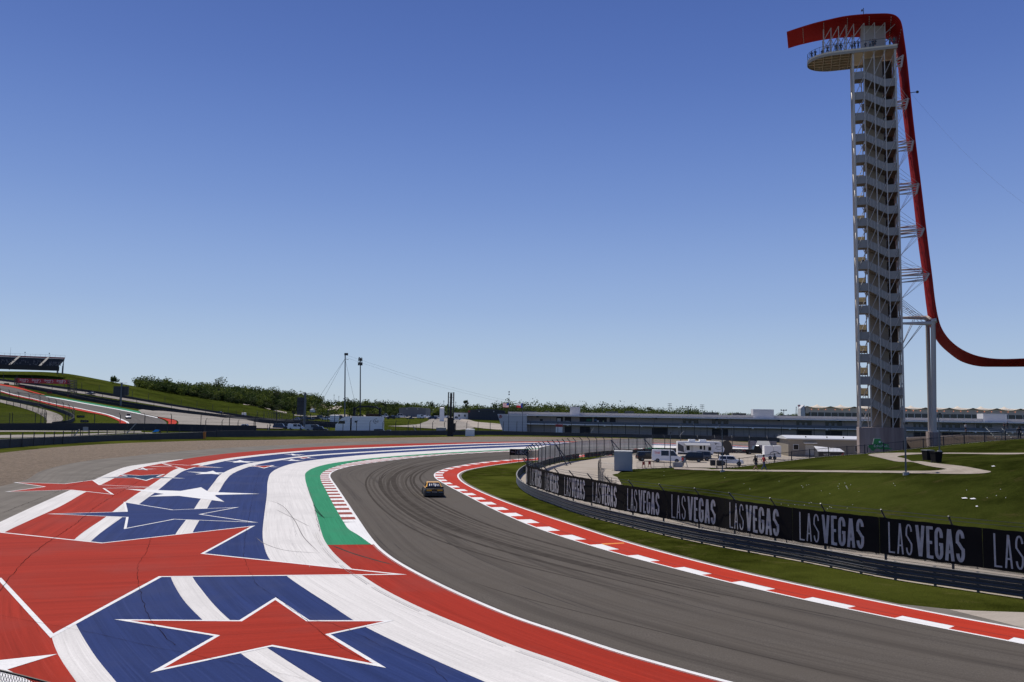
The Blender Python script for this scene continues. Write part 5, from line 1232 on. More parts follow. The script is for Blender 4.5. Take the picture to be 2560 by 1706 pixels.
def vehicle(name, label, cat, p, head, L=4.6, W=1.85, H=1.5, kind='sedan', paint=None, group=None, z=None):
    """head: direction angle of the bonnet in world (0 = +X)"""
    root = thing(name, label, cat, (p.x, p.y, p.z if z is None else z), head, group); h = L / 2; pb = paint or M_whitep
    T = {'sedan': ([(-h, .35), (h, .30), (h, .62), (h * .93, .72), (h * .45, .88), (-h * .62, .95), (-h * .97, .92), (-h, .7)], [(h * .42, .87), (h * .08, H), (-h * .35, H), (-h * .72, .93)]),
         'suv': ([(-h, .4), (h, .38), (h, .80), (h * .92, .95), (h * .48, 1.05), (-h * .98, 1.08), (-h, .8)], [(h * .46, 1.04), (h * .20, H - .04), (-h * .1, H), (-h * .90, H - .05), (-h * .98, 1.07)]),
         'van': ([(-h, .4), (h, .35), (h, .85), (h * .93, 1.05), (h * .72, 1.22), (-h, 1.22)], [(h * .72, 1.21), (h * .47, H - .08), (h * .30, H), (-h * .97, H), (-h, 1.21)]),
         'pickup': ([(-h, .5), (h, .48), (h, .92), (h * .94, 1.05), (h * .42, 1.12), (-h * .25, 1.12), (-h, 1.10)], [(h * .40, 1.11), (h * .20, H), (-h * .18, H), (-h * .26, 1.11)])}[kind]
    mb = MB(); prof(mb, T[0], -W / 2, W / 2, .05, .8); body = mb.build('body', pb, root)
    mb = MB(); prof(mb, T[1], -W / 2 + .10, W / 2 - .10, .12, H - .3); mb.build('cabin', pb, root)
    g = T[1]; gz0 = g[0][1] + .05; gz1 = H - .10; x_f = g[0][0]; x_ft = g[1][0]; x_rt = g[-2][0]; x_r = g[-1][0]
    for sy in (-1, 1):
        y_ = sy * (W / 2 - .095)
        yt = sy * (W / 2 - .215)
        if kind == 'van': quads = [((x_f - .1, x_ft - .12), (x_ft - .75, x_ft - .75)), ((x_ft - .95, x_ft - .95), (x_ft - 2.3, x_ft - 2.3))]
        elif kind == 'pickup': quads = [((x_f - .15, x_ft - .05), (x_r + .1, x_rt + .05))]
        else: m_ = (x_ft + x_rt) / 2; quads = [((x_f - .15, x_ft - .05), (m_ + .05, m_ + .05)), ((m_ - .05, m_ - .05), (x_r + .25, x_rt + .1))]
        for (a, b), (c, d) in quads:
            mb = MB(); pts = [Vector((a, y_ + sy * .012, gz0)), Vector((b, (y_ if H - .3 > gz1 else yt) + sy * .012, gz1)), Vector((d, (y_ if H - .3 > gz1 else yt) + sy * .012, gz1)), Vector((c, y_ + sy * .012, gz0))]; mb.prism(pts, (0, sy * .01, 0)); mb.build('side_window', M_glass, root)
        for x in (h * .64, -h * .62): wheel(root, x, sy * (W / 2 - .10), .33 if kind == 'sedan' else .37, .22)
        mb = MB(); mb.box(h - .03, h + .02, sy * W * .38 - .18, sy * W * .38 + .18, .58, .74); mb.build('headlight', M_light, root)
        mb = MB(); mb.box(-h - .02, -h + .03, sy * W * .40 - .13, sy * W * .40 + .13, .72, .92); mb.build('tail_light', M_tail, root)
    for nm, (xa, za), (xb, zb), sg in (('windscreen', g[0], g[1], 1), ('rear_window', g[-1], g[-2], -1)):
        if kind == 'van' and sg < 0: continue
        d = Vector((xb - xa, 0, zb - za)); nn = Vector((d.z, 0, -d.x)).normalized() * sg * (1 if d.z * sg > 0 else 1); nn = Vector((abs(nn.x) * sg, 0, abs(nn.z)))
        a = Vector((xa, 0, za)) + d * .12 + nn * .014; b = Vector((xa, 0, za)) + d * .9 + nn * .014; w0 = W / 2 - .18; w1 = W / 2 - .26
        mb = MB(); mb.prism([a + Vector((0, -w0, 0)), a + Vector((0, w0, 0)), b + Vector((0, w1, 0)), b + Vector((0, -w1, 0))], nn * .01); mb.build(nm, M_glass, root)
    if kind == 'pickup':
        mb = MB(); mb.box(-h + .06, -h * .27, -W / 2 + .12, W / 2 - .12, 1.121, 1.13); mb.build('truck_bed', M_black, root)
    return root
def vm(nm, rgb): return mat(nm, rgb, .3, .2, .05)
P_black = vm('black car paint', (.012, .012, .014)); P_blue = vm('dark blue car paint', (.02, .04, .09)); P_silver = vm('silver car paint', (.30, .31, .32)); P_grey = vm('grey car paint', (.09, .095, .10)); P_red = vm('red car paint', (.30, .02, .02))

# lot vehicles on the right
van = vehicle('delivery_van', 'white delivery van with dark side windows and red lettering parked by the crowd barriers', 'van', P(1667, 1156.5), R(-8), 5.4, 2.0, 2.25, 'van', M_whitep)
text('TNE', .55, M_txtr, van, (-1.75, -1.045, 1.72), (R(90), 0, 0))
vehicle('suv', 'black SUV partly hidden behind the rear of the white van', 'car', P(1622, 1153), R(5), 4.6, 1.9, 1.75, 'suv', P_black)
vehicle('suv', 'dark SUV parked in front of the travel trailer', 'car', P(1727, 1155.5), R(170), 4.5, 1.9, 1.85, 'suv', P_black)
vehicle('suv', 'grey SUV behind the dark SUV near the travel trailer', 'car', P(1748, 1152), R(172), 4.4, 1.9, 1.8, 'suv', P_grey)
vehicle('suv', 'white SUV seen behind the picket fence beside the black bins', 'car', P(1827, 1163.5), R(-12), 4.2, 1.85, 1.65, 'suv', M_whitep)
pk = vehicle('pickup_truck', 'black pickup truck with a lit roof lamp beside the white generator', 'pickup truck', P(1890, 1136.5), R(0), 5.4, 2.0, 1.95, 'pickup', P_black)
mb = MB(); mb.box(.1, .5, -.3, .3, 1.96, 2.08); mb.build('roof_lamp', mat('lit roof lamp', (1, .93, .95), .3, 0, 0, emit=3), pk)

# travel trailer
b = P(1750, 1146); LT = (P(1806, 1146) - P(1692, 1146)).length * .9; tr_ = thing('travel_trailer', 'white travel trailer with a side awning and black graphics in the paddock', 'trailer', tuple(b), R(-4)); h = LT / 2
M_fib = mat('white fibreglass', (.84, .83, .81), .4, 0, .06, 1)
mb = MB(); prof(mb, [(-h, .75), (h * .52, .75), (h * .55, 1.35), (h * .98, 1.35), (h * 1.02, 2.0), (h * .86, 3.35), (h * .45, 3.42), (-h, 3.3)], -1.2, 1.2); mb.build('body', M_fib, tr_)
mb = MB(); mb.box(-h + .05, h * .5, -1.19, 1.19, .72, .749); mb.build('underside', M_black, tr_)
for x0, x1, z0, z1 in ((-h * .62, -h * .48, 1.6, 2.5), (-h * .05, h * .05, 1.8, 2.5), (h * .32, h * .44, 1.6, 2.3), (h * .12, h * .18, 1.7, 2.6)):
    mb = MB(); mb.box(x0, x1, -1.22, -1.204, z0, z1); mb.build('window', M_glass, tr_)
mb = MB(); mb.box(-h * .45, -h * .33, -1.215, -1.203, .85, 2.8); mb.build('door', mat('trailer door', (.6, .6, .58), .5), tr_)
mb = MB(); mb.add([(-h * .75, -1.21, 3.1), (h * .4, -1.21, 3.1), (h * .33, -3.0, 2.65), (-h * .68, -3.0, 2.65), (-h * .75, -1.21, 3.13), (h * .4, -1.21, 3.13), (h * .33, -3.0, 2.68), (-h * .68, -3.0, 2.68)], [(0, 1, 2, 3), (7, 6, 5, 4), (0, 4, 5, 1), (1, 5, 6, 2), (2, 6, 7, 3), (3, 7, 4, 0)])
aw = mb.build('awning', mat('awning fabric', (.32, .33, .36), .7), tr_); 
for x in (h * .33, -h * .68):
    mb = MB(); mb.tube((x, -3.0, 2.65), (x * 1.02, -1.25, 1.2), .03, n=4); mb.build('awning_arm', M_black, aw)
mb = MB(); prof(mb, [(-h, 3.0), (-h * .75, 2.4), (-h * .72, 1.2), (-h, 1.5)], -1.214, -1.203); mb.build('graphic', mat('trailer graphic', (.08, .08, .09), .5), tr_)
mb = MB(); prof(mb, [(-h, 1.1), (h * .5, 1.0), (h * .5, .8), (-h, .8)], -1.216, -1.203); mb.build('skirt_stripe', M_black, tr_)
mb = MB(); mb.path([(h * (.62 + .3 * i / 8), -1.22, 2.05 - .16 * math.sin(math.pi * i / 8)) for i in range(9)], .035, 4); mb.build('graphic', M_txtb, tr_)
mb = MB(); prof(mb, [(h * .55, 3.2), (h * .7, 3.05), (h * .88, 2.9), (h * .7, 2.95), (h * .6, 2.75), (h * .63, 2.98)], -1.216, -1.203); mb.build('graphic', M_txtb, tr_)
text('Jayco', .55, M_txtb, tr_, (h * .77, -1.21, 2.45), (R(90), 0, 0))
for x in (-h * .35, h * .12):
    mb = MB(); mb.box(x - .7, x + .6, -.6, .6, 3.36, 3.75); mb.build('air_conditioner', M_fib, tr_)
for x in (-h * .15, -h * .02):
    for sy in (-1, 1): wheel(tr_, x, sy * 1.05, .38, .24)
mb = MB(); mb.tube((h * .8, 0, 1.34), (h * .8, 0, 0), .1, n=6); mb.build('pin_leg', M_steel, tr_)
# dark round ended tank trailer behind
b = P(1813, 1143); tk = thing('tank_trailer', 'dark rounded covered trailer standing behind the right end of the travel trailer', 'trailer', (b.x, b.y + 2.5, 0), R(20))
mb = MB(); n = 20; A = [(-3 + 3.2 * (1), 0, 0)] ; pts = [(1.35 * math.cos(2 * math.pi * i / n) * 1.0, 1.95 + 1.5 * math.sin(2 * math.pi * i / n)) for i in range(n)]
mb.prism([Vector((x, -1.6, z)) for x, z in pts], (0, 5, 0)); mb.build('cover', mat('dark trailer cover', (.05, .045, .04), .7, 0, .3, 1), tk)
for sx in (-1, 1): wheel(tk, sx * .6, -1.0, .4, .25)
# generator units, white
b = P(1930, 1149); gn = thing('generator', 'pair of white box shaped generators on a trailer beside the black pickup', 'generator', tuple(b), R(-3))
for x0, x1 in ((-1.7, .05), (.12, 1.6)):
    mb = MB(); mb.box(x0, x1, -.9, .9, .5, 2.75); mb.build('housing', M_fib, gn)
mb = MB(); mb.tube((.05, .2, 2.7), (.05, .2, 3.3), .14, n=8); mb.build('exhaust', M_steel, gn)
mb = MB(); mb.path([(.3 + .9 * math.cos(t), -1.0, 1.1 + .5 * math.sin(t)) for t in [math.pi * i / 10 for i in range(11)]], .05, 5); mb.build('cable', M_black, gn)
mb = MB(); mb.box(-3.1, -1.75, -.8, .7, .35, .9); mb.build('drawbar_box', M_fib, gn); wheel(gn, .3, -.95, .35, .2); wheel(gn, -.6, -.95, .35, .2)
# board and light awning behind
b = PG(1906, 205); pnl = thing('panel_stack', 'grey sheet panel standing behind the pickup at the paddock edge', 'panel', (b.x, b.y, 0), R(-5)); mb = MB(); mb.box(-3.3, 3.3, 0, .2, 0, PY(1906, 1103, 205).z); mb.build('panel', mat('grey sheet', (.22, .22, .23), .6, 0, .15, .5), pnl); mb = MB(); mb.box(-3.4, -3.31, -.05, .3, 0, 2.6); mb.build('post', M_dark, pnl)
b = PG(1915, 186); zs = PY(1915, 1114, 186).z - 2.9; sp_ = thing('solar_panel', 'tilted pale panel raised above the black pickup', 'panel', (b.x, b.y, zs), R(-5)); mb = MB(); mb.add([(-2.3, 0, 2.9), (.9, 0, 2.9), (.9, 1.4, 3.75), (-1.6, 1.4, 3.75), (-2.3, 0, 2.98), (.9, 0, 2.98), (.9, 1.4, 3.83), (-1.6, 1.4, 3.83)], [(0, 3, 2, 1), (4, 5, 6, 7), (0, 1, 5, 4), (1, 2, 6, 5), (2, 3, 7, 6), (3, 0, 4, 7)]); mb.build('panel', mat('pale tilted sheet', (.42, .42, .40), .5), sp_); mb = MB(); mb.tube((-.7, .7, -zs), (-.7, .7, 3.3), .08, n=6); mb.build('mast', M_steel, sp_)
# storage container (grey shed) on the road edge
b = P(1563, 1177.5); cw = (P(1580, 1177) - P(1536, 1177)).length * .98
sh_ = thing('storage_container', 'pale grey storage container standing at the edge of the grass berm', 'container', (P(1536, 1178).x, P(1536, 1178).y, 0), R(-8)); hC = PY(1540, 1127.5, b.y).z
M_shed = mat('shed grey paint', (.30, .33, .35), .5, .1, .12, .7)
mb = MB(); mb.box(0, 2.65, 0, 3.2, .08, hC - .12); mb.build('body', M_shed, sh_)
mb = MB(); mb.box(-.06, 2.71, -.06, 3.26, hC - .118, hC); mb.build('roof', mat('shed roof', (.5, .5, .48), .6), sh_)
for x in (.02, 2.63):
    for y in (.02, 3.18):
        mb = MB(); mb.box(x - .06, x + .06, y - .06, y + .06, 0, hC - .12); mb.build('corner_post', M_shed, sh_)
mb = MB(); mb.box(2.652, 2.68, .5, 1.6, .25, hC - .5); dr = mb.build('door', mat('shed door', (.38, .40, .42), .5), sh_); mb = MB(); mb.box(2.682, 2.72, 1.3, 1.42, 1.0, 2.1); mb.build('handle', M_dark, dr)
mb = MB(); mb.box(.1, 2.5, .1, 3.1, 0, .07); mb.build('skid', M_black, sh_)
for i in range(10):
    pass
# modular building
b0 = P(1975, 1139); mbd = thing('modular_building', 'long beige modular building with a white roof behind the berm', 'building', tuple(PG(1970, 185, 0)), R(-6)); LB = 46
M_sid = N('beige ribbed siding'); tcx = M_sid.n('TexCoord').outputs['Object']; wv_ = M_sid.n('TexWave', i_Scale=1.6, wave_type='BANDS', bands_direction='X'); M_sid.l(tcx, wv_.inputs[0]); M_sid.l(M_sid.mix(wv_.outputs['Fac'], (.24, .21, .165), (.31, .275, .22)), M_sid.b.inputs['Base Color']); M_sid.b.inputs['Roughness'].default_value = .8; M_sid = M_sid.m
mb = MB(); mb.box(0, LB, 0, 9, 0, 3.7); mb.build('wall', M_sid, mbd)
mb = MB(); mb.add([(-.5, -.5, 3.72), (LB + .5, -.5, 3.72), (LB + .5, 9.4, 3.72), (-.5, 9.4, 3.72), (-.5, -.5, 3.95), (LB + .5, -.5, 3.95), (LB + .5, 4.5, 4.5), (-.5, 4.5, 4.5), (-.5, 9.4, 3.95), (LB + .5, 9.4, 3.95)], [(0, 3, 2, 1), (4, 5, 6, 7), (7, 6, 9, 8), (0, 1, 5, 4), (1, 2, 9, 6, 5), (3, 0, 4, 7, 8), (2, 3, 8, 9)]); mb.build('roof', mat('white metal roof', (.75, .75, .73), .35, .1, .08, .3), mbd)
mb = MB(); mb.box(1.0, 2.2, -.06, -.003, 1.4, 2.6); fr_ = mb.build('window', mat('window frame white', (.6, .6, .58), .5), mbd); mb = MB(); mb.box(1.1, 2.1, -.08, -.063, 1.5, 2.5); mb.build('pane', M_glass, fr_)
mb = MB(); mb.box(3.6, 5.4, -.06, -.003, .3, 2.6); mb.build('door', mat('pale door', (.45, .43, .38), .5), mbd); mb = MB(); mb.box(3.2, 5.9, -1.1, -.004, 2.85, 3.0); mb.build('door_canopy', M_whitep, mbd)
mb = MB(); mb.box(14.0, 15.2, -.06, -.003, 1.2, 2.6); fr_ = mb.build('window', mat('window frame white', (.6, .6, .58), .5), mbd); mb = MB(); mb.box(14.1, 15.1, -.08, -.063, 1.3, 2.5); mb.build('pane', M_glass, fr_)
for x in (4, 8.5, 12, 17, 20):
    mb = MB(); mb.tube((x, 1.2, 4.02), (x, 1.2, 4.4), .14, n=6); mb.build('roof_vent', M_dark, mbd)
# race hauler with awning lettering in front of it
b = PG(2076, 160); zh = PY(2076, 1117, 160).z - 3.0; hl_ = thing('race_trailer', 'low trailer with a white roof and dark red lettered side below the beige building', 'trailer', (b.x - 2.2, b.y, zh), R(-5)); hl_.scale = (.62, 1, 1)
mb = MB(); mb.box(-.3, 7.2, 0, 2.5, .6, 2.0); mb.build('body', mat('dark trailer side', (.03, .03, .035), .5, 0, .2, 2), hl_); mb = MB(); mb.add([(-.5, -.3, 2.02), (7.3, -.3, 2.02), (7.3, 2.6, 2.5), (-.5, 2.6, 2.9), (-.5, -.3, 2.1), (7.3, -.3, 2.1), (7.3, 2.6, 2.6), (-.5, 2.6, 3.0)], [(0, 3, 2, 1), (4, 5, 6, 7), (0, 1, 5, 4), (1, 2, 6, 5), (2, 3, 7, 6), (3, 0, 4, 7)]); mb.build('roof', M_whitep, hl_)
mb = MB(); prof(mb, [(5.0, .7), (6.4, .7), (7.15, 1.3), (7.15, 1.9)], -.03, -.003); mb.build('stripe', M_txtr, hl_); wheel(hl_, 1.5, .2, .4, .3); wheel(hl_, 5.5, .2, .4, .3)
text('RACING', .5, M_txtw, hl_, (2.2, -.02, 1.5), (R(90), 0, 0))
# small bins, block, red stands, cone
for u, v, l in ((1782, 1165.5, 'black open crate bin at the left end of the picket fence'), (1800, 1166, 'black bin directly in front of the white SUV')):
    b = P(u, v); r_ = thing('bin', l, 'bin', tuple(b), R(-5)); mb = MB(); mb.box(-.42, .42, -.4, .4, .1, .95); mb.build('body', M_black, r_); mb = MB(); mb.box(-.46, .46, -.44, .44, .953, 1.02); mb.build('rim', M_dark, r_)
    for sx in (-.3, .3):
        mb = MB(); mb.tube((sx, -.3, .06), (sx + .04, -.3, .06), .06, n=8); mb.build('castor', M_black, r_)
b = P(1694, 1168.3); mb = MB(); mb.box(-.8, .8, -.35, .35, -.05, .82); mb.add([(-.8, -.35, .82), (.8, -.35, .82), (.72, -.28, .9), (-.72, -.28, .9)], []); o = mb.build('concrete_block', M_cap); o.location = b; tag(o, 'concrete block at the gap between the crowd barriers and the path', 'block')
for u, v, l in ((1609, 1170.5, 'slim dark red stand left of a pair among the crowd barriers'), (1624, 1169.5, 'wider dark red stand right of a pair among the crowd barriers')):
    b = P(u, v); r_ = thing('folded_stand', l, 'stand', tuple(b), 0); mb = MB()
    for sx in (-.18, .18): mb.tube((sx * 1.3, 0, 0), (sx * .6, 0, 1.1), .05, n=5)
    mb.build('legs', P_red, r_); mb = MB(); mb.box(-.2, .2, -.06, .06, .5, 1.0); mb.build('panel', P_red, r_)
b = P(1707.5, 1167); person('person in a red top standing by the narrow folding stand near the van', b, R(20), 'stand', 1.75, (.5, .03, .03), (.08, .08, .09))
r_ = thing('folding_stand', 'grey narrow folding stand in front of the person in a red top', 'stand', (b.x + .1, b.y - .9, 0), 0); mb = MB()
for sx in (-1, 1): mb.tube((sx * .42, -.2, 0), (sx * .1, 0, 1.5), .05, n=5)
mb.tube((-.2, 0, .8), (.2, 0, .8), .04, n=4); mb.build('frame', M_steel, r_); mb = MB(); mb.box(-.16, .16, -.05, .05, .7, 1.5); mb.build('panel', M_cap, r_)
# state shaped green sign on the crowd fence
sb = PBc(2195, 1128); sg_ = thing('state_sign', 'green Texas shaped sign with a white star mounted on the crest fence by the tower', 'sign', (sb.x, sb.y + .6, 0), R(-10)); yv = sb.y + .6
def s_loc(x, y): q = PY(2060 + x / 4.706, 960 + y / 4.706, yv); return (q.x - sb.x, 0, q.z)
outl = [(590, 640), (663, 640), (663, 672), (700, 700), (755, 712), (757, 752), (800, 770), (700, 778), (610, 762), (580, 795), (560, 790), (545, 765), (520, 748), (525, 720), (575, 715)]
fn_ = lambda pts, y: [Vector((a, y, c)) for a, _, c in [s_loc(*q) for q in pts]]
mb = MB(); mb.prism(fn_(outl, 0), (0, .12, 0)); bs = mb.build('panel', mat('sign pale rim', (.35, .37, .36), .6), sg_)
cxo = sum(q[0] for q in outl) / len(outl); cyo = sum(q[1] for q in outl) / len(outl)
mb = MB(); mb.prism(fn_([(cxo + (x - cxo) * .95, cyo + (y - cyo) * .93) for x, y in outl], -.03), (0, .028, 0)); mb.build('green_face', mat('sign green', (.03, .26, .06), .5, 0, .1), sg_)
star_ = []
for i in range(10): a = math.pi / 2 + i * math.pi / 5; r = 16 if i % 2 == 0 else 6.5; star_.append((652 + r * math.cos(a), 683 - r * math.sin(a)))
mb = MB(); mb.prism(fn_(star_, -.06), (0, .025, 0)); mb.build('star', M_txtw, sg_)
q = s_loc(665, 733); text('EchoPark', .46, M_txtw, sg_, (q[0], -.05, q[2]), (R(90), 0, 0))
for x in (-1.0, 1.0):
    mb = MB(); mb.tube((x, .16, zberm(sb.x, yv) - .2), (x, .16, q[2]), .05, n=5); mb.build('stake', M_dark, sg_)
# embankment and bleachers right of the tower
E0 = PG(2262, 150); E1 = PG(2780, 140)
mb = MB(); n = 40
for i in range(n + 1):
    a = E0.lerp(E1, i / n); f = min(1, i / 14); top = 5.0 + .8 * f
    for dy, z in ((-7, 0), (-3, top * .55), (0, top), (5, top + .1), (14, -.2)): mb.v.append((a.x, a.y + dy, z - .1))
for i in range(n):
    for j in range(4): q = i * 5 + j; mb.f.append((q, q + 5, q + 6, q + 1))
struct(mb.build('embankment', mat('brown earth bank', (.05, .036, .028), .95, 0, .4, .5), smooth=True))
e_c = Curve([E0.lerp(E1, i / 30) for i in range(31)])
fence('embankment_fence', 'thin grey railing along the top of the brown earth bank', e_c, 1.1, 2.5, 1, .03, False, 3, None, base=lambda x, y: 5.1 + .9 * min(1, max(0, (x - E0.x) / (E1.x - E0.x) * 40 / 14)), m=M_steel)
bl_ = PG(2530, 118); bl_.z = PY(2530, 1100, 118).z; br = thing('bleachers', 'aluminium bleachers at the right end of the berm crest', 'bleachers', (bl_.x, bl_.y, bl_.z), R(-8))
for k in range(6):
    mb = MB(); mb.box(-2.2, 4.5, k * .65, k * .65 + .3, .25 + k * .26, .29 + k * .26); mb.build('seat_plank', M_cap, br)
for x in (-2.1, 0, 2.1, 4.3):
    mb = MB(); mb.tube((x, 0, .1), (x, 3.5, 1.6), .05, n=4); mb.tube((x, 3.5, -1), (x, 3.5, 1.6), .05, n=4); mb.tube((x, 0, -1), (x, 0, .2), .05, n=4); mb.build('frame', M_steel, br)
b = PY(2549, 1100, 116); person('large dark clothed person standing at the picket fence by the bleachers', b, R(150), 'stand', 1.85, (.015, .015, .02), (.02, .02, .025))
b = PY(2414.5, 1080.5, 150); person('person in a white shirt and black shorts on top of the earth bank', b, R(30), 'stand', 1.5, (.65, .65, .65), (.02, .02, .02), True)
b = PY(2511, 1074, 121); person('dark seated looking figure above the bleachers, the left of two', b, R(10), 'stand', 1.0, (.03, .02, .03)); b = PY(2519, 1073, 121); person('dark figure above the bleachers, the right of two', b, R(-20), 'stand', 1.05, (.02, .02, .02))
# white roof right of the plinth
b = PG(2270, 170); wr = thing('shelter', 'white sheet roofed low shelter between the tower plinth and the post pier', 'shelter', (b.x, b.y, 0), R(-6)); mb = MB(); mb.box(-1, 6, 0, 5, 0, 3.3); mb.build('wall', M_sid, wr); mb = MB(); mb.add([(-1.4, -.4, 3.31), (6.3, -.4, 3.31), (6.3, 5, 3.31), (-1.4, 5, 3.31), (-1.4, -.4, 3.9), (6.3, -.4, 3.36), (6.3, 5, 3.5), (-1.4, 5, 4.1)], [(0, 3, 2, 1), (4, 5, 6, 7), (0, 1, 5, 4), (1, 2, 6, 5), (2, 3, 7, 6), (3, 0, 4, 7)]); mb.build('roof', M_whitep, wr)

# ================================================================== PIT BUILDING
A0 = PG(1240, 352); B0 = PG(2680, 322); fx = (B0 - A0).normalized(); fy = Vector((-fx.y, fx.x, 0)); pr_ang = math.atan2(fx.y, fx.x)
def PFc(u, v, yl=0):
    d = ray(u, v); o = Vector((0, 0, CAMH)); t = ((A0 + fy * yl) - o).dot(fy) / d.dot(fy); q = o + d * t - A0; return Vector((q.dot(fx), q.dot(fy), q.z))
pit = thing('pit_building', 'long two storey grey pit building with galleries and a slanted end wall', 'building', tuple(A0), pr_ang)
M_pw = mat('pit wall grey', (.31, .28, .26), .8, 0, .12, .25); M_pl = mat('pit slab pale', (.80, .78, .75), .6, 0, .08, .2); M_pd = mat('pit dark recess', (.02, .02, .022), .7, 0, .2, .5); M_pr = mat('pit railing blue grey', (.10, .12, .15), .5, .1, .1, 1); M_pe = mat('pit white end', (.52, .52, .53), .6, 0, .08, .3)
Lp = (B0 - A0).length; xg = PFc(1317, 1050).x
zr0, zr1 = 7.55, 9.15
mb = MB(); mb.box(xg, Lp, 0, 14, 0, 7.4); mb.build('wall', M_pw, pit)
mb = MB(); mb.box(PFc(1268, 1040).x, Lp + 2, 2.2, 15, 7.42, zr1 - .1); mb.build('roof', mat('roof parapet grey', (.40, .385, .375), .6, 0, .1, .2), pit)
mb = MB(); mb.box(xg - 8, Lp + 2, -2.6, 2.19, 7.45, 7.75); mb.build('eave', M_pl, pit)
mb = MB(); mb.box(xg, Lp, -2.4, -.003, 3.95, 4.35); mb.build('gallery_slab', M_pl, pit)
mb = MB(); mb.box(xg, Lp, -2.4, -2.35, 4.36, 5.4); mb.build('gallery_railing', M_pr, pit)
mb = MB(); mb.prism([PFc(1243.5, 1035.5, -2.5), PFc(1317, 1036.5, -2.5), PFc(1317, 1079, -2.5), PFc(1257, 1079, -2.5)], (0, 6, 0)); mb.build('end_wall', M_pe, pit)
lg = PFc(1251.2, 1041.8, -2.6); mb = MB(); mb.tube((lg.x, -2.62, lg.z), (lg.x, -2.52, lg.z), .68, n=20); lgo = mb.build('emblem', mat('maroon emblem', (.22, .015, .02), .6, 0, .05), pit); text('U', 1.25, M_txtw, lgo, (lg.x, -2.64, lg.z), (R(90), 0, 0))
def recess(u0, u1, z0, z1, m=M_pd, nm='opening', d=.04):
    a, b = PFc(u0, 1050).x, PFc(u1, 1050).x; mb = MB(); mb.box(a, b, -d - .02, -.004, z0, z1); return mb.build(nm, m, pit)
for u0, u1 in ((1391, 1407), (1412, 1428), (1449, 1480.5), (1485, 1517), (1524, 1539)): recess(u0, u1, 4.5, 7.2)
for u0, u1 in ((1707, 1746), (1780, 1821), (1991, 2029), (2063, 2105), (2283, 2317), (2354, 2400), (2440, 2480), (2530, 2570)):
    o = recess(u0, u1, 4.6, 7.0, mat('gallery window band', (.025, .035, .035), .2, 0, .1), 'window'); a, b = PFc(u0, 1050).x, PFc(u1, 1050).x
    for f in (.28, .62):
        mb = MB(); mb.box(a + (b - a) * f - .5, a + (b - a) * f + .5, -.12, -.065, 4.5, 6.4); mb.build('door_frame', mat('door frame grey', (.20, .21, .21), .5), o)
for u0, u1 in ((1412, 1428), (1450, 1475), (1630, 1668), (1780, 1820), (1991, 2029), (2063, 2105), (2283, 2317), (2354, 2400)): recess(u0, u1, .2, 3.4, M_pd)
recess(1350, 1357, 4.4, 6.2, M_pd, 'door')
rr = random.Random(5)
u = 1330
while u < 2640:
    a = PFc(u, 1050).x; mb = MB(); mb.box(a - .06, a + .06, -.05, -.004, 0, 7.4); mb.build('wall_joint', mat('joint grey', (.15, .15, .15), .8), pit); u += rr.choice((31, 38, 46))
for u in range(1420, 2640, 92):
    a = PFc(u, 1050).x; mb = MB(); mb.box(a - .3, a + .3, -2.4, -.1, 3.6, 3.94); mb.build('corbel', M_pl, pit)
for u in (1345, 1490, 1640, 1790, 1945, 2098, 2250, 2407):
    a = PFc(u, 1045).x; mb = MB(); mb.box(a - .45, a + .45, -2.2, -1.6, 6.9, 7.44); mb.build('speaker', M_black, pit)
for (u0, u1, vt, vb) in ((1425, 1448.6, 1017, 1038), (1882.6, 1934.7, 1023.5, 1045), (2458, 2517.5, 1034.5, 1052)):
    a, b = PFc(u0, vt, 2), PFc(u1, vt, 2); mb = MB(); mb.box(a.x, b.x, 2.1, 8, 7.8, a.z); mb.build('stair_tower', M_pe, pit)
for (u0, u1, vt) in ((1310, 1340, 1028), (1362, 1372, 1028), (1514, 1545, 1029), (1562, 1585, 1028), (1757, 1793, 1031), (1831, 1865, 1033), (1950, 1978, 1038), (2480, 2490, 1040)):
    a, b = PFc(u0, vt, 10), PFc(u1, vt, 10); mb = MB(); mb.box(a.x, b.x, 9, 13, 8.9, a.z); mb.build('roof_unit', mat('roof unit dark', (.09, .10, .09), .7, 0, .2, 1), pit)
# bright things seen in the openings
for u0, u1, z0, z1, c in ((1393, 1402, 5.2, 6.6, (.5, .5, .48)), (1414, 1424, 5.0, 5.6, (.45, .44, .42)), (1466, 1479, 5.6, 6.6, (.02, .12, .07)), (1486, 1492, 5.8, 6.6, (.03, .09, .22)), (1492, 1497, 5.4, 6.0, (.6, .6, .6)), (1507, 1510, 5.0, 6.0, (.35, .38, .2))):
    recess(u0, u1, z0, z1, mat('opening view %.2f %.2f' % (c[0], c[2]), c, .6, 0, .5, 3), 'display', .07)
# small red and white kiosk in front
q = PFc(1398, 1075, -14); w_ = A0 + fx * q.x + fy * -14; ks = thing('kiosk', 'small white kiosk with a red roof in front of the pit building', 'kiosk', (w_.x, w_.y, 0), pr_ang); mb = MB(); mb.box(-1.3, 1.3, -1, 1, .0, 3.3); mb.build('body', M_whitep, ks); mb = MB(); mb.box(-1.35, 1.35, -1.05, 1.05, 3.305, 4.3); mb.build('roof', P_red, ks)

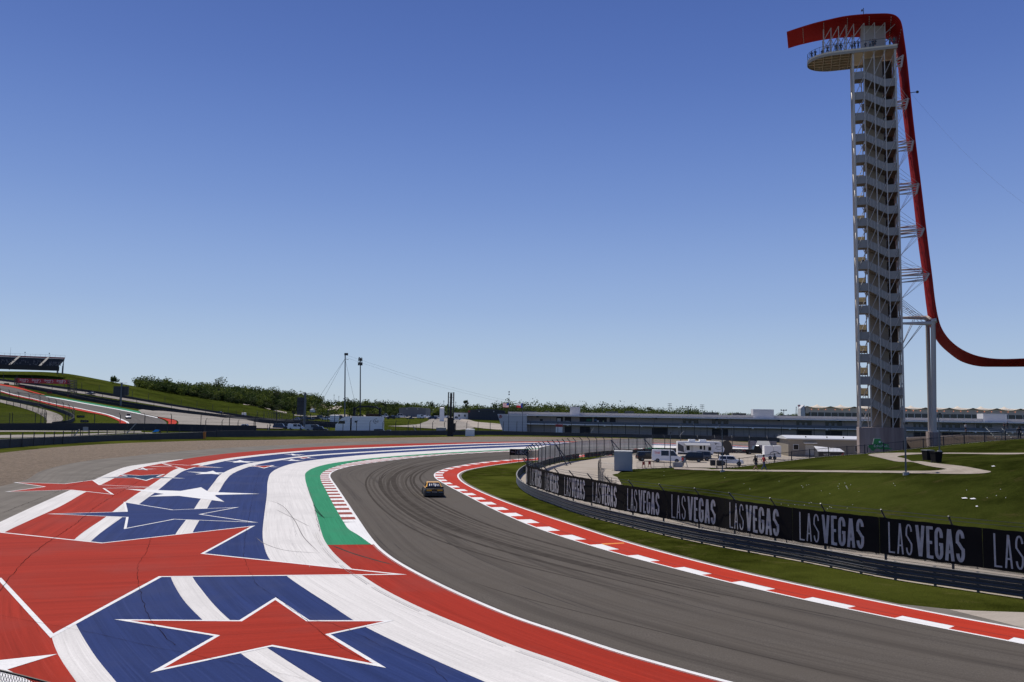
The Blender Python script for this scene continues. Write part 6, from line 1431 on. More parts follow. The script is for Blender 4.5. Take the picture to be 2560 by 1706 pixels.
# paddock club building with tent canopies far behind
A1 = PG(2003, 430); B1 = PG(2680, 405); gx = (B1 - A1).normalized(); gy = Vector((-gx.y, gx.x, 0)); g_ang = math.atan2(gx.y, gx.x)
def PGc(u, v, yl=0):
    d = ray(u, v); o = Vector((0, 0, CAMH)); t = ((A1 + gy * yl) - o).dot(gy) / d.dot(gy); q = o + d * t - A1; return Vector((q.dot(gx), q.dot(gy), q.z))
club = thing('club_building', 'long hospitality building with pale tent canopies behind the pit building', 'building', tuple(A1), g_ang); L1 = (B1 - A1).length
zc = PGc(2100, 1012.5, 0).z; z1_ = PGc(2100, 1035, 0).z
M_tent = mat('tent membrane', (.62, .56, .46), .7, 0, .05, .3); M_tsof = mat('club soffit', (.62, .52, .41), .8, 0, .1, .3)
mb = MB(); mb.prism([(PGc(2003, 1021).x, 2, z1_ - 3), (PGc(2003, 1021).x, 2, zc - 2), (PGc(2012.5, 1017).x, 2, zc - .2), (PGc(2014.5, 1017).x, 2, z1_ - 3)], (0, 12, 0)); mb.build('end_wall', M_pe, club)
mb = MB(); mb.box(2, L1, 4, 16, 0, z1_); mb.build('base', M_pw, club)
mb = MB(); mb.box(2.4, L1, 2.2, 15, z1_, zc - 1.3); mb.build('upper_wall', M_tsof, club)
mb = MB(); mb.box(4, L1, 1.9, 2.19, z1_ - 1.8, z1_ + .6); wb_ = mb.build('window_band', mat('club glazing', (.018, .03, .04), .15, 0, .1), club)
for i in range(36):
    x = 5 + i * (L1 - 6) / 36; mb = MB(); mb.box(x - .09, x + .09, 1.8, 1.89, z1_ - 1.8, z1_ + .6); mb.build('mullion', M_pl, wb_)
pk_ = 59.5; ntent = 12
for i in range(ntent):
    x0 = PGc(2018 + i * pk_, 1015).x; x1 = PGc(2018 + (i + 1) * pk_, 1015).x; mb = MB(); nx, ny = 12, 6
    for a in range(nx + 1):
        for b_ in range(ny + 1):
            fx_, fy_ = a / nx, b_ / ny; r_ = math.hypot((fx_ - .5) * 2, (fy_ - .5) * 2); z = zc - 1.2 + 1.0 * (1 - min(1, r_)) ** 1.0 + .45 * (abs(fx_ - .5) * 2) ** 2 * (1 - fy_); z += .7 * math.exp(-(r_ * 6) ** 2)
            mb.v.append((x0 + (x1 - x0) * fx_, 1 + 12 * fy_, z - .55 * (1 - fy_) * (math.sin(math.pi * fx_))))
    for a in range(nx):
        for b_ in range(ny): q = a * (ny + 1) + b_; mb.f.append((q, q + ny + 1, q + ny + 2, q + 1))
    mb.build('canopy', M_tent, club, True)
    for f in (.2, .5, .8):
        mb = MB(); mb.ellip((x0 + (x1 - x0) * f, 2.0, (zc + z1_) / 2 - .2), .16, .12, .16, 8, 5); mb.build('heater_lamp', mat('lit orange lamp', (1, .32, .16), .5, 0, 0, emit=1.2), club)
q = PGc(2003, 990, 20); 
def pylon(u, Y, vt, vb, label, w=.0, lattice=False):
    b = PG(u, Y, 0); b.z = PY(u, vb, Y).z; H = PY(u, vt, Y).z - b.z; r_ = thing('power_pylon' if lattice else 'utility_pole', label, 'pylon' if lattice else 'pole', tuple(b), R(random.uniform(-10, 10)))
    mb = MB()
    if lattice:
        for sx in (-1, 1): mb.tube((sx * .09 * H, 0, 0), (sx * .02 * H, 0, H), .012 * H, n=4)
        for i in range(6): a = 1 - i / 6 * .78; b2 = 1 - (i + 1) / 6 * .78; mb.tube((-.09 * H * a, 0, H * i / 6), (.09 * H * b2, 0, H * (i + 1) / 6), .006 * H, n=3); mb.tube((.09 * H * a, 0, H * i / 6), (-.09 * H * b2, 0, H * (i + 1) / 6), .006 * H, n=3)
    else: mb.tube((0, 0, 0), (0, 0, H), max(.12, .012 * H), n=6)
    mb.build('mast', M_dark, r_)
    for f in ((.97, .82, .66) if w else ()):
        mb = MB(); mb.tube((-w, 0, H * f), (w, 0, H * f), .16, n=4); mb.build('crossarm', M_dark, r_)
    return r_
pylon(1674.5, 640, 1009, 1037, 'power pole with three crossarms over the pit roof, left of two', 1.6); pylon(1755.5, 640, 1012, 1038, 'power pole with three crossarms over the pit roof, right of two', 1.6)
pylon(1991, 700, 1017, 1042, 'small lattice pylon left of the white chimney', 0, True)
def mastlight(u, Y, vt, vb, label):
    b = PG(u, Y, 0); b.z = PY(u, vb, Y).z; H = PY(u, vt, Y).z - b.z; r_ = thing('light_mast', label, 'light mast', tuple(b), 0, 'floodlight masts over the roofs'); mb = MB(); mb.tube((0, 0, 0), (0, 0, H), .14, n=6); mb.build('pole', M_steel, r_)
    mb = MB(); mb.box(-1.6, 1.6, -.1, .1, H - .1, H + .1); mb.build('crossbar', M_steel, r_)
    for x in (-1.4, 0, 1.4):
        mb = MB(); mb.box(x - .35, x + .35, -.2, .2, H + .1, H + .6); mb.build('floodlight', M_dark, r_)
mastlight(1505.5, 480, 1012.5, 1034, 'floodlight mast right of the first roof tower'); mastlight(1721, 480, 1018.5, 1037, 'floodlight mast between the two power poles'); mastlight(1959.5, 480, 1027, 1043, 'floodlight mast left of the lattice pylon')
b = PG(1998, 500); ch_ = thing('chimney', 'slim white chimney stack left of the canopy building', 'chimney', (b.x, b.y, 0), 0); mb = MB(); mb.box(-.6, .6, -.6, .6, 0, PY(1998, 1012, 500).z); mb.build('shaft', M_whitep, ch_); mb = MB(); mb.box(-.62, .62, -.62, .62, PY(1998, 1016, 500).z, PY(1998, 1013.5, 500).z); mb.build('red_ring', P_red, ch_)

# flags
def flag(u, Y, vt, vb, fl, label):
    b = PG(u, Y, 0); b.z = 0; H = PY(u, vt, Y).z; r_ = thing('flagpole', label, 'flagpole', tuple(b), 0); mb = MB(); mb.tube((0, 0, 0), (0, 0, H), .12, .09, n=8); mb.build('pole', M_steel, r_); s = Y / FPX
    def cloth(nm, z0, z1, x0, x1, m, yy=0):
        mb = MB(); n = 8
        for i in range(n + 1):
            x = x0 + (x1 - x0) * i / n; dz = -abs(x) * .10 + .12 * math.sin(x * 2.0); mb.v += [(x, .18 * math.sin(x * 1.9) + yy, z0 + dz), (x, .18 * math.sin(x * 1.9) + yy, z1 + dz)]
        for i in range(n): mb.f.append((2 * i, 2 * i + 2, 2 * i + 3, 2 * i + 1))
        return mb.build(nm, m, r_)
    return r_, cloth, H
f1, cl_, H = flag(1272, 340, 994, 1030, 0, 'flagpole with the stars and stripes and a finial lamp at the pit building end')
zt = PY(1272, 1007.5, 340).z; wF = 15 * 340 / FPX; hF = 10.5 * 340 / FPX
def cloth_mat(nm, c):
    k = N(nm); t = k.n('BsdfTranslucent'); t.inputs[0].default_value = c + (1,); k.b.inputs['Base Color'].default_value = c + (1,); mx = k.n('MixShader'); mx.inputs[0].default_value = .6; k.l(k.b.outputs[0], mx.inputs[1]); k.l(t.outputs[0], mx.inputs[2]); k.l(mx.outputs[0], k.out.inputs['Surface']); return k.m
mr_, mw_, mb_ = cloth_mat('flag red', (.55, .04, .05)), cloth_mat('flag white', (.85, .85, .85)), cloth_mat('flag blue', (.03, .06, .30))
for i in range(13):
    z0 = zt - hF * (i + 1) / 13; cl_('stripe', z0, z0 + hF / 13, -wF, -.1 if i > 6 else -wF * .4, mr_ if i % 2 == 0 else mw_)
cl_('canton', zt - hF * 7 / 13, zt, -wF * .4, -.1, mb_)
for i, z in ((0, zt + 3.4), (1, zt + 4.4)):
    mb = MB(); mb.ellip((0, 0, z), .28, .28, .35, 8, 5); mb.build('finial', M_steel, f1)
f2, cl_, H = flag(1306.5, 340, 1007.5, 1030, 0, 'flagpole with the red white and blue lone star flag right of the other flag')
zt = PY(1306, 1008, 340).z
cl_('canton', zt - hF, zt, -wF * .33, -.1, mb_); cl_('stripe', zt - hF / 2, zt, -wF, -wF * .33, mw_); cl_('stripe', zt - hF, zt - hF / 2, -wF, -wF * .33, mr_)
st_ = MB(); sx_ = -wF * .18; st_.prism([Vector((sx_ + (.42 if i % 2 == 0 else .17) * math.sin(i * math.pi / 5), -.12, zt - hF / 2 + (.42 if i % 2 == 0 else .17) * math.cos(i * math.pi / 5))) for i in range(10)], (0, -.02, 0)); st_.build('star', mw_, f2)

# ================================================================== LEFT HILL: TRACK, ROADS, BARRIERS
def z0(l): return [(x / 3.677, 860 + y / 3.677) for x, y in l]
def z2(l): return [(600 + x / 3.677, 860 + y / 3.677) for x, y in l]
def dr(name, a, b, m, dz=.15, n=90, cross=2): return drape(name, a, b, m, dz, n, PF, 5, cross)
dr('race_track', z0([(-250, 350), (0, 382), (200, 425), (400, 480), (800, 560), (1100, 612), (1300, 648), (1440, 680), (1520, 715), (1530, 740), (1500, 775)]), z0([(-250, 400), (0, 434), (100, 462), (300, 506), (500, 553), (800, 612), (980, 650), (1100, 690), (1180, 725), (1180, 745), (1130, 775)]), M_far_track, .13, 140, 3)
dr('red_kerb_strip', z0([(-250, 340), (0, 372), (150, 398), (300, 440), (410, 470)]), z0([(-250, 350), (0, 384), (150, 412), (300, 452), (410, 480)]), M_kred, .2, 50)
dr('green_kerb_strip', z0([(380, 470), (450, 482), (800, 540), (1100, 592), (1300, 630), (1450, 664)]), z0([(380, 475), (450, 490), (800, 552), (1100, 606), (1300, 646), (1450, 680)]), M_green, .21, 60)
dr('white_kerb_line', z0([(420, 488), (450, 491), (800, 553), (1100, 607), (1300, 647), (1450, 680)]), z0([(420, 492), (450, 496), (800, 560), (1100, 614), (1300, 655), (1445, 688)]), M_kwhite, .22, 60)
dr('red_kerb_strip', z0([(1450, 665), (1530, 675), (1600, 700), (1625, 725), (1600, 750), (1560, 775)]), z0([(1440, 678), (1500, 695), (1540, 715), (1548, 735), (1515, 758), (1480, 775)]), M_kred, .24, 50)
dr('red_kerb_strip', z0([(300, 506), (500, 553), (800, 612), (980, 650), (1090, 690), (1150, 715), (1165, 735), (1130, 775)]), z0([(300, 520), (500, 572), (800, 632), (950, 660), (1050, 695), (1095, 720), (1090, 740), (1050, 775)]), M_kred, .2, 70)
dr('white_kerb_line', z0([(0, 433), (100, 461), (300, 505), (500, 552), (800, 611), (980, 649), (1100, 689), (1180, 725), (1185, 745)]), z0([(0, 440), (100, 468), (300, 511), (500, 558), (800, 617), (975, 656), (1085, 695), (1160, 728), (1165, 745)]), M_kwhite, .25, 90)
dr('red_kerb_strip', z0([(0, 440), (100, 468), (200, 490), (300, 511)]), z0([(0, 447), (100, 476), (200, 500), (300, 520)]), M_kred, .22, 30)
dr('concrete_runoff', z0([(1270, 620), (1500, 622), (1800, 655), (2100, 690), (2353, 730), (2600, 752)]), z0([(1300, 648), (1440, 678), (1600, 705), (1640, 745), (1600, 775), (2600, 790)]), M_conc2, .45, 90, 4)
dr('upper_road', z0([(-250, 305), (0, 334), (200, 364), (600, 410), (1000, 478), (1500, 556), (1900, 622), (2300, 672), (2700, 705)]), z0([(-250, 345), (0, 366), (200, 388), (600, 438), (1000, 498), (1500, 578), (1900, 645), (2300, 690), (2700, 722)]), M_conc2, .13, 120)
dr('service_lane', z0([(0, 515), (200, 555), (400, 605), (540, 650), (580, 690), (540, 730), (480, 750)]), z0([(0, 540), (200, 590), (340, 640), (410, 680), (430, 710), (420, 735), (380, 750)]), M_conc2, .13, 60)
dr('service_lane', z0([(-100, 800), (300, 800), (700, 802), (1300, 805)]), z0([(-100, 812), (300, 810), (700, 811), (1300, 813)]), M_conc2, .1, 40)
dr('service_lane', z0([(-100, 843), (300, 838), (800, 828), (1400, 818)]), z0([(-100, 872), (300, 862), (800, 842), (1400, 826)]), M_conc2, .1, 40)
dr('footpath', z2([(30, 555), (130, 562), (250, 592), (350, 615), (430, 630)]), z2([(30, 561), (130, 570), (250, 600), (350, 625), (430, 642)]), M_conc, .2, 40)
dr('access_road', z2([(800, 612), (850, 588), (900, 572), (935, 572)]), z2([(880, 622), (905, 600), (920, 585), (950, 580)]), M_conc, .2, 30)
dr('access_road', z2([(1850, 640), (1780, 660), (1650, 740), (1500, 752), (1350, 758)]), z2([(2000, 648), (2020, 700), (2100, 740), (2150, 775), (2000, 795)]), M_conc2, .15, 40, 4)
dr('access_road', z2([(2010, 690), (2100, 700), (2200, 722), (2353, 735), (2600, 760)]), z2([(2030, 730), (2150, 770), (2240, 780), (2353, 790), (2600, 800)]), M_conc, .17, 40, 3)
dr('car_park', z2([(500, 652), (900, 650), (1300, 664), (1900, 680)]), z2([(500, 662), (900, 664), (1300, 676), (1900, 690)]), M_conc2, .2, 60)
dr('bare_earth', z0([(1370, 402), (1450, 404), (1600, 420), (1660, 440)]), z0([(1400, 410), (1480, 425), (1600, 448), (1640, 455)]), mat('dark soil', (.06, .048, .038), .95, 0, .3, .2), .25, 30)
dr('rocky_slope', z0([(1635, 420), (1700, 440), (1800, 468), (1870, 492)]), z0([(1640, 452), (1720, 470), (1810, 485), (1865, 496)]), mat('pale rubble', (.32, .30, .26), .95, 0, .6, .6), .3, 30)
dr('brown_slope', z2([(620, 545), (700, 550), (780, 565), (850, 580)]), z2([(610, 600), (650, 612), (700, 620), (760, 600)]), mat('dry slope', (.11, .085, .045), .95, 0, .4, .3), .2, 30)
M_fb = mat('far dark barrier', (.028, .03, .036), .8, 0, .25, .3)
def fbar(label, pts, H, m=M_fb, th=.4, cap=None):
    c = Curve(crom([PF(u, v) for u, v in pts], 6)); q = c.resample(max(12, int(c.L / 6))); return barrier('barrier_wall', label, [(a, H) for a in q], m, th, cap), c
_, cU = fbar('dark barrier along the uphill side of the upper road', z0([(-200, 318), (0, 342), (250, 372), (620, 420), (1040, 480), (1500, 560), (1900, 625), (2353, 690), (2700, 722), (3150, 752)]), 1.3)
_, cM = fbar('dark barrier between the upper road and the lower track', z0([(170, 392), (300, 410), (690, 480), (1100, 545), (1500, 605), (1900, 655), (2353, 705), (2700, 735), (3150, 765)]), 1.3)
_, cL2 = fbar('dark barrier beside the lower track and its verge', z0([(230, 408), (600, 482), (1100, 575), (1370, 612), (1600, 638), (2000, 680), (2353, 720), (2700, 752), (3150, 775)]), 1.5)
_, cI = fbar('dark barrier curving around the infield slope on the left', z0([(0, 502), (200, 545), (400, 585), (560, 632), (650, 668), (680, 690), (670, 715), (600, 740), (480, 752)]), 1.3)
_, cB2 = fbar('long dark barrier crossing behind the concrete wall on the left', z0([(-200, 800), (0, 797), (400, 793), (1000, 795), (1600, 803), (2000, 812), (2353, 815)]), 2.3, M_fb, .5)
H_ = lambda x, y: zfar(x, y)
def ffence(label, pts, h, sp, side=1, cables=4, mesh=None, r=.10, dens=6, mp=90):
    c = pts if isinstance(pts, Curve) else Curve(crom([PF(u, v) for u, v in pts], dens)); return fence('debris_fence', label, c, h, sp, side, r, True, cables, mesh, base=H_, m=M_dark, maxp=mp)
ffence('bent top fence above the barrier on the uphill side of the upper road', cU, 5.0, 9, -1)
ffence('bent top fence between the upper road and the lower track', cM, 4.4, 9, -1)
ffence('bent top fence around the infield slope on the left', cI, 4.6, 8, -1, 4, M_chain_far)
ffence('bent top fence on the long dark barrier behind the concrete wall', cB2, 5.6, 9, -1, 4)
ffence('inner chain link fence beside the beige service lane', z0([(60, 560), (250, 605), (380, 650), (425, 700), (400, 745)]), 3.2, 6, -1, 2, M_chain_far)
ffence('low fence in front of the infield mound at far left', z0([(-100, 770), (100, 765), (250, 760), (425, 750)]), 5.0, 7, -1, 3, M_chain_far)
cW1 = Curve([P(u, v) + Vector((0, 1.0, 0)) for u, v, t in wall_a]); fence('post_fence', 'row of straight dark posts and cables behind the concrete wall on the left', Curve(crom([q + Vector((0, 14, 0)) for q in cW1.p], 5)), 2.9, 4.2, 1, .09, False, 3, None, base=H_, m=M_dark)
cW2 = Curve(crom([P(u, v - 1) + Vector((0, 1.6, 0)) for u, v, t in wall_b[:-1]], 5)); fence('debris_fence', 'bent top debris fence rising behind the long trackside wall', cW2, 5.2, 5.4, -1, .09, True, 4, None, base=H_, m=M_dark)
# leaning stays
for i, (u, vb, vt, du, Y) in enumerate([(184, 1088, 1074, 14, 215), (317, 1080, 1058, 24, 235), (1476, 1082, 1069, 9, 330), (1698, 1088, 1078, 12, 305), (1936, 1098, 1087, 12, 295), (668, 1076, 1062, 9, 300), (1040, 1076, 1064, -8, 310)]):
    a = PY(u, vb, Y); b = PY(u + du, vt, Y); r_ = thing('fence_stay', 'pale leaning stay behind the trackside wall at %s' % ('the far left', 'the curve fence', 'the pit gallery', 'the second gallery window', 'the roof tower', 'the parked cars', 'the black pillar')[i], 'stay', tuple(a)); mb = MB(); mb.tube((0, 0, -.5), b - a, .13, n=5); mb.build('strut', M_cap, r_); mb = MB(); mb.tube((0, .2, -.6), (0, .2, (b - a).z), .10, n=5); mb.build('post', M_dark, r_)
# grandstand
G1 = PY(157, 930.5, 505); G0 = G1 - Vector((math.cos(R(26)), math.sin(R(26)), 0)) * 62; gs = thing('grandstand', 'dark grandstand with red topped rim on the crest of the hill', 'grandstand', tuple(G0), math.atan2(G1.y - G0.y, G1.x - G0.x)); gl = (G1 - G0).length
zt = PY(60, 893, 520).z - G0.z
M_seat = mat('grandstand seating', (.035, .036, .042), .8, 0, .5, 2.5)
mb = MB(); nst = 22
for i in range(nst): f = i / nst; y = 1 + f * 18; z = 3.4 + (zt - 3.9) * f; mb.box(0, gl - 3 + f * 3, y, y + 18 / nst + .1, z - .8, z)
mb.build('seating_tier', M_seat, gs)
for k_ in range(1, 5):
    x = gl - 3 - (k_ - .35) * 15.5; 
    if x < 1: continue
    mb = MB(); mb.add([(x, .9, 3.0), (x + 1.3, .9, 3.0), (x + 4.8, 19, zt - .3), (x + 3.5, 19, zt - .3), (x, .9, 3.3), (x + 1.3, .9, 3.3), (x + 4.8, 19, zt + .05), (x + 3.5, 19, zt + .05)], [(0, 3, 2, 1), (4, 5, 6, 7), (0, 1, 5, 4), (1, 2, 6, 5), (2, 3, 7, 6), (3, 0, 4, 7)]); mb.build('stairway', mat('grandstand aisle', (.10, .10, .105), .7, 0, .1, 1), gs)
mb = MB(); mb.box(-1, gl, 19.2, 19.5, zt - .6, zt + .25); mb.build('red_rim', P_red, gs)
mb = MB(); mb.box(-1, gl - 2, .6, .9, .6, 3.3); mb.build('front_wall', M_black, gs)
mb = MB()
for i in range(24): x = gl * i / 23; mb.tube((x, 19.4, zt), (x, 19.4, zt + 1.5), .05, n=3)
mb.tube((0, 19.4, zt + 1.5), (gl, 19.4, zt + 1.5), .05, n=3); mb.build('rear_railing', M_steel, gs)
mb = MB()
for y in (1, 7, 13, 19):
    for x in (gl - .5, gl - 3.2): mb.tube((x, y, -1), (x, y, 3.4 + (zt - 4.2) * y / 19), .12, n=4)
    mb.tube((gl - .5, y, 0), (gl - .5, min(19, y + 6), 3.4 + (zt - 4.2) * min(19, y + 6) / 19), .08, n=4)
mb.build('end_frame', M_steel, gs)
for x in (gl * .22, gl * .42, gl * .65, gl * .86):
    mb = MB(); mb.tube((x, 19.3, zt), (x, 19.3, zt + 2.4), .06, n=4); mb.box(x - .3, x + .3, 19.1, 19.5, zt + 2.2, zt + 2.7); mb.build('roof_light', M_dark, gs)
mb = MB(); rr = random.Random(9)
for i in range(90):
    f = rr.random(); x = rr.choice((rr.gauss(gl * .55, 4), rr.gauss(gl * .78, 4), rr.gauss(gl * .93, 2.5))); y = 1 + f * 9 + .3; z = 3.4 + (zt - 3.9) * (y - 1) / 18; mb.box(x - .22, x + .22, y, y + .3, z, z + .7)
tag(mb.build('spectators', mat('mixed spectator clothing', (.16, .155, .15), .9, 0, .7, 3), fix=False), 'scattered spectators seated in the far grandstand', 'spectators', kind='stuff'); bpy.data.objects['spectators'].location = gs.location; bpy.data.objects['spectators'].rotation_euler = gs.rotation_euler
b = PY(25.5, 893, 525); bp_ = thing('aerial', 'thin tall aerial rising behind the far grandstand', 'aerial', (b.x, b.y, b.z - 8)); mb = MB(); mb.tube((0, 0, 0), (0, 0, 14), .10, .05, n=4); mb.build('mast', M_dark, bp_); mb = MB(); mb.tube((0, 0, 0), (0, 0, 1), .3, n=5); mb.build('base', M_dark, bp_)
# gantry sign over the track
g0 = PY(38, 964, 395); g1 = PY(186, 980, 392); gt = thing('gantry_bridge', 'red sign bridge spanning the lower track on dark lattice legs', 'gantry', tuple(g0), math.atan2(g1.y - g0.y, g1.x - g0.x)); 
def gll(u, v): q = PY(u, v, 394) - g0; return Vector((q.x, q.y, q.z))
a1, a2, a3, a4 = gll(39, 945.5), gll(170.5, 949.5), gll(170.5, 961), gll(39, 957)
mb = MB(); mb.prism([a1, a2, a3, a4], (0, 1.6, 0)); pn = mb.build('sign_panel', mat('gantry sign red', (.42, .018, .03), .5, 0, .08, .3), gt)
gt.rotation_euler = (0, 0, 0)
for i, f in enumerate((.14, .375, .61, .845)):
    c = a4.lerp(a1, .5).lerp(a3.lerp(a2, .5), f); text('Speedy', 1.15, M_txtw, pn, (c.x - .1, c.y - .06, c.z + .42), (R(90), 0, 0), shear=.4); text('Cash', .95, M_txtw, pn, (c.x + .3, c.y - .06, c.z - .5), (R(90), 0, 0), shear=.4)
    mb = MB(); mb.path([(c.x + 1.2 + 1.3 * math.cos(t), c.y - .07, c.z + .8 * math.sin(t)) for t in [-.9 + 1.9 * i2 / 8 for i2 in range(9)]], .07, 4); mb.build('swoosh', M_txtw, pn)
for u0, u1, vt, vb in ((36.5, 43, 945, 965), (169.5, 187.5, 950, 988)):
    p00, p10 = gll(u0, vt), gll(u1, vt); p01, p11 = gll(u0, vb), gll(u1, vb); mb = MB()
    for yy in (0, 1.6):
        Y_ = Vector((0, yy, 0)); mb.tube(p00 + Y_, p01 + Y_, .16, n=4); mb.tube(p10 + Y_, p11 + Y_, .16, n=4); n = 6
        for i in range(n): f0, f1 = i / n, (i + 1) / n; mb.tube(p00.lerp(p01, f0) + Y_, p10.lerp(p11, f1) + Y_, .10, n=4); mb.tube(p10.lerp(p11, f0) + Y_, p00.lerp(p01, f1) + Y_, .10, n=4)
    mb.build('leg', M_dark, gt)
# small red boards
for i, (u, v) in enumerate([(15.5, 963.5), (54, 971), (123, 985.5), (173, 993.5)]):
    b = PF(u, v); r_ = thing('trackside_board', 'small dark red board beside the lower track, %s of four' % ('leftmost', 'second', 'third', 'rightmost')[i], 'board', tuple(b)); mb = MB(); mb.box(-1.3, 1.3, 0, .3, .2, 1.15); mb.build('panel', mat('board red', (.20, .015, .02), .5) if i else M_black, r_)
    mb = MB(); mb.box(-1.2, -1.1, .05, .25, -.2, .2); mb.box(1.1, 1.2, .05, .25, -.2, .2); mb.build('feet', M_dark, r_)
for i, (u, v) in enumerate([(201, 1045), (210.5, 1057)]):
    b = PF(u, v); r_ = thing('trackside_board', 'low black advertising board on the infield grass, %s of two' % ('upper', 'lower')[i], 'board', tuple(b)); mb = MB(); mb.box(-1.45, 1.45, 0, .3, .1, .95); p_ = mb.build('panel', M_black, r_); text('PIRELLI' if 0 else 'LAS VEGAS', .5, M_let, p_, (0, -.02, .52), (R(90), 0, 0))
# LAS VEGAS board on the inner kerb by the fence tip
b = PY(1318, 1138.5, 135); wd = 135 / FPX; b.z = 0
sb2 = thing('trackside_board', 'black LAS VEGAS board standing at the tip of the bend before the screened fence', 'board', (PG(1275.5, 146).x, 146, 0), R(2)); zB0, zB1 = PY(1290, 1138.5, 146).z, PY(1290, 1123, 146).z; LBd = (PG(1322, 146) - PG(1275.5, 146)).length
mb = MB(); mb.box(0, LBd, 0, .1, zB0, zB1); mb.build('panel', M_ban, sb2); fnb = lambda x, z, l: Vector((x, -.01 - l, z)); hB = zB1 - zB0
mb = MB(); x = word(mb, fnb, 1.0, zB0 + hB * .14, hB * .7, .17, .035, 'LAS', .06); mb.build('lettering', M_let, sb2); mb = MB(); word(mb, fnb, x + .02, zB0 + hB * .14, hB * .7, .22, .09, 'VEGAS', .04); mb.build('lettering', M_let, sb2)
mb = MB(); mb.path([(.25 + .06 * i, -.03, zB0 + hB * (.5 + .16 * math.sin(i * 1.9))) for i in range(11)], .018, 4); mb.build('script_lettering', M_let, sb2)
mb = MB()
for x in (.1, LBd * .5, LBd - .1): mb.tube((x, .15, 0), (x, .15, zB1), .04, n=4)
mb.build('legs', M_dark, sb2)
# big screens seen from the back
def screen(u0, u1, vt, vb, up, vpt, vpb, Y, label):
    a = PY(u0, vb, Y); z1 = PY(u0, vt, Y).z; w_ = (PG(u1, Y) - PG(u0, Y)).length; pp_ = PY(up, vpb, Y); r_ = thing('video_screen', label, 'screen', (pp_.x, pp_.y, pp_.z)); mb = MB(); x0 = a.x - pp_.x; mb.box(x0, x0 + w_, -.5, .5, a.z - pp_.z, z1 - pp_.z); s_ = mb.build('cabinet', mat('screen back', (.045, .048, .055), .7, .1, .2, .5), r_)
    mb = MB()
    for i in range(1, 4): mb.box(x0 + .05, x0 + w_ - .05, -.56, -.503, (a.z - pp_.z) + (z1 - a.z) * i / 4, (a.z - pp_.z) + (z1 - a.z) * i / 4 + .15)
    mb.build('rear_rail', M_dark, s_); zt_ = PY(up, vpt, Y).z - pp_.z; mb = MB(); mb.tube((0, -.7, -1), (0, -.7, zt_), .42, .38, n=10); mb.build('mast', M_steel, r_); mb = MB(); mb.tube((-3.2, -.7, zt_ - .6), (2.6, -.7, zt_ - .1), .08, n=4); mb.tube((-2, -.7, zt_ + .4), (0, -.7, zt_ - .1), .07, n=4); mb.build('arm', M_dark, r_)
screen(284, 320.5, 966, 989, 303.5, 957, 1009, 400, 'back of a large dark video screen on the hillside at the left')
screen(742.5, 764, 994, 1038, 761.5, 982, 1066, 312, 'back of a tall dark video screen beside the parked cars')
# trees ---------------------------------------------------------------
def leaf_mat(nm, a, b, tr=.25):
    k = N(nm); f = k.noise(k.pos(), .22, 4); f2 = k.noise(k.pos(), 1.7, 3, .7); c = k.mix(k.ramp(f, .35, .65), a, b); c = k.mix(k.mix(.6, (0, 0, 0), k.ramp(f2, .35, .7)), c, [x * 1.5 for x in b]); k.l(c, k.b.inputs['Base Color']); k.b.inputs['Roughness'].default_value = .8; k.b.inputs['Specular IOR Level'].default_value = .15
    t = k.n('BsdfTranslucent'); k.l(c, t.inputs[0]); mx = k.n('MixShader'); mx.inputs[0].default_value = tr; k.l(k.b.outputs[0], mx.inputs[1]); k.l(t.outputs[0], mx.inputs[2]); k.l(mx.outputs[0], k.out.inputs['Surface']); return k.m
M_lf = [leaf_mat('dark oak leaves', (.030, .050, .014), (.060, .088, .020)), leaf_mat('spring leaves', (.06, .085, .014), (.13, .16, .03)), leaf_mat('dull cedar leaves', (.024, .038, .014), (.05, .066, .020))]
M_bark = mat('grey bark', (.09, .075, .06), .9, 0, .3, 2)
def crown(mb, c, H, Wd, rr, n=420, ls=.5):
    bl = [(Vector((rr.gauss(0, Wd * .26), rr.gauss(0, Wd * .26), H * rr.uniform(.38, .86))), rr.uniform(.22, .40) * Wd) for _ in range(9)]
    for i in range(n):
        b, r = rr.choice(bl); d = Vector((rr.gauss(0, 1), rr.gauss(0, 1), rr.gauss(0, .8))).normalized() * r * rr.uniform(.55, 1.08); q = c + b + d
        if q.z < c.z + H * .2: continue
        a = Vector((rr.gauss(0, 1), rr.gauss(0, 1), rr.gauss(0, 1))).normalized(); e = a.orthogonal().normalized(); f = a.cross(e); s = ls * rr.uniform(.6, 1.3)
        mb.add([q + e * s, q + f * s * .7, q - e * s, q - f * s * .7], [(0, 1, 2, 3)])
def tree(p, H, Wd, label, k_=0, seed=0, group=None, name='tree'):
    rr = random.Random(seed); r_ = thing(name, label, 'tree', tuple(p), 0, group); mb = MB(); mb.tube((0, 0, -.3), (rr.uniform(-.3, .3), 0, H * .5), .035 * H, .02 * H, n=6)
    for i in range(6): a = rr.uniform(0, 6.28); mb.tube((0, 0, H * rr.uniform(.28, .45)), (math.cos(a) * Wd * .3, math.sin(a) * Wd * .3, H * rr.uniform(.6, .85)), .014 * H, .006 * H, n=4)
    mb.build('trunk', M_bark, r_); mb = MB(); crown(mb, Vector((0, 0, 0)), H, Wd, rr); mb.build('crown', M_lf[k_], r_, fix=False); return r_
def ztree(u, vt, vb, Y, w_px, label, k_, seed):
    p = PG(u, Y); p.z = zfar(p.x, p.y); H = max(4, (PY(u, vt, Y).z - p.z) * 1.05); tree(p, H, w_px * Y / FPX, label, k_, seed, 'trees standing out of the wooded ridge')
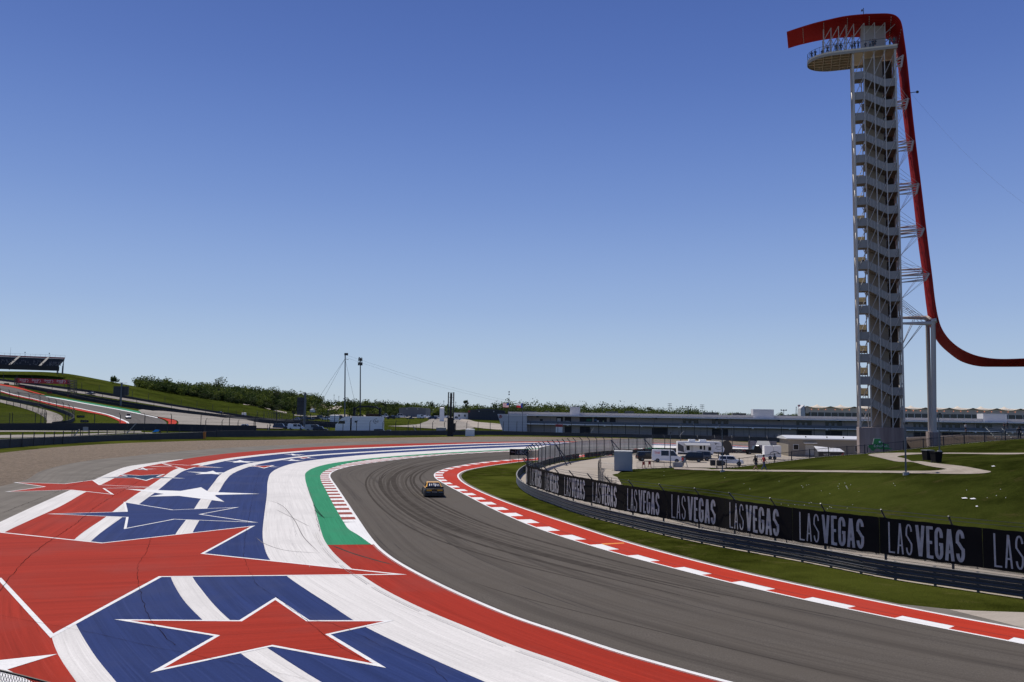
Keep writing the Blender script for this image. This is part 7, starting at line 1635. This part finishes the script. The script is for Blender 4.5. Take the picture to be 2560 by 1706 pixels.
TR = [(545, 944, 985, 640, 30, 'tall loose crowned tree standing highest on the wooded ridge'), (418, 947, 975, 600, 26, 'round crowned tree above the brown earth patch'), (376, 956, 978, 600, 28, 'grey green tree at the left end of the wooded ridge'), (280, 950, 962, 545, 16, 'lone small tree behind the crest of the grass hill'), (515, 955, 985, 640, 26, 'bushy tree left of the tall loose crowned one'),
      (690, 970, 1000, 680, 26, 'spreading tree on the ridge left of the tall video screen'), (728, 974, 1000, 700, 24, 'tree directly above the tall video screen'), (915, 1000, 1025, 720, 18, 'round tree right of the cell tower'), (955, 1002, 1024, 720, 20, 'bushy tree between the cell tower and the grey shed'), (872, 996, 1024, 700, 22, 'tree between the two tall masts'),
      (1018, 1006, 1024, 760, 9, 'small bare looking tree above the grey shed'), (1166, 1000, 1030, 740, 10, 'narrow tree between the black pillar and the dark hangar'), (1078, 1003, 1024, 760, 18, 'rounded tree left of the black pillar'), (1363, 1010, 1030, 800, 12, 'dome shaped tree above the pit roof left of the roof tower'), (1395, 1011, 1030, 800, 14, 'dark tree left of the first roof tower'),
      (1570, 1013, 1034, 800, 26, 'broad dark tree above the pit roof'), (1592, 1015, 1034, 800, 22, 'broad tree with a hut roof beside it above the pit roof'), (1625, 1018, 1036, 800, 14, 'small round tree near the first power pole'), (1232, 1008, 1030, 760, 22, 'pale green tree left of the flags')]
for i, (u, vt, vb, Y, wp, l) in enumerate(TR): ztree(u, vt, vb, Y, wp, l, i % 3, 100 + i)
# wooded mass
def wood(name, label, mtl, regs, n, seed):
    rr = random.Random(seed); mb = MB()
    for _ in range(n):
        r_ = rr.choices(regs, weights=[x[0] for x in regs])[0]; u = rr.uniform(r_[1], r_[2]); f = (u - r_[1]) / (r_[2] - r_[1]); Y = rr.uniform(r_[3] + (r_[4] - r_[3]) * f, r_[5] + (r_[6] - r_[5]) * f)
        p = PG(u, Y); p.z = zfar(p.x, p.y); H = rr.uniform(r_[7], r_[8]); crown(mb, p - Vector((0, 0, H * .18)), H * rr.choice((.8, 1, 1, 1.15)), H * rr.uniform(.7, 1.5), rr, 190, .6)
    tag(mb.build(name, mtl, fix=False), label, 'wood', kind='stuff')
REG = [(5, 345, 560, 572, 615, 680, 740, 5.5, 9.5), (5, 560, 800, 622, 665, 740, 800, 5.5, 9.5), (2, 800, 1000, 600, 640, 830, 900, 5, 8), (3, 940, 1300, 610, 640, 880, 900, 5.5, 9.5), (4, 1240, 1560, 600, 620, 900, 900, 9, 13.5), (3, 1540, 1760, 640, 680, 900, 900, 8, 12), (1.2, 1740, 1990, 760, 800, 1000, 1000, 6, 8)]
wood('wood', 'dark green wooded ridge beyond the grass hill and the pit building', M_lf[0], REG, 520, 1); wood('wood', 'lighter spring green trees mixed into the wooded ridge', M_lf[1], REG, 330, 2)
wood('scrub', 'grey green scrub along the foot of the wooded ridge', M_lf[2], [(3, 440, 760, 590, 630, 640, 690, 2.5, 5), (2, 880, 1300, 560, 590, 700, 700, 2.5, 4.5)], 150, 3)
# masts
def mast(u, vt, vb, Y, r, label, guys=False, cell=False):
    b = PG(u, Y); b.z = min(0 if Y < 320 else zfar(b.x, b.y), 99); b.z = zfar(b.x, b.y); top = PY(u, vt, Y); r_ = thing('cell_tower' if cell else 'mast', label, 'mast', tuple(b)); t = top - b; mb = MB(); mb.tube((0, 0, 0), t, r, r * .7, n=8); mb.build('pole', M_steel if not cell else M_dark, r_)
    return r_, t
m1, t1 = mast(863, 887.5, 1070, 330, .30, 'slender pale guyed mast, the taller of two, behind the white truck')
mb = MB(); mb.box(-.3, 1.1, -.3, .3, t1.z - .2, t1.z + .7); 
for o in (): pass
c_ = mb.build('camera_head', M_dark, m1); c_.location = (t1.x, t1.y, 0)
mb = MB(); mb.tube(t1 - Vector((0, 0, 1.6)), t1 + Vector((1.4, 0, -1.9)), .08, n=4); mb.build('arm', M_dark, m1)
for q in ((-17.5, 0, 0), (-15, 4, 0), (5, 6, 0)):
    mb = MB(); mb.tube(t1 - Vector((0, 0, 1.5)), Vector((q[0], q[1], 1)), .045, n=3); mb.build('guy_wire', M_dark, m1)
m2, t2 = mast(901, 895, 1025, 520, .42, 'dark cell tower with clustered antennas, right of the guyed mast', cell=True)
for zz, n_, rad, hh in ((-2.0, 7, 1.1, 2.4), (-4.7, 10, 1.25, 2.3)):
    mb = MB()
    for i in range(n_): a = 2 * math.pi * i / n_; q = t2 + Vector((rad * math.cos(a), rad * math.sin(a), zz)); mb.box(q.x - .17, q.x + .17, q.y - .15, q.y + .15, q.z, q.z + hh * (.7 + .3 * (i % 2))); mb.tube(t2 + Vector((0, 0, zz + 1)), q + Vector((0, 0, 1)), .10, n=4)
    mb.build('antenna_ring', M_dark, m2)
cbw = thing('cable', 'thin camera cable sagging from the guyed mast toward the pit building', 'cable', (0, 0, 0)); mb = MB(); A_ = m1.location + t1; B_ = PY(1262, 1001, 345); C_ = PY(1360, 1021, 352)
for k_ in (0, .5):
    pts = [A_.lerp(B_, i / 24) + Vector((0, 0, -k_ * 2 - 1.0 * math.sin(math.pi * i / 24))) for i in range(25)]; mb.path(pts, .022, 3)
mb.build('strands', M_dark, cbw)
cb2 = thing('cable', 'thin wire sloping down to the right from the tower floodlight', 'cable', (0, 0, 0)); A_ = TO + ex * q1.x + ey * q1.y + Vector((0, 0, q1.z)); B_ = PY(2760, 640, 95); mb = MB(); mb.path([A_.lerp(B_, i / 20) + Vector((0, 0, -2.5 * math.sin(math.pi * i / 20))) for i in range(21)], .009, 3); mb.build('wire', M_dark, cb2)
# black pillar
b = PG(1127, 300); pl_ = thing('pillar', 'tall black open frame pillar behind the long trackside wall', 'pillar', (b.x, b.y, 0)); zt = PY(1127, 981, 300).z; mb = MB(); mb.box(-.35, .35, -.6, .6, 0, zt - .3); mb.build('core', M_black, pl_)
for sx in (-1, 1):
    for sy in (-1, 1): mb = MB(); mb.box(sx * .95 - .12, sx * .95 + .12, sy * .9 - .12, sy * .9 + .12, 0, zt); mb.build('upright', M_dark, pl_)
mb = MB()
for i in range(9): z = zt * (i + 1) / 9 - .1; mb.box(-1.0, 1.0, -.95, -.9, z - .1, z)
mb.build('crossbar', M_dark, pl_); mb = MB(); mb.box(-.99, .99, -.5, .5, .0, zt * .42); mb.build('lower_cladding', M_black, pl_)
for x, z0_, z1_2 in ((1.25, 3, 4.7), ):
    mb = MB(); mb.box(1.1, 1.7, -.3, .3, 1.5, 4.6); mb.build('side_box', M_black, pl_)
mb = MB(); mb.box(.72, .8, -1.05, -.96, zt * .8, zt * .98); mb.build('red_tape', P_red, pl_)
# hangars
def hangar(u0, u1, vt, vm, vb, Y, label, c):
    a = PG(u0, Y); b2 = PG(u1, Y); zb = PY(u0, vb, Y).z - 1; w_ = (b2 - a).length; r_ = thing('hangar', label, 'building', (a.x, a.y, zb)); h0 = PY(u0, vm, Y).z - zb; h1 = PY((u0 + u1) / 2, vt, Y).z - zb
    mb = MB(); mb.box(0, w_, 0, 30, 0, h0); mb.build('wall', mat('hangar cladding %s' % label[:9], c, .7, .1, .12, .3), r_)
    mb = MB(); mb.add([(-.3, -.3, h0 + .003), (w_ / 2, -.3, h1), (w_ + .3, -.3, h0 + .003), (-.3, 30.3, h0 + .003), (w_ / 2, 30.3, h1), (w_ + .3, 30.3, h0 + .003)], [(0, 2, 1), (3, 4, 5), (0, 1, 4, 3), (1, 2, 5, 4), (0, 3, 5, 2)]); mb.build('roof', mat('hangar roof %s' % label[:9], [x * 1.2 for x in c], .6, .1, .1, .3), r_)
    for f in (.3, .7):
        mb = MB(); mb.box(w_ * f - .3, w_ * f + .3, -.4, -.01, h0 - .8, h0 - .3); mb.build('wall_lamp', M_light, r_)
    return r_, w_, h0
h1_, w_, hh = hangar(997.5, 1064.5, 1018.5, 1020, 1041.5, 520, 'grey metal shed with a shallow roof among the parked cars', (.13, .14, .15))
h2_, w_, hh = hangar(1170, 1262, 1021.5, 1026, 1049, 500, 'dark gabled hangar behind the access road', (.045, .05, .058)); mb = MB(); mb.box(.05, 1.2, -.05, -.004, hh - 1.2, hh - .2); mb.build('wall_mark', P_red, h2_)
b = PFY(1152, 505); bx_ = thing('site_cabin', 'small white cabin left of the dark hangar', 'cabin', tuple(b)); mb = MB(); mb.box(-4, 5, 0, 3, 0, 3.6); mb.build('body', M_fib, bx_); mb = MB(); mb.box(-4.1, 5.1, -.1, 3.1, 3.603, 3.8); mb.build('roof', M_cap, bx_)
for x in (-1.5, 2): 
    mb = MB(); mb.box(x, x + 1, -.05, -.003, 1.4, 2.6); mb.build('window', M_glass, bx_)
# stage truss
b = PFY(918, 440); zg = b.z; sg2 = thing('stage_frame', 'dark open stage frame above the white truck', 'stage', tuple(b)); xa = -(918 - 886) * 440 / FPX; xb = (950 - 918) * 440 / FPX; h = PY(918, 1019, 440).z - zg; mb = MB()
for x in (xa, xb): mb.box(x - .5, x + .5, -1, 1, 0, h)
mb.build('leg', M_black, sg2); mb = MB(); mb.prism([(xa, -1, h - .9), (xa * .7, -1, h + .6), (0, -1, h + 1), (xb * .7, -1, h + .6), (xb, -1, h - .9), (xb, -1, h - 1.7), (xb * .7, -1, h - .2), (0, -1, h + .1), (xa * .7, -1, h - .2), (xa, -1, h - 1.7)], (0, 2, 0)); mb.build('arch', M_black, sg2); mb = MB(); mb.box(-.8 * 0 + xa * .1, xb * .95, .5, 4, .4, h * .55); mb.build('stage_box', mat('brown crates', (.10, .055, .03), .8, 0, .4, .5), sg2)
# truck
b = PG(905, 312); tk2 = thing('semi_truck', 'white semi truck with a long box trailer parked behind the trackside wall', 'truck', (PG(842, 312).x, b.y, 0), R(0)); sc_ = 312 / FPX; u_ = lambda u: (u - 842) * sc_; zt = PY(905, 1041.5, 312).z
mb = MB(); mb.box(u_(880), u_(958), 0, 2.6, 1.1, zt); tb = mb.build('trailer_box', M_fib, tk2); mb = MB(); mb.box(u_(880), u_(958), .3, 2.3, .7, 1.09); mb.build('trailer_frame', M_black, tk2)
mb = MB(); mb.add([], []); prof(mb, [(u_(839.5), .7), (u_(876), .7), (u_(876), zt - .05), (u_(864), zt - .12), (u_(855), zt - .75), (u_(848.5), zt - 1.7), (u_(845), zt - 2.5), (u_(840), zt - 3.0), (u_(839), 1.4)], .1, 2.5); mb.build('cab', M_fib, tk2)
mb = MB(); mb.prism([(u_(849), .06, zt - 1.75), (u_(863), .06, zt - 1.75), (u_(863), .06, zt - 2.75), (u_(845.5), .06, zt - 2.75)], (0, .035, 0)); mb.build('side_window', M_glass, tk2)
mb = MB(); mb.box(u_(877), u_(879.5), .3, 2.3, .8, zt - .6); mb.build('coupling_gap', M_black, tk2)
mb = MB(); mb.box(u_(887.5), u_(893.5), -.04, -.004, zt - 2.3, zt - 1.65); mb.build('vent', M_black, tk2)
text('hd', 1.3, M_txtb, tb, (u_(942), -.05, zt - 1.75), (R(90), 0, 0)); mb = MB(); mb.path([(u_(942) + 1.15 * math.cos(t), -.06, zt - 1.7 + .9 * math.sin(t)) for t in [1.4 + 3.2 * i / 10 for i in range(11)]], .06, 4); mb.build('emblem_arc', M_txtb, tb)
for u in (844.5, 866, 871.5, 940, 948): wheel(tk2, u_(u), .25, .52, .4)
# parked and moving cars in the distance
def far_car(u, v, head, kind, paint, label, L=4.8, H=1.5, grp='cars parked behind the trackside wall', name='parked_car', cat='car', Y=None, z=None):
    p = PF(u, v) if Y is None else PFY(u, Y); return vehicle(name, label, cat, p, R(head), L, 1.9, H, kind, paint, grp)
far_car(704, 1071, 5, 'suv', P_blue, 'dark blue SUV parked behind the wall left of the white minivan', 5.6, 2.1, Y=310); far_car(742, 1071, 0, 'van', M_whitep, 'white minivan parked behind the wall left of the truck', 6.0, 2.2, Y=310)
far_car(617, 1072, 0, 'sedan', M_whitep, 'white car with red trim parked by the fence end at the left', 5.8, 1.7, Y=300); far_car(786, 1070, 0, 'van', P_silver, 'silver van between the white minivan and the truck', 6.2, 2.3, Y=308); far_car(725, 1073, 0, 'suv', P_black, 'black car squeezed between the blue SUV and the white minivan', 4.6, 1.9, Y=318)
far_car(803, 1070, 0, 'suv', P_black, 'black car just left of the truck cab', 5.2, 1.9, Y=306); far_car(955, 1071, 0, 'suv', P_black, 'black car under the rear end of the white truck trailer', 5.6, 1.9, Y=305); far_car(975, 1072, 0, 'sedan', P_grey, 'grey car right of the white truck trailer', 5.2, 1.7, Y=305)
rr = random.Random(21); k_ = 0
spots = [(776, 1036), (790, 1037), (803, 1037), (816, 1038), (838, 1040), (850, 1039), (863, 1040), (953, 1035), (966, 1036), (978, 1037), (990, 1035), (1004, 1039), (1026, 1039.5), (1052, 1041), (1070, 1038), (1082, 1035), (1094, 1036), (1112, 1040), (1142, 1045), (742, 1037), (754, 1037), (765, 1038)]
wh = ['left of the stage frame', 'in the far car park', 'beside the grey shed', 'near the black pillar']
cols = [(M_whitep, 'white'), (P_silver, 'silver'), (P_black, 'black'), (M_whitep, 'white'), (P_blue, 'blue'), (P_grey, 'grey')]
ords = ['first', 'second', 'third', 'fourth', 'fifth', 'sixth', 'seventh', 'eighth', 'ninth', 'tenth', 'eleventh', 'twelfth', 'thirteenth', 'fourteenth', 'fifteenth', 'sixteenth', 'seventeenth', 'eighteenth', 'nineteenth', 'twentieth', 'twenty-first', 'twenty-second']
so_ = sorted(spots)
for i, (u, v) in enumerate(so_):
    pt, nm_ = cols[rr.randrange(6)]; Y = 480 + (i % 3) * 14; far_car(u, v, rr.choice((0, 8, -10, 170, 60)), rr.choice(('suv', 'van', 'sedan')), pt, '%s vehicle in the far car park, %s from the left' % (nm_, ords[i]), 5.2, rr.choice((1.7, 1.9, 2.3)), 'cars in the far car park', Y=Y)
# tents and boxes
for u, v, w_, h_2, l, m_ in ((782, 1031, 4, 3.2, 'white peaked tent on the slope left of the masts', M_whitep), (837, 1044, 4.5, 3.6, 'white box van body above the parked cars', M_whitep), (1105, 1051, 2.2, 7.5, 'tall white cabinet left of the black pillar', M_whitep), (1104, 1070, 3.5, 3.0, 'pale utility box by the fence left of the black pillar', M_cap), (1176, 1073, 3.2, 2.6, 'white topped cabinet right of the black pillar', M_whitep), (610, 1041, 2.2, 2.2, 'small white hut on the barrier below the wood', M_whitep)):
    Y = {1070: 312, 1073: 305}.get(v, 440); p = PFY(u, Y) if v not in (1031, 1041) else PF(u, v); r_ = thing('tent' if 'tent' in l else 'cabinet', l, 'tent' if 'tent' in l else 'cabinet', tuple(p)); mb = MB(); mb.box(-w_ / 2, w_ / 2, -1.2, 1.2, 0, h_2 * (.55 if 'tent' in l else .92)); mb.build('body', m_, r_); mb = MB(); hb = h_2 * (.55 if 'tent' in l else .92) + .004; pk2 = .15 if 'tent' in l else .6
    mb.add([(-w_ * .55, -1.4, hb), (w_ * .55, -1.4, hb), (w_ * .55, 1.4, hb), (-w_ * .55, 1.4, hb), (-w_ * .5 * pk2, -.5 * pk2, h_2), (w_ * .5 * pk2, -.5 * pk2, h_2), (w_ * .5 * pk2, .5 * pk2, h_2), (-w_ * .5 * pk2, .5 * pk2, h_2)], [(0, 3, 2, 1), (4, 5, 6, 7), (0, 1, 5, 4), (1, 2, 6, 5), (2, 3, 7, 6), (3, 0, 4, 7)]); mb.build('roof', m_, r_)
b = PG(217, 218); r_ = thing('sign_board', 'small pale square board on a post behind the wall at the left', 'sign', (b.x, b.y, zfar(b.x, b.y))); zz = PY(217, 1068, 218).z - r_.location.z; mb = MB(); mb.box(-.6, .7, -.1, 0, zz - 1.0, zz); mb.build('panel', M_cap, r_); mb = MB(); mb.tube((-.7, .1, 0), (-.7, .1, zz), .07, n=4); mb.tube((.75, .1, 0), (.75, .1, zz), .07, n=4); mb.build('posts', M_dark, r_)
b = PG(391, 232); r_ = thing('marshal_kit', 'bright blue folded cover hanging on the barrier at the left', 'cover', (b.x, b.y, zfar(b.x, b.y))); zz = PY(391, 1077, 232).z - r_.location.z; mb = MB(); mb.add([(-.9, 0, zz - .5), (.7, 0, zz - .3), (1.0, .2, zz + .25), (-.1, .3, zz + .3), (-.9, .5, zz - .45), (.7, .5, zz - .25), (1.0, .6, zz + .2), (-.1, .6, zz + .25)], [(0, 1, 2, 3), (7, 6, 5, 4), (0, 4, 5, 1), (1, 5, 6, 2), (2, 6, 7, 3), (3, 7, 4, 0)]); mb.build('cloth', mat('bright blue sheet', (.02, .35, .75), .6, 0, .1), r_)
b = PG(403, 233); person('marshal in dark clothes beside the bright blue cover', Vector((b.x, b.y, zfar(b.x, b.y) + .6)), 0, 'stand', 1.7, (.03, .03, .04))
for u, vt, vb, Y, l in ((233, 955, 978, 700, 0),):
    pass
for i, (u, vt, Y, l) in enumerate([(606, 961, 760, 'thin aerial on the wooded ridge left of the tall screen'), (834, 986, 720, 'utility pole left of the guyed mast'), (846, 990, 720, 'shorter utility pole left of the guyed mast'), (964, 1002, 640, 'thin dark pole right of the stage frame'), (1109, 1001, 640, 'thin dark pole between the grey shed and the pillar'), (1139, 1004, 640, 'thin dark pole right of the black pillar'), (1246.5, 1007, 700, 'thin pole behind the dark hangar'), (1339, 1007, 700, 'thin pole above the pit roof right of the flags'), (692, 1020, 330, 'thin dark pole by the blue SUV'), (820, 1022, 330, 'thin dark pole left of the truck cab')]):
    p = PG(u, Y); p.z = zfar(p.x, p.y); H = PY(u, vt, Y).z - p.z; r_ = thing('utility_pole', l, 'pole', tuple(p)); mb = MB(); mb.tube((0, 0, 0), (0, 0, H), .17, .12, n=5); mb.build('pole', M_dark, r_); mb = MB(); mb.box(-.5, .5, -.1, .1, H - 1.0, H - .8); mb.build('crossarm', M_dark, r_)

# ================================================================== RACE CARS
M_bdk = mat('black race paint', (.018, .016, .014), .35, .1, .2, 2)
def race_car(name, label, p, head, main, low, L=4.9, W=1.98, H=1.32, number=None):
    root = thing(name, label, 'race car', tuple(p), head); h = L / 2
    # loft: stations along x: (x, halfwidth low, halfwidth belt, z belt)
    st = [(-h, .90, .86, .78), (-h * .93, .97, .90, .86), (-h * .6, .99, .93, .90), (-h * .2, .97, .92, .88), (h * .25, .97, .92, .84), (h * .55, .99, .92, .78), (h * .85, .97, .86, .62), (h * .98, .85, .72, .45)]
    mb = MB(); ml = MB()
    for x, wl, wb_, zb in st: mb.v += [(x, -wl, .44), (x, -wl * 1.0, zb * .78), (x, -wb_, zb), (x, 0, zb + .03), (x, wb_, zb), (x, wl, zb * .78), (x, wl, .44)]
    for i in range(len(st) - 1):
        for j in range(6): q = i * 7 + j; mb.f.append((q, q + 1, q + 8, q + 7))
    mb.f.append(tuple(range(6, -1, -1))); mb.f.append(tuple(range((len(st) - 1) * 7, len(st) * 7))); body = mb.build('body', M_bdk if main is P_yel else main, root)
    if main is P_yel:
        for sy in (-1, 1):
            ms = MB()
            for i in range(1, len(st) - 2): (x, wl, wb_, zb), (x2, wl2, wb2, zb2) = st[i], st[i + 1]; ms.add([(x, sy * (wb_ + .003), zb + .004), (x, sy * (wb_ - .16), zb + .012), (x2, sy * (wb2 - .16), zb2 + .012), (x2, sy * (wb2 + .003), zb2 + .004)], [(0, 1, 2, 3)])
            ms.build('shoulder_stripe', main, body)
    for x, wl, wb_, zb in st: ml.v += [(x, -wl * 1.004, .12), (x, -wl * 1.004, .439), (x, wl * 1.004, .439), (x, wl * 1.004, .12)]
    for i in range(len(st) - 1):
        for j in range(4): q = i * 4; ml.f.append((q + j, q + (j + 1) % 4, q + 4 + (j + 1) % 4, q + 4 + j))
    ml.f.append((3, 2, 1, 0)); q = (len(st) - 1) * 4; ml.f.append((q, q + 1, q + 2, q + 3)); ml.build('lower_body', low, root)
    # greenhouse
    g = [(h * .30, .86, .84), (h * -.02, .66, H), (-h * .38, .63, H - .01), (-h * .74, .78, .90)]
    mb = MB()
    for x, w_, z in g: mb.v += [(x, -w_, z), (x, w_, z)]
    mb.v += [(g[0][0], -.88, .80), (g[0][0], .88, .80), (g[3][0], -.86, .84), (g[3][0], .86, .84)]
    mb.f = [(2, 3, 5, 4), (0, 1, 3, 2), (4, 5, 7, 6), (8, 0, 2, 4, 6, 10), (9, 11, 7, 5, 3, 1), (8, 9, 1, 0), (6, 7, 11, 10)]; mb.build('roof', main, root)
    dkw = mat('dark navy glass', (.008, .012, .03), .12, 0, 0)
    def pane(nm, a, b, c, d, off): 
        mb = MB(); mb.prism([Vector(a) + off, Vector(b) + off, Vector(c) + off, Vector(d) + off], off * .6); return mb.build(nm, dkw, root)
    rw = pane('rear_window', (-h * .70, -.70, .925), (-h * .70, .70, .925), (-h * .40, .58, H - .03), (-h * .40, -.58, H - .03), Vector((-.012, 0, .022)))
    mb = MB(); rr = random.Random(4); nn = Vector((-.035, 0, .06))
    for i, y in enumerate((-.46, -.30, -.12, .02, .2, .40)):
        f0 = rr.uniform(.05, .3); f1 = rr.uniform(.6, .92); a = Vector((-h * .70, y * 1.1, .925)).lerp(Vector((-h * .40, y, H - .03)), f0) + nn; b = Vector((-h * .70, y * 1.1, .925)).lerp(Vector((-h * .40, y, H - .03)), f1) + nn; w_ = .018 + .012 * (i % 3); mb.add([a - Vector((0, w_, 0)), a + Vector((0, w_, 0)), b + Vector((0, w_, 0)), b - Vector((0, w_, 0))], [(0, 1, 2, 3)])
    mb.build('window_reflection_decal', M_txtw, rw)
    pane('windscreen', (h * .27, -.78, .87), (h * .27, .78, .87), (h * .01, .61, H - .03), (h * .01, -.61, H - .03), Vector((.012, 0, .022)))
    for sy in (-1, 1): pane('side_window', (h * .18, sy * .845, .88), (-h * .45, sy * .815, .90), (-h * .30, sy * .665, H - .06), (h * .0, sy * .685, H - .06), Vector((0, sy * .03, .012)))
    mb = MB(); mb.box(-h - .06, -h + .0, -.90, .90, .86, 1.03); sp_ = mb.build('spoiler', M_black, root)
    for x in (-h * .60, h * .60):
        for sy in (-1, 1): wheel(root, x, sy * .88, .34, .28)
    mb = MB(); mb.box(-h - .03, -h - .003, -.80, .80, .60, .76); ft = mb.build('tail_panel', mat('amber panel', (.80, .36, .02), .4, 0, .05), root)
    for sy in (-1, 1):
        mb = MB(); mb.box(-h - .035, -h - .004, sy * .62 - .2, sy * .62 + .2, .47, .53); mb.build('tail_strip', mat('pale blue strip', (.12, .22, .28), .4), root)
    mb = MB(); mb.box(-h - .045, -h - .032, -.28, .28, .62, .74); mb.build('plate', M_black, ft)
    text('TOYOTA', .13, M_txtw, root, (-h - .02, 0, .50), (R(90), 0, R(-90)))
    if number: text(number, .9, M_txtb, root, (-h * .18, 0, H + .01), (0, 0, R(-90)))
    mb = MB(); mb.box(-h * .3, h * .22, -.60, .60, H + .002, H + .008); mb.build('roof_panel', main, root)
    return root
P_yel = mat('yellow race paint', (.78, .40, .03), .3, .1, .25, 1.5)
p = P(1076, 1243.5); race_car('race_car', 'yellow and black stock car seen from behind entering the bend', Vector((p.x, p.y + 2.3, .02)), R(99.5), P_yel, M_black)
p = PF(320.5, 1046.5, .15); race_car('race_car', 'white race car coming down the lower track on the far left', p, R(-65), M_whitep, P_silver, 5.2, 2.3, 1.6)
p = PF(226, 986.8, .15); race_car('race_car', 'dark and white race car on the upper road near the gantry', p, R(165), P_silver, P_black, 5.2, 2.0, 1.45)
p = PF(547, 1035.3, .15); race_car('race_car', 'blue race car on the upper road below the wood', p, R(168), P_blue, P_black, 5.2, 2.0, 1.45)

# ================================================================== NEAR CORNER FENCE
nf = thing('chain_link_fence', 'top edge of a dark chain link fence in the lower left corner', 'fence', (0, 0, 0)); A_ = PY(-60, 1664, 3.4); B_ = PY(10, 1679, 3.4); C_ = PY(140, 1712, 3.4); D0 = PY(260, 1750, 3.4); cn = [A_, B_, C_, D0]
mb = MB(); mb.path(cn, .0045, 6); mb.build('top_wire', M_black, nf)
mb = MB(); L_ = 0
cc = Curve(cn); n = 46; dz = .30
for i in range(n):
    s = cc.L * i / n; a = cc.at(s); 
    for sg in (1, -1):
        e_ = cc.at(min(cc.L, max(0, s + sg * .09))); mb.tube(a, e_ + Vector((0, 0, -.22)), .0011, n=3, cap=False)
mb.build('mesh', M_black, nf)
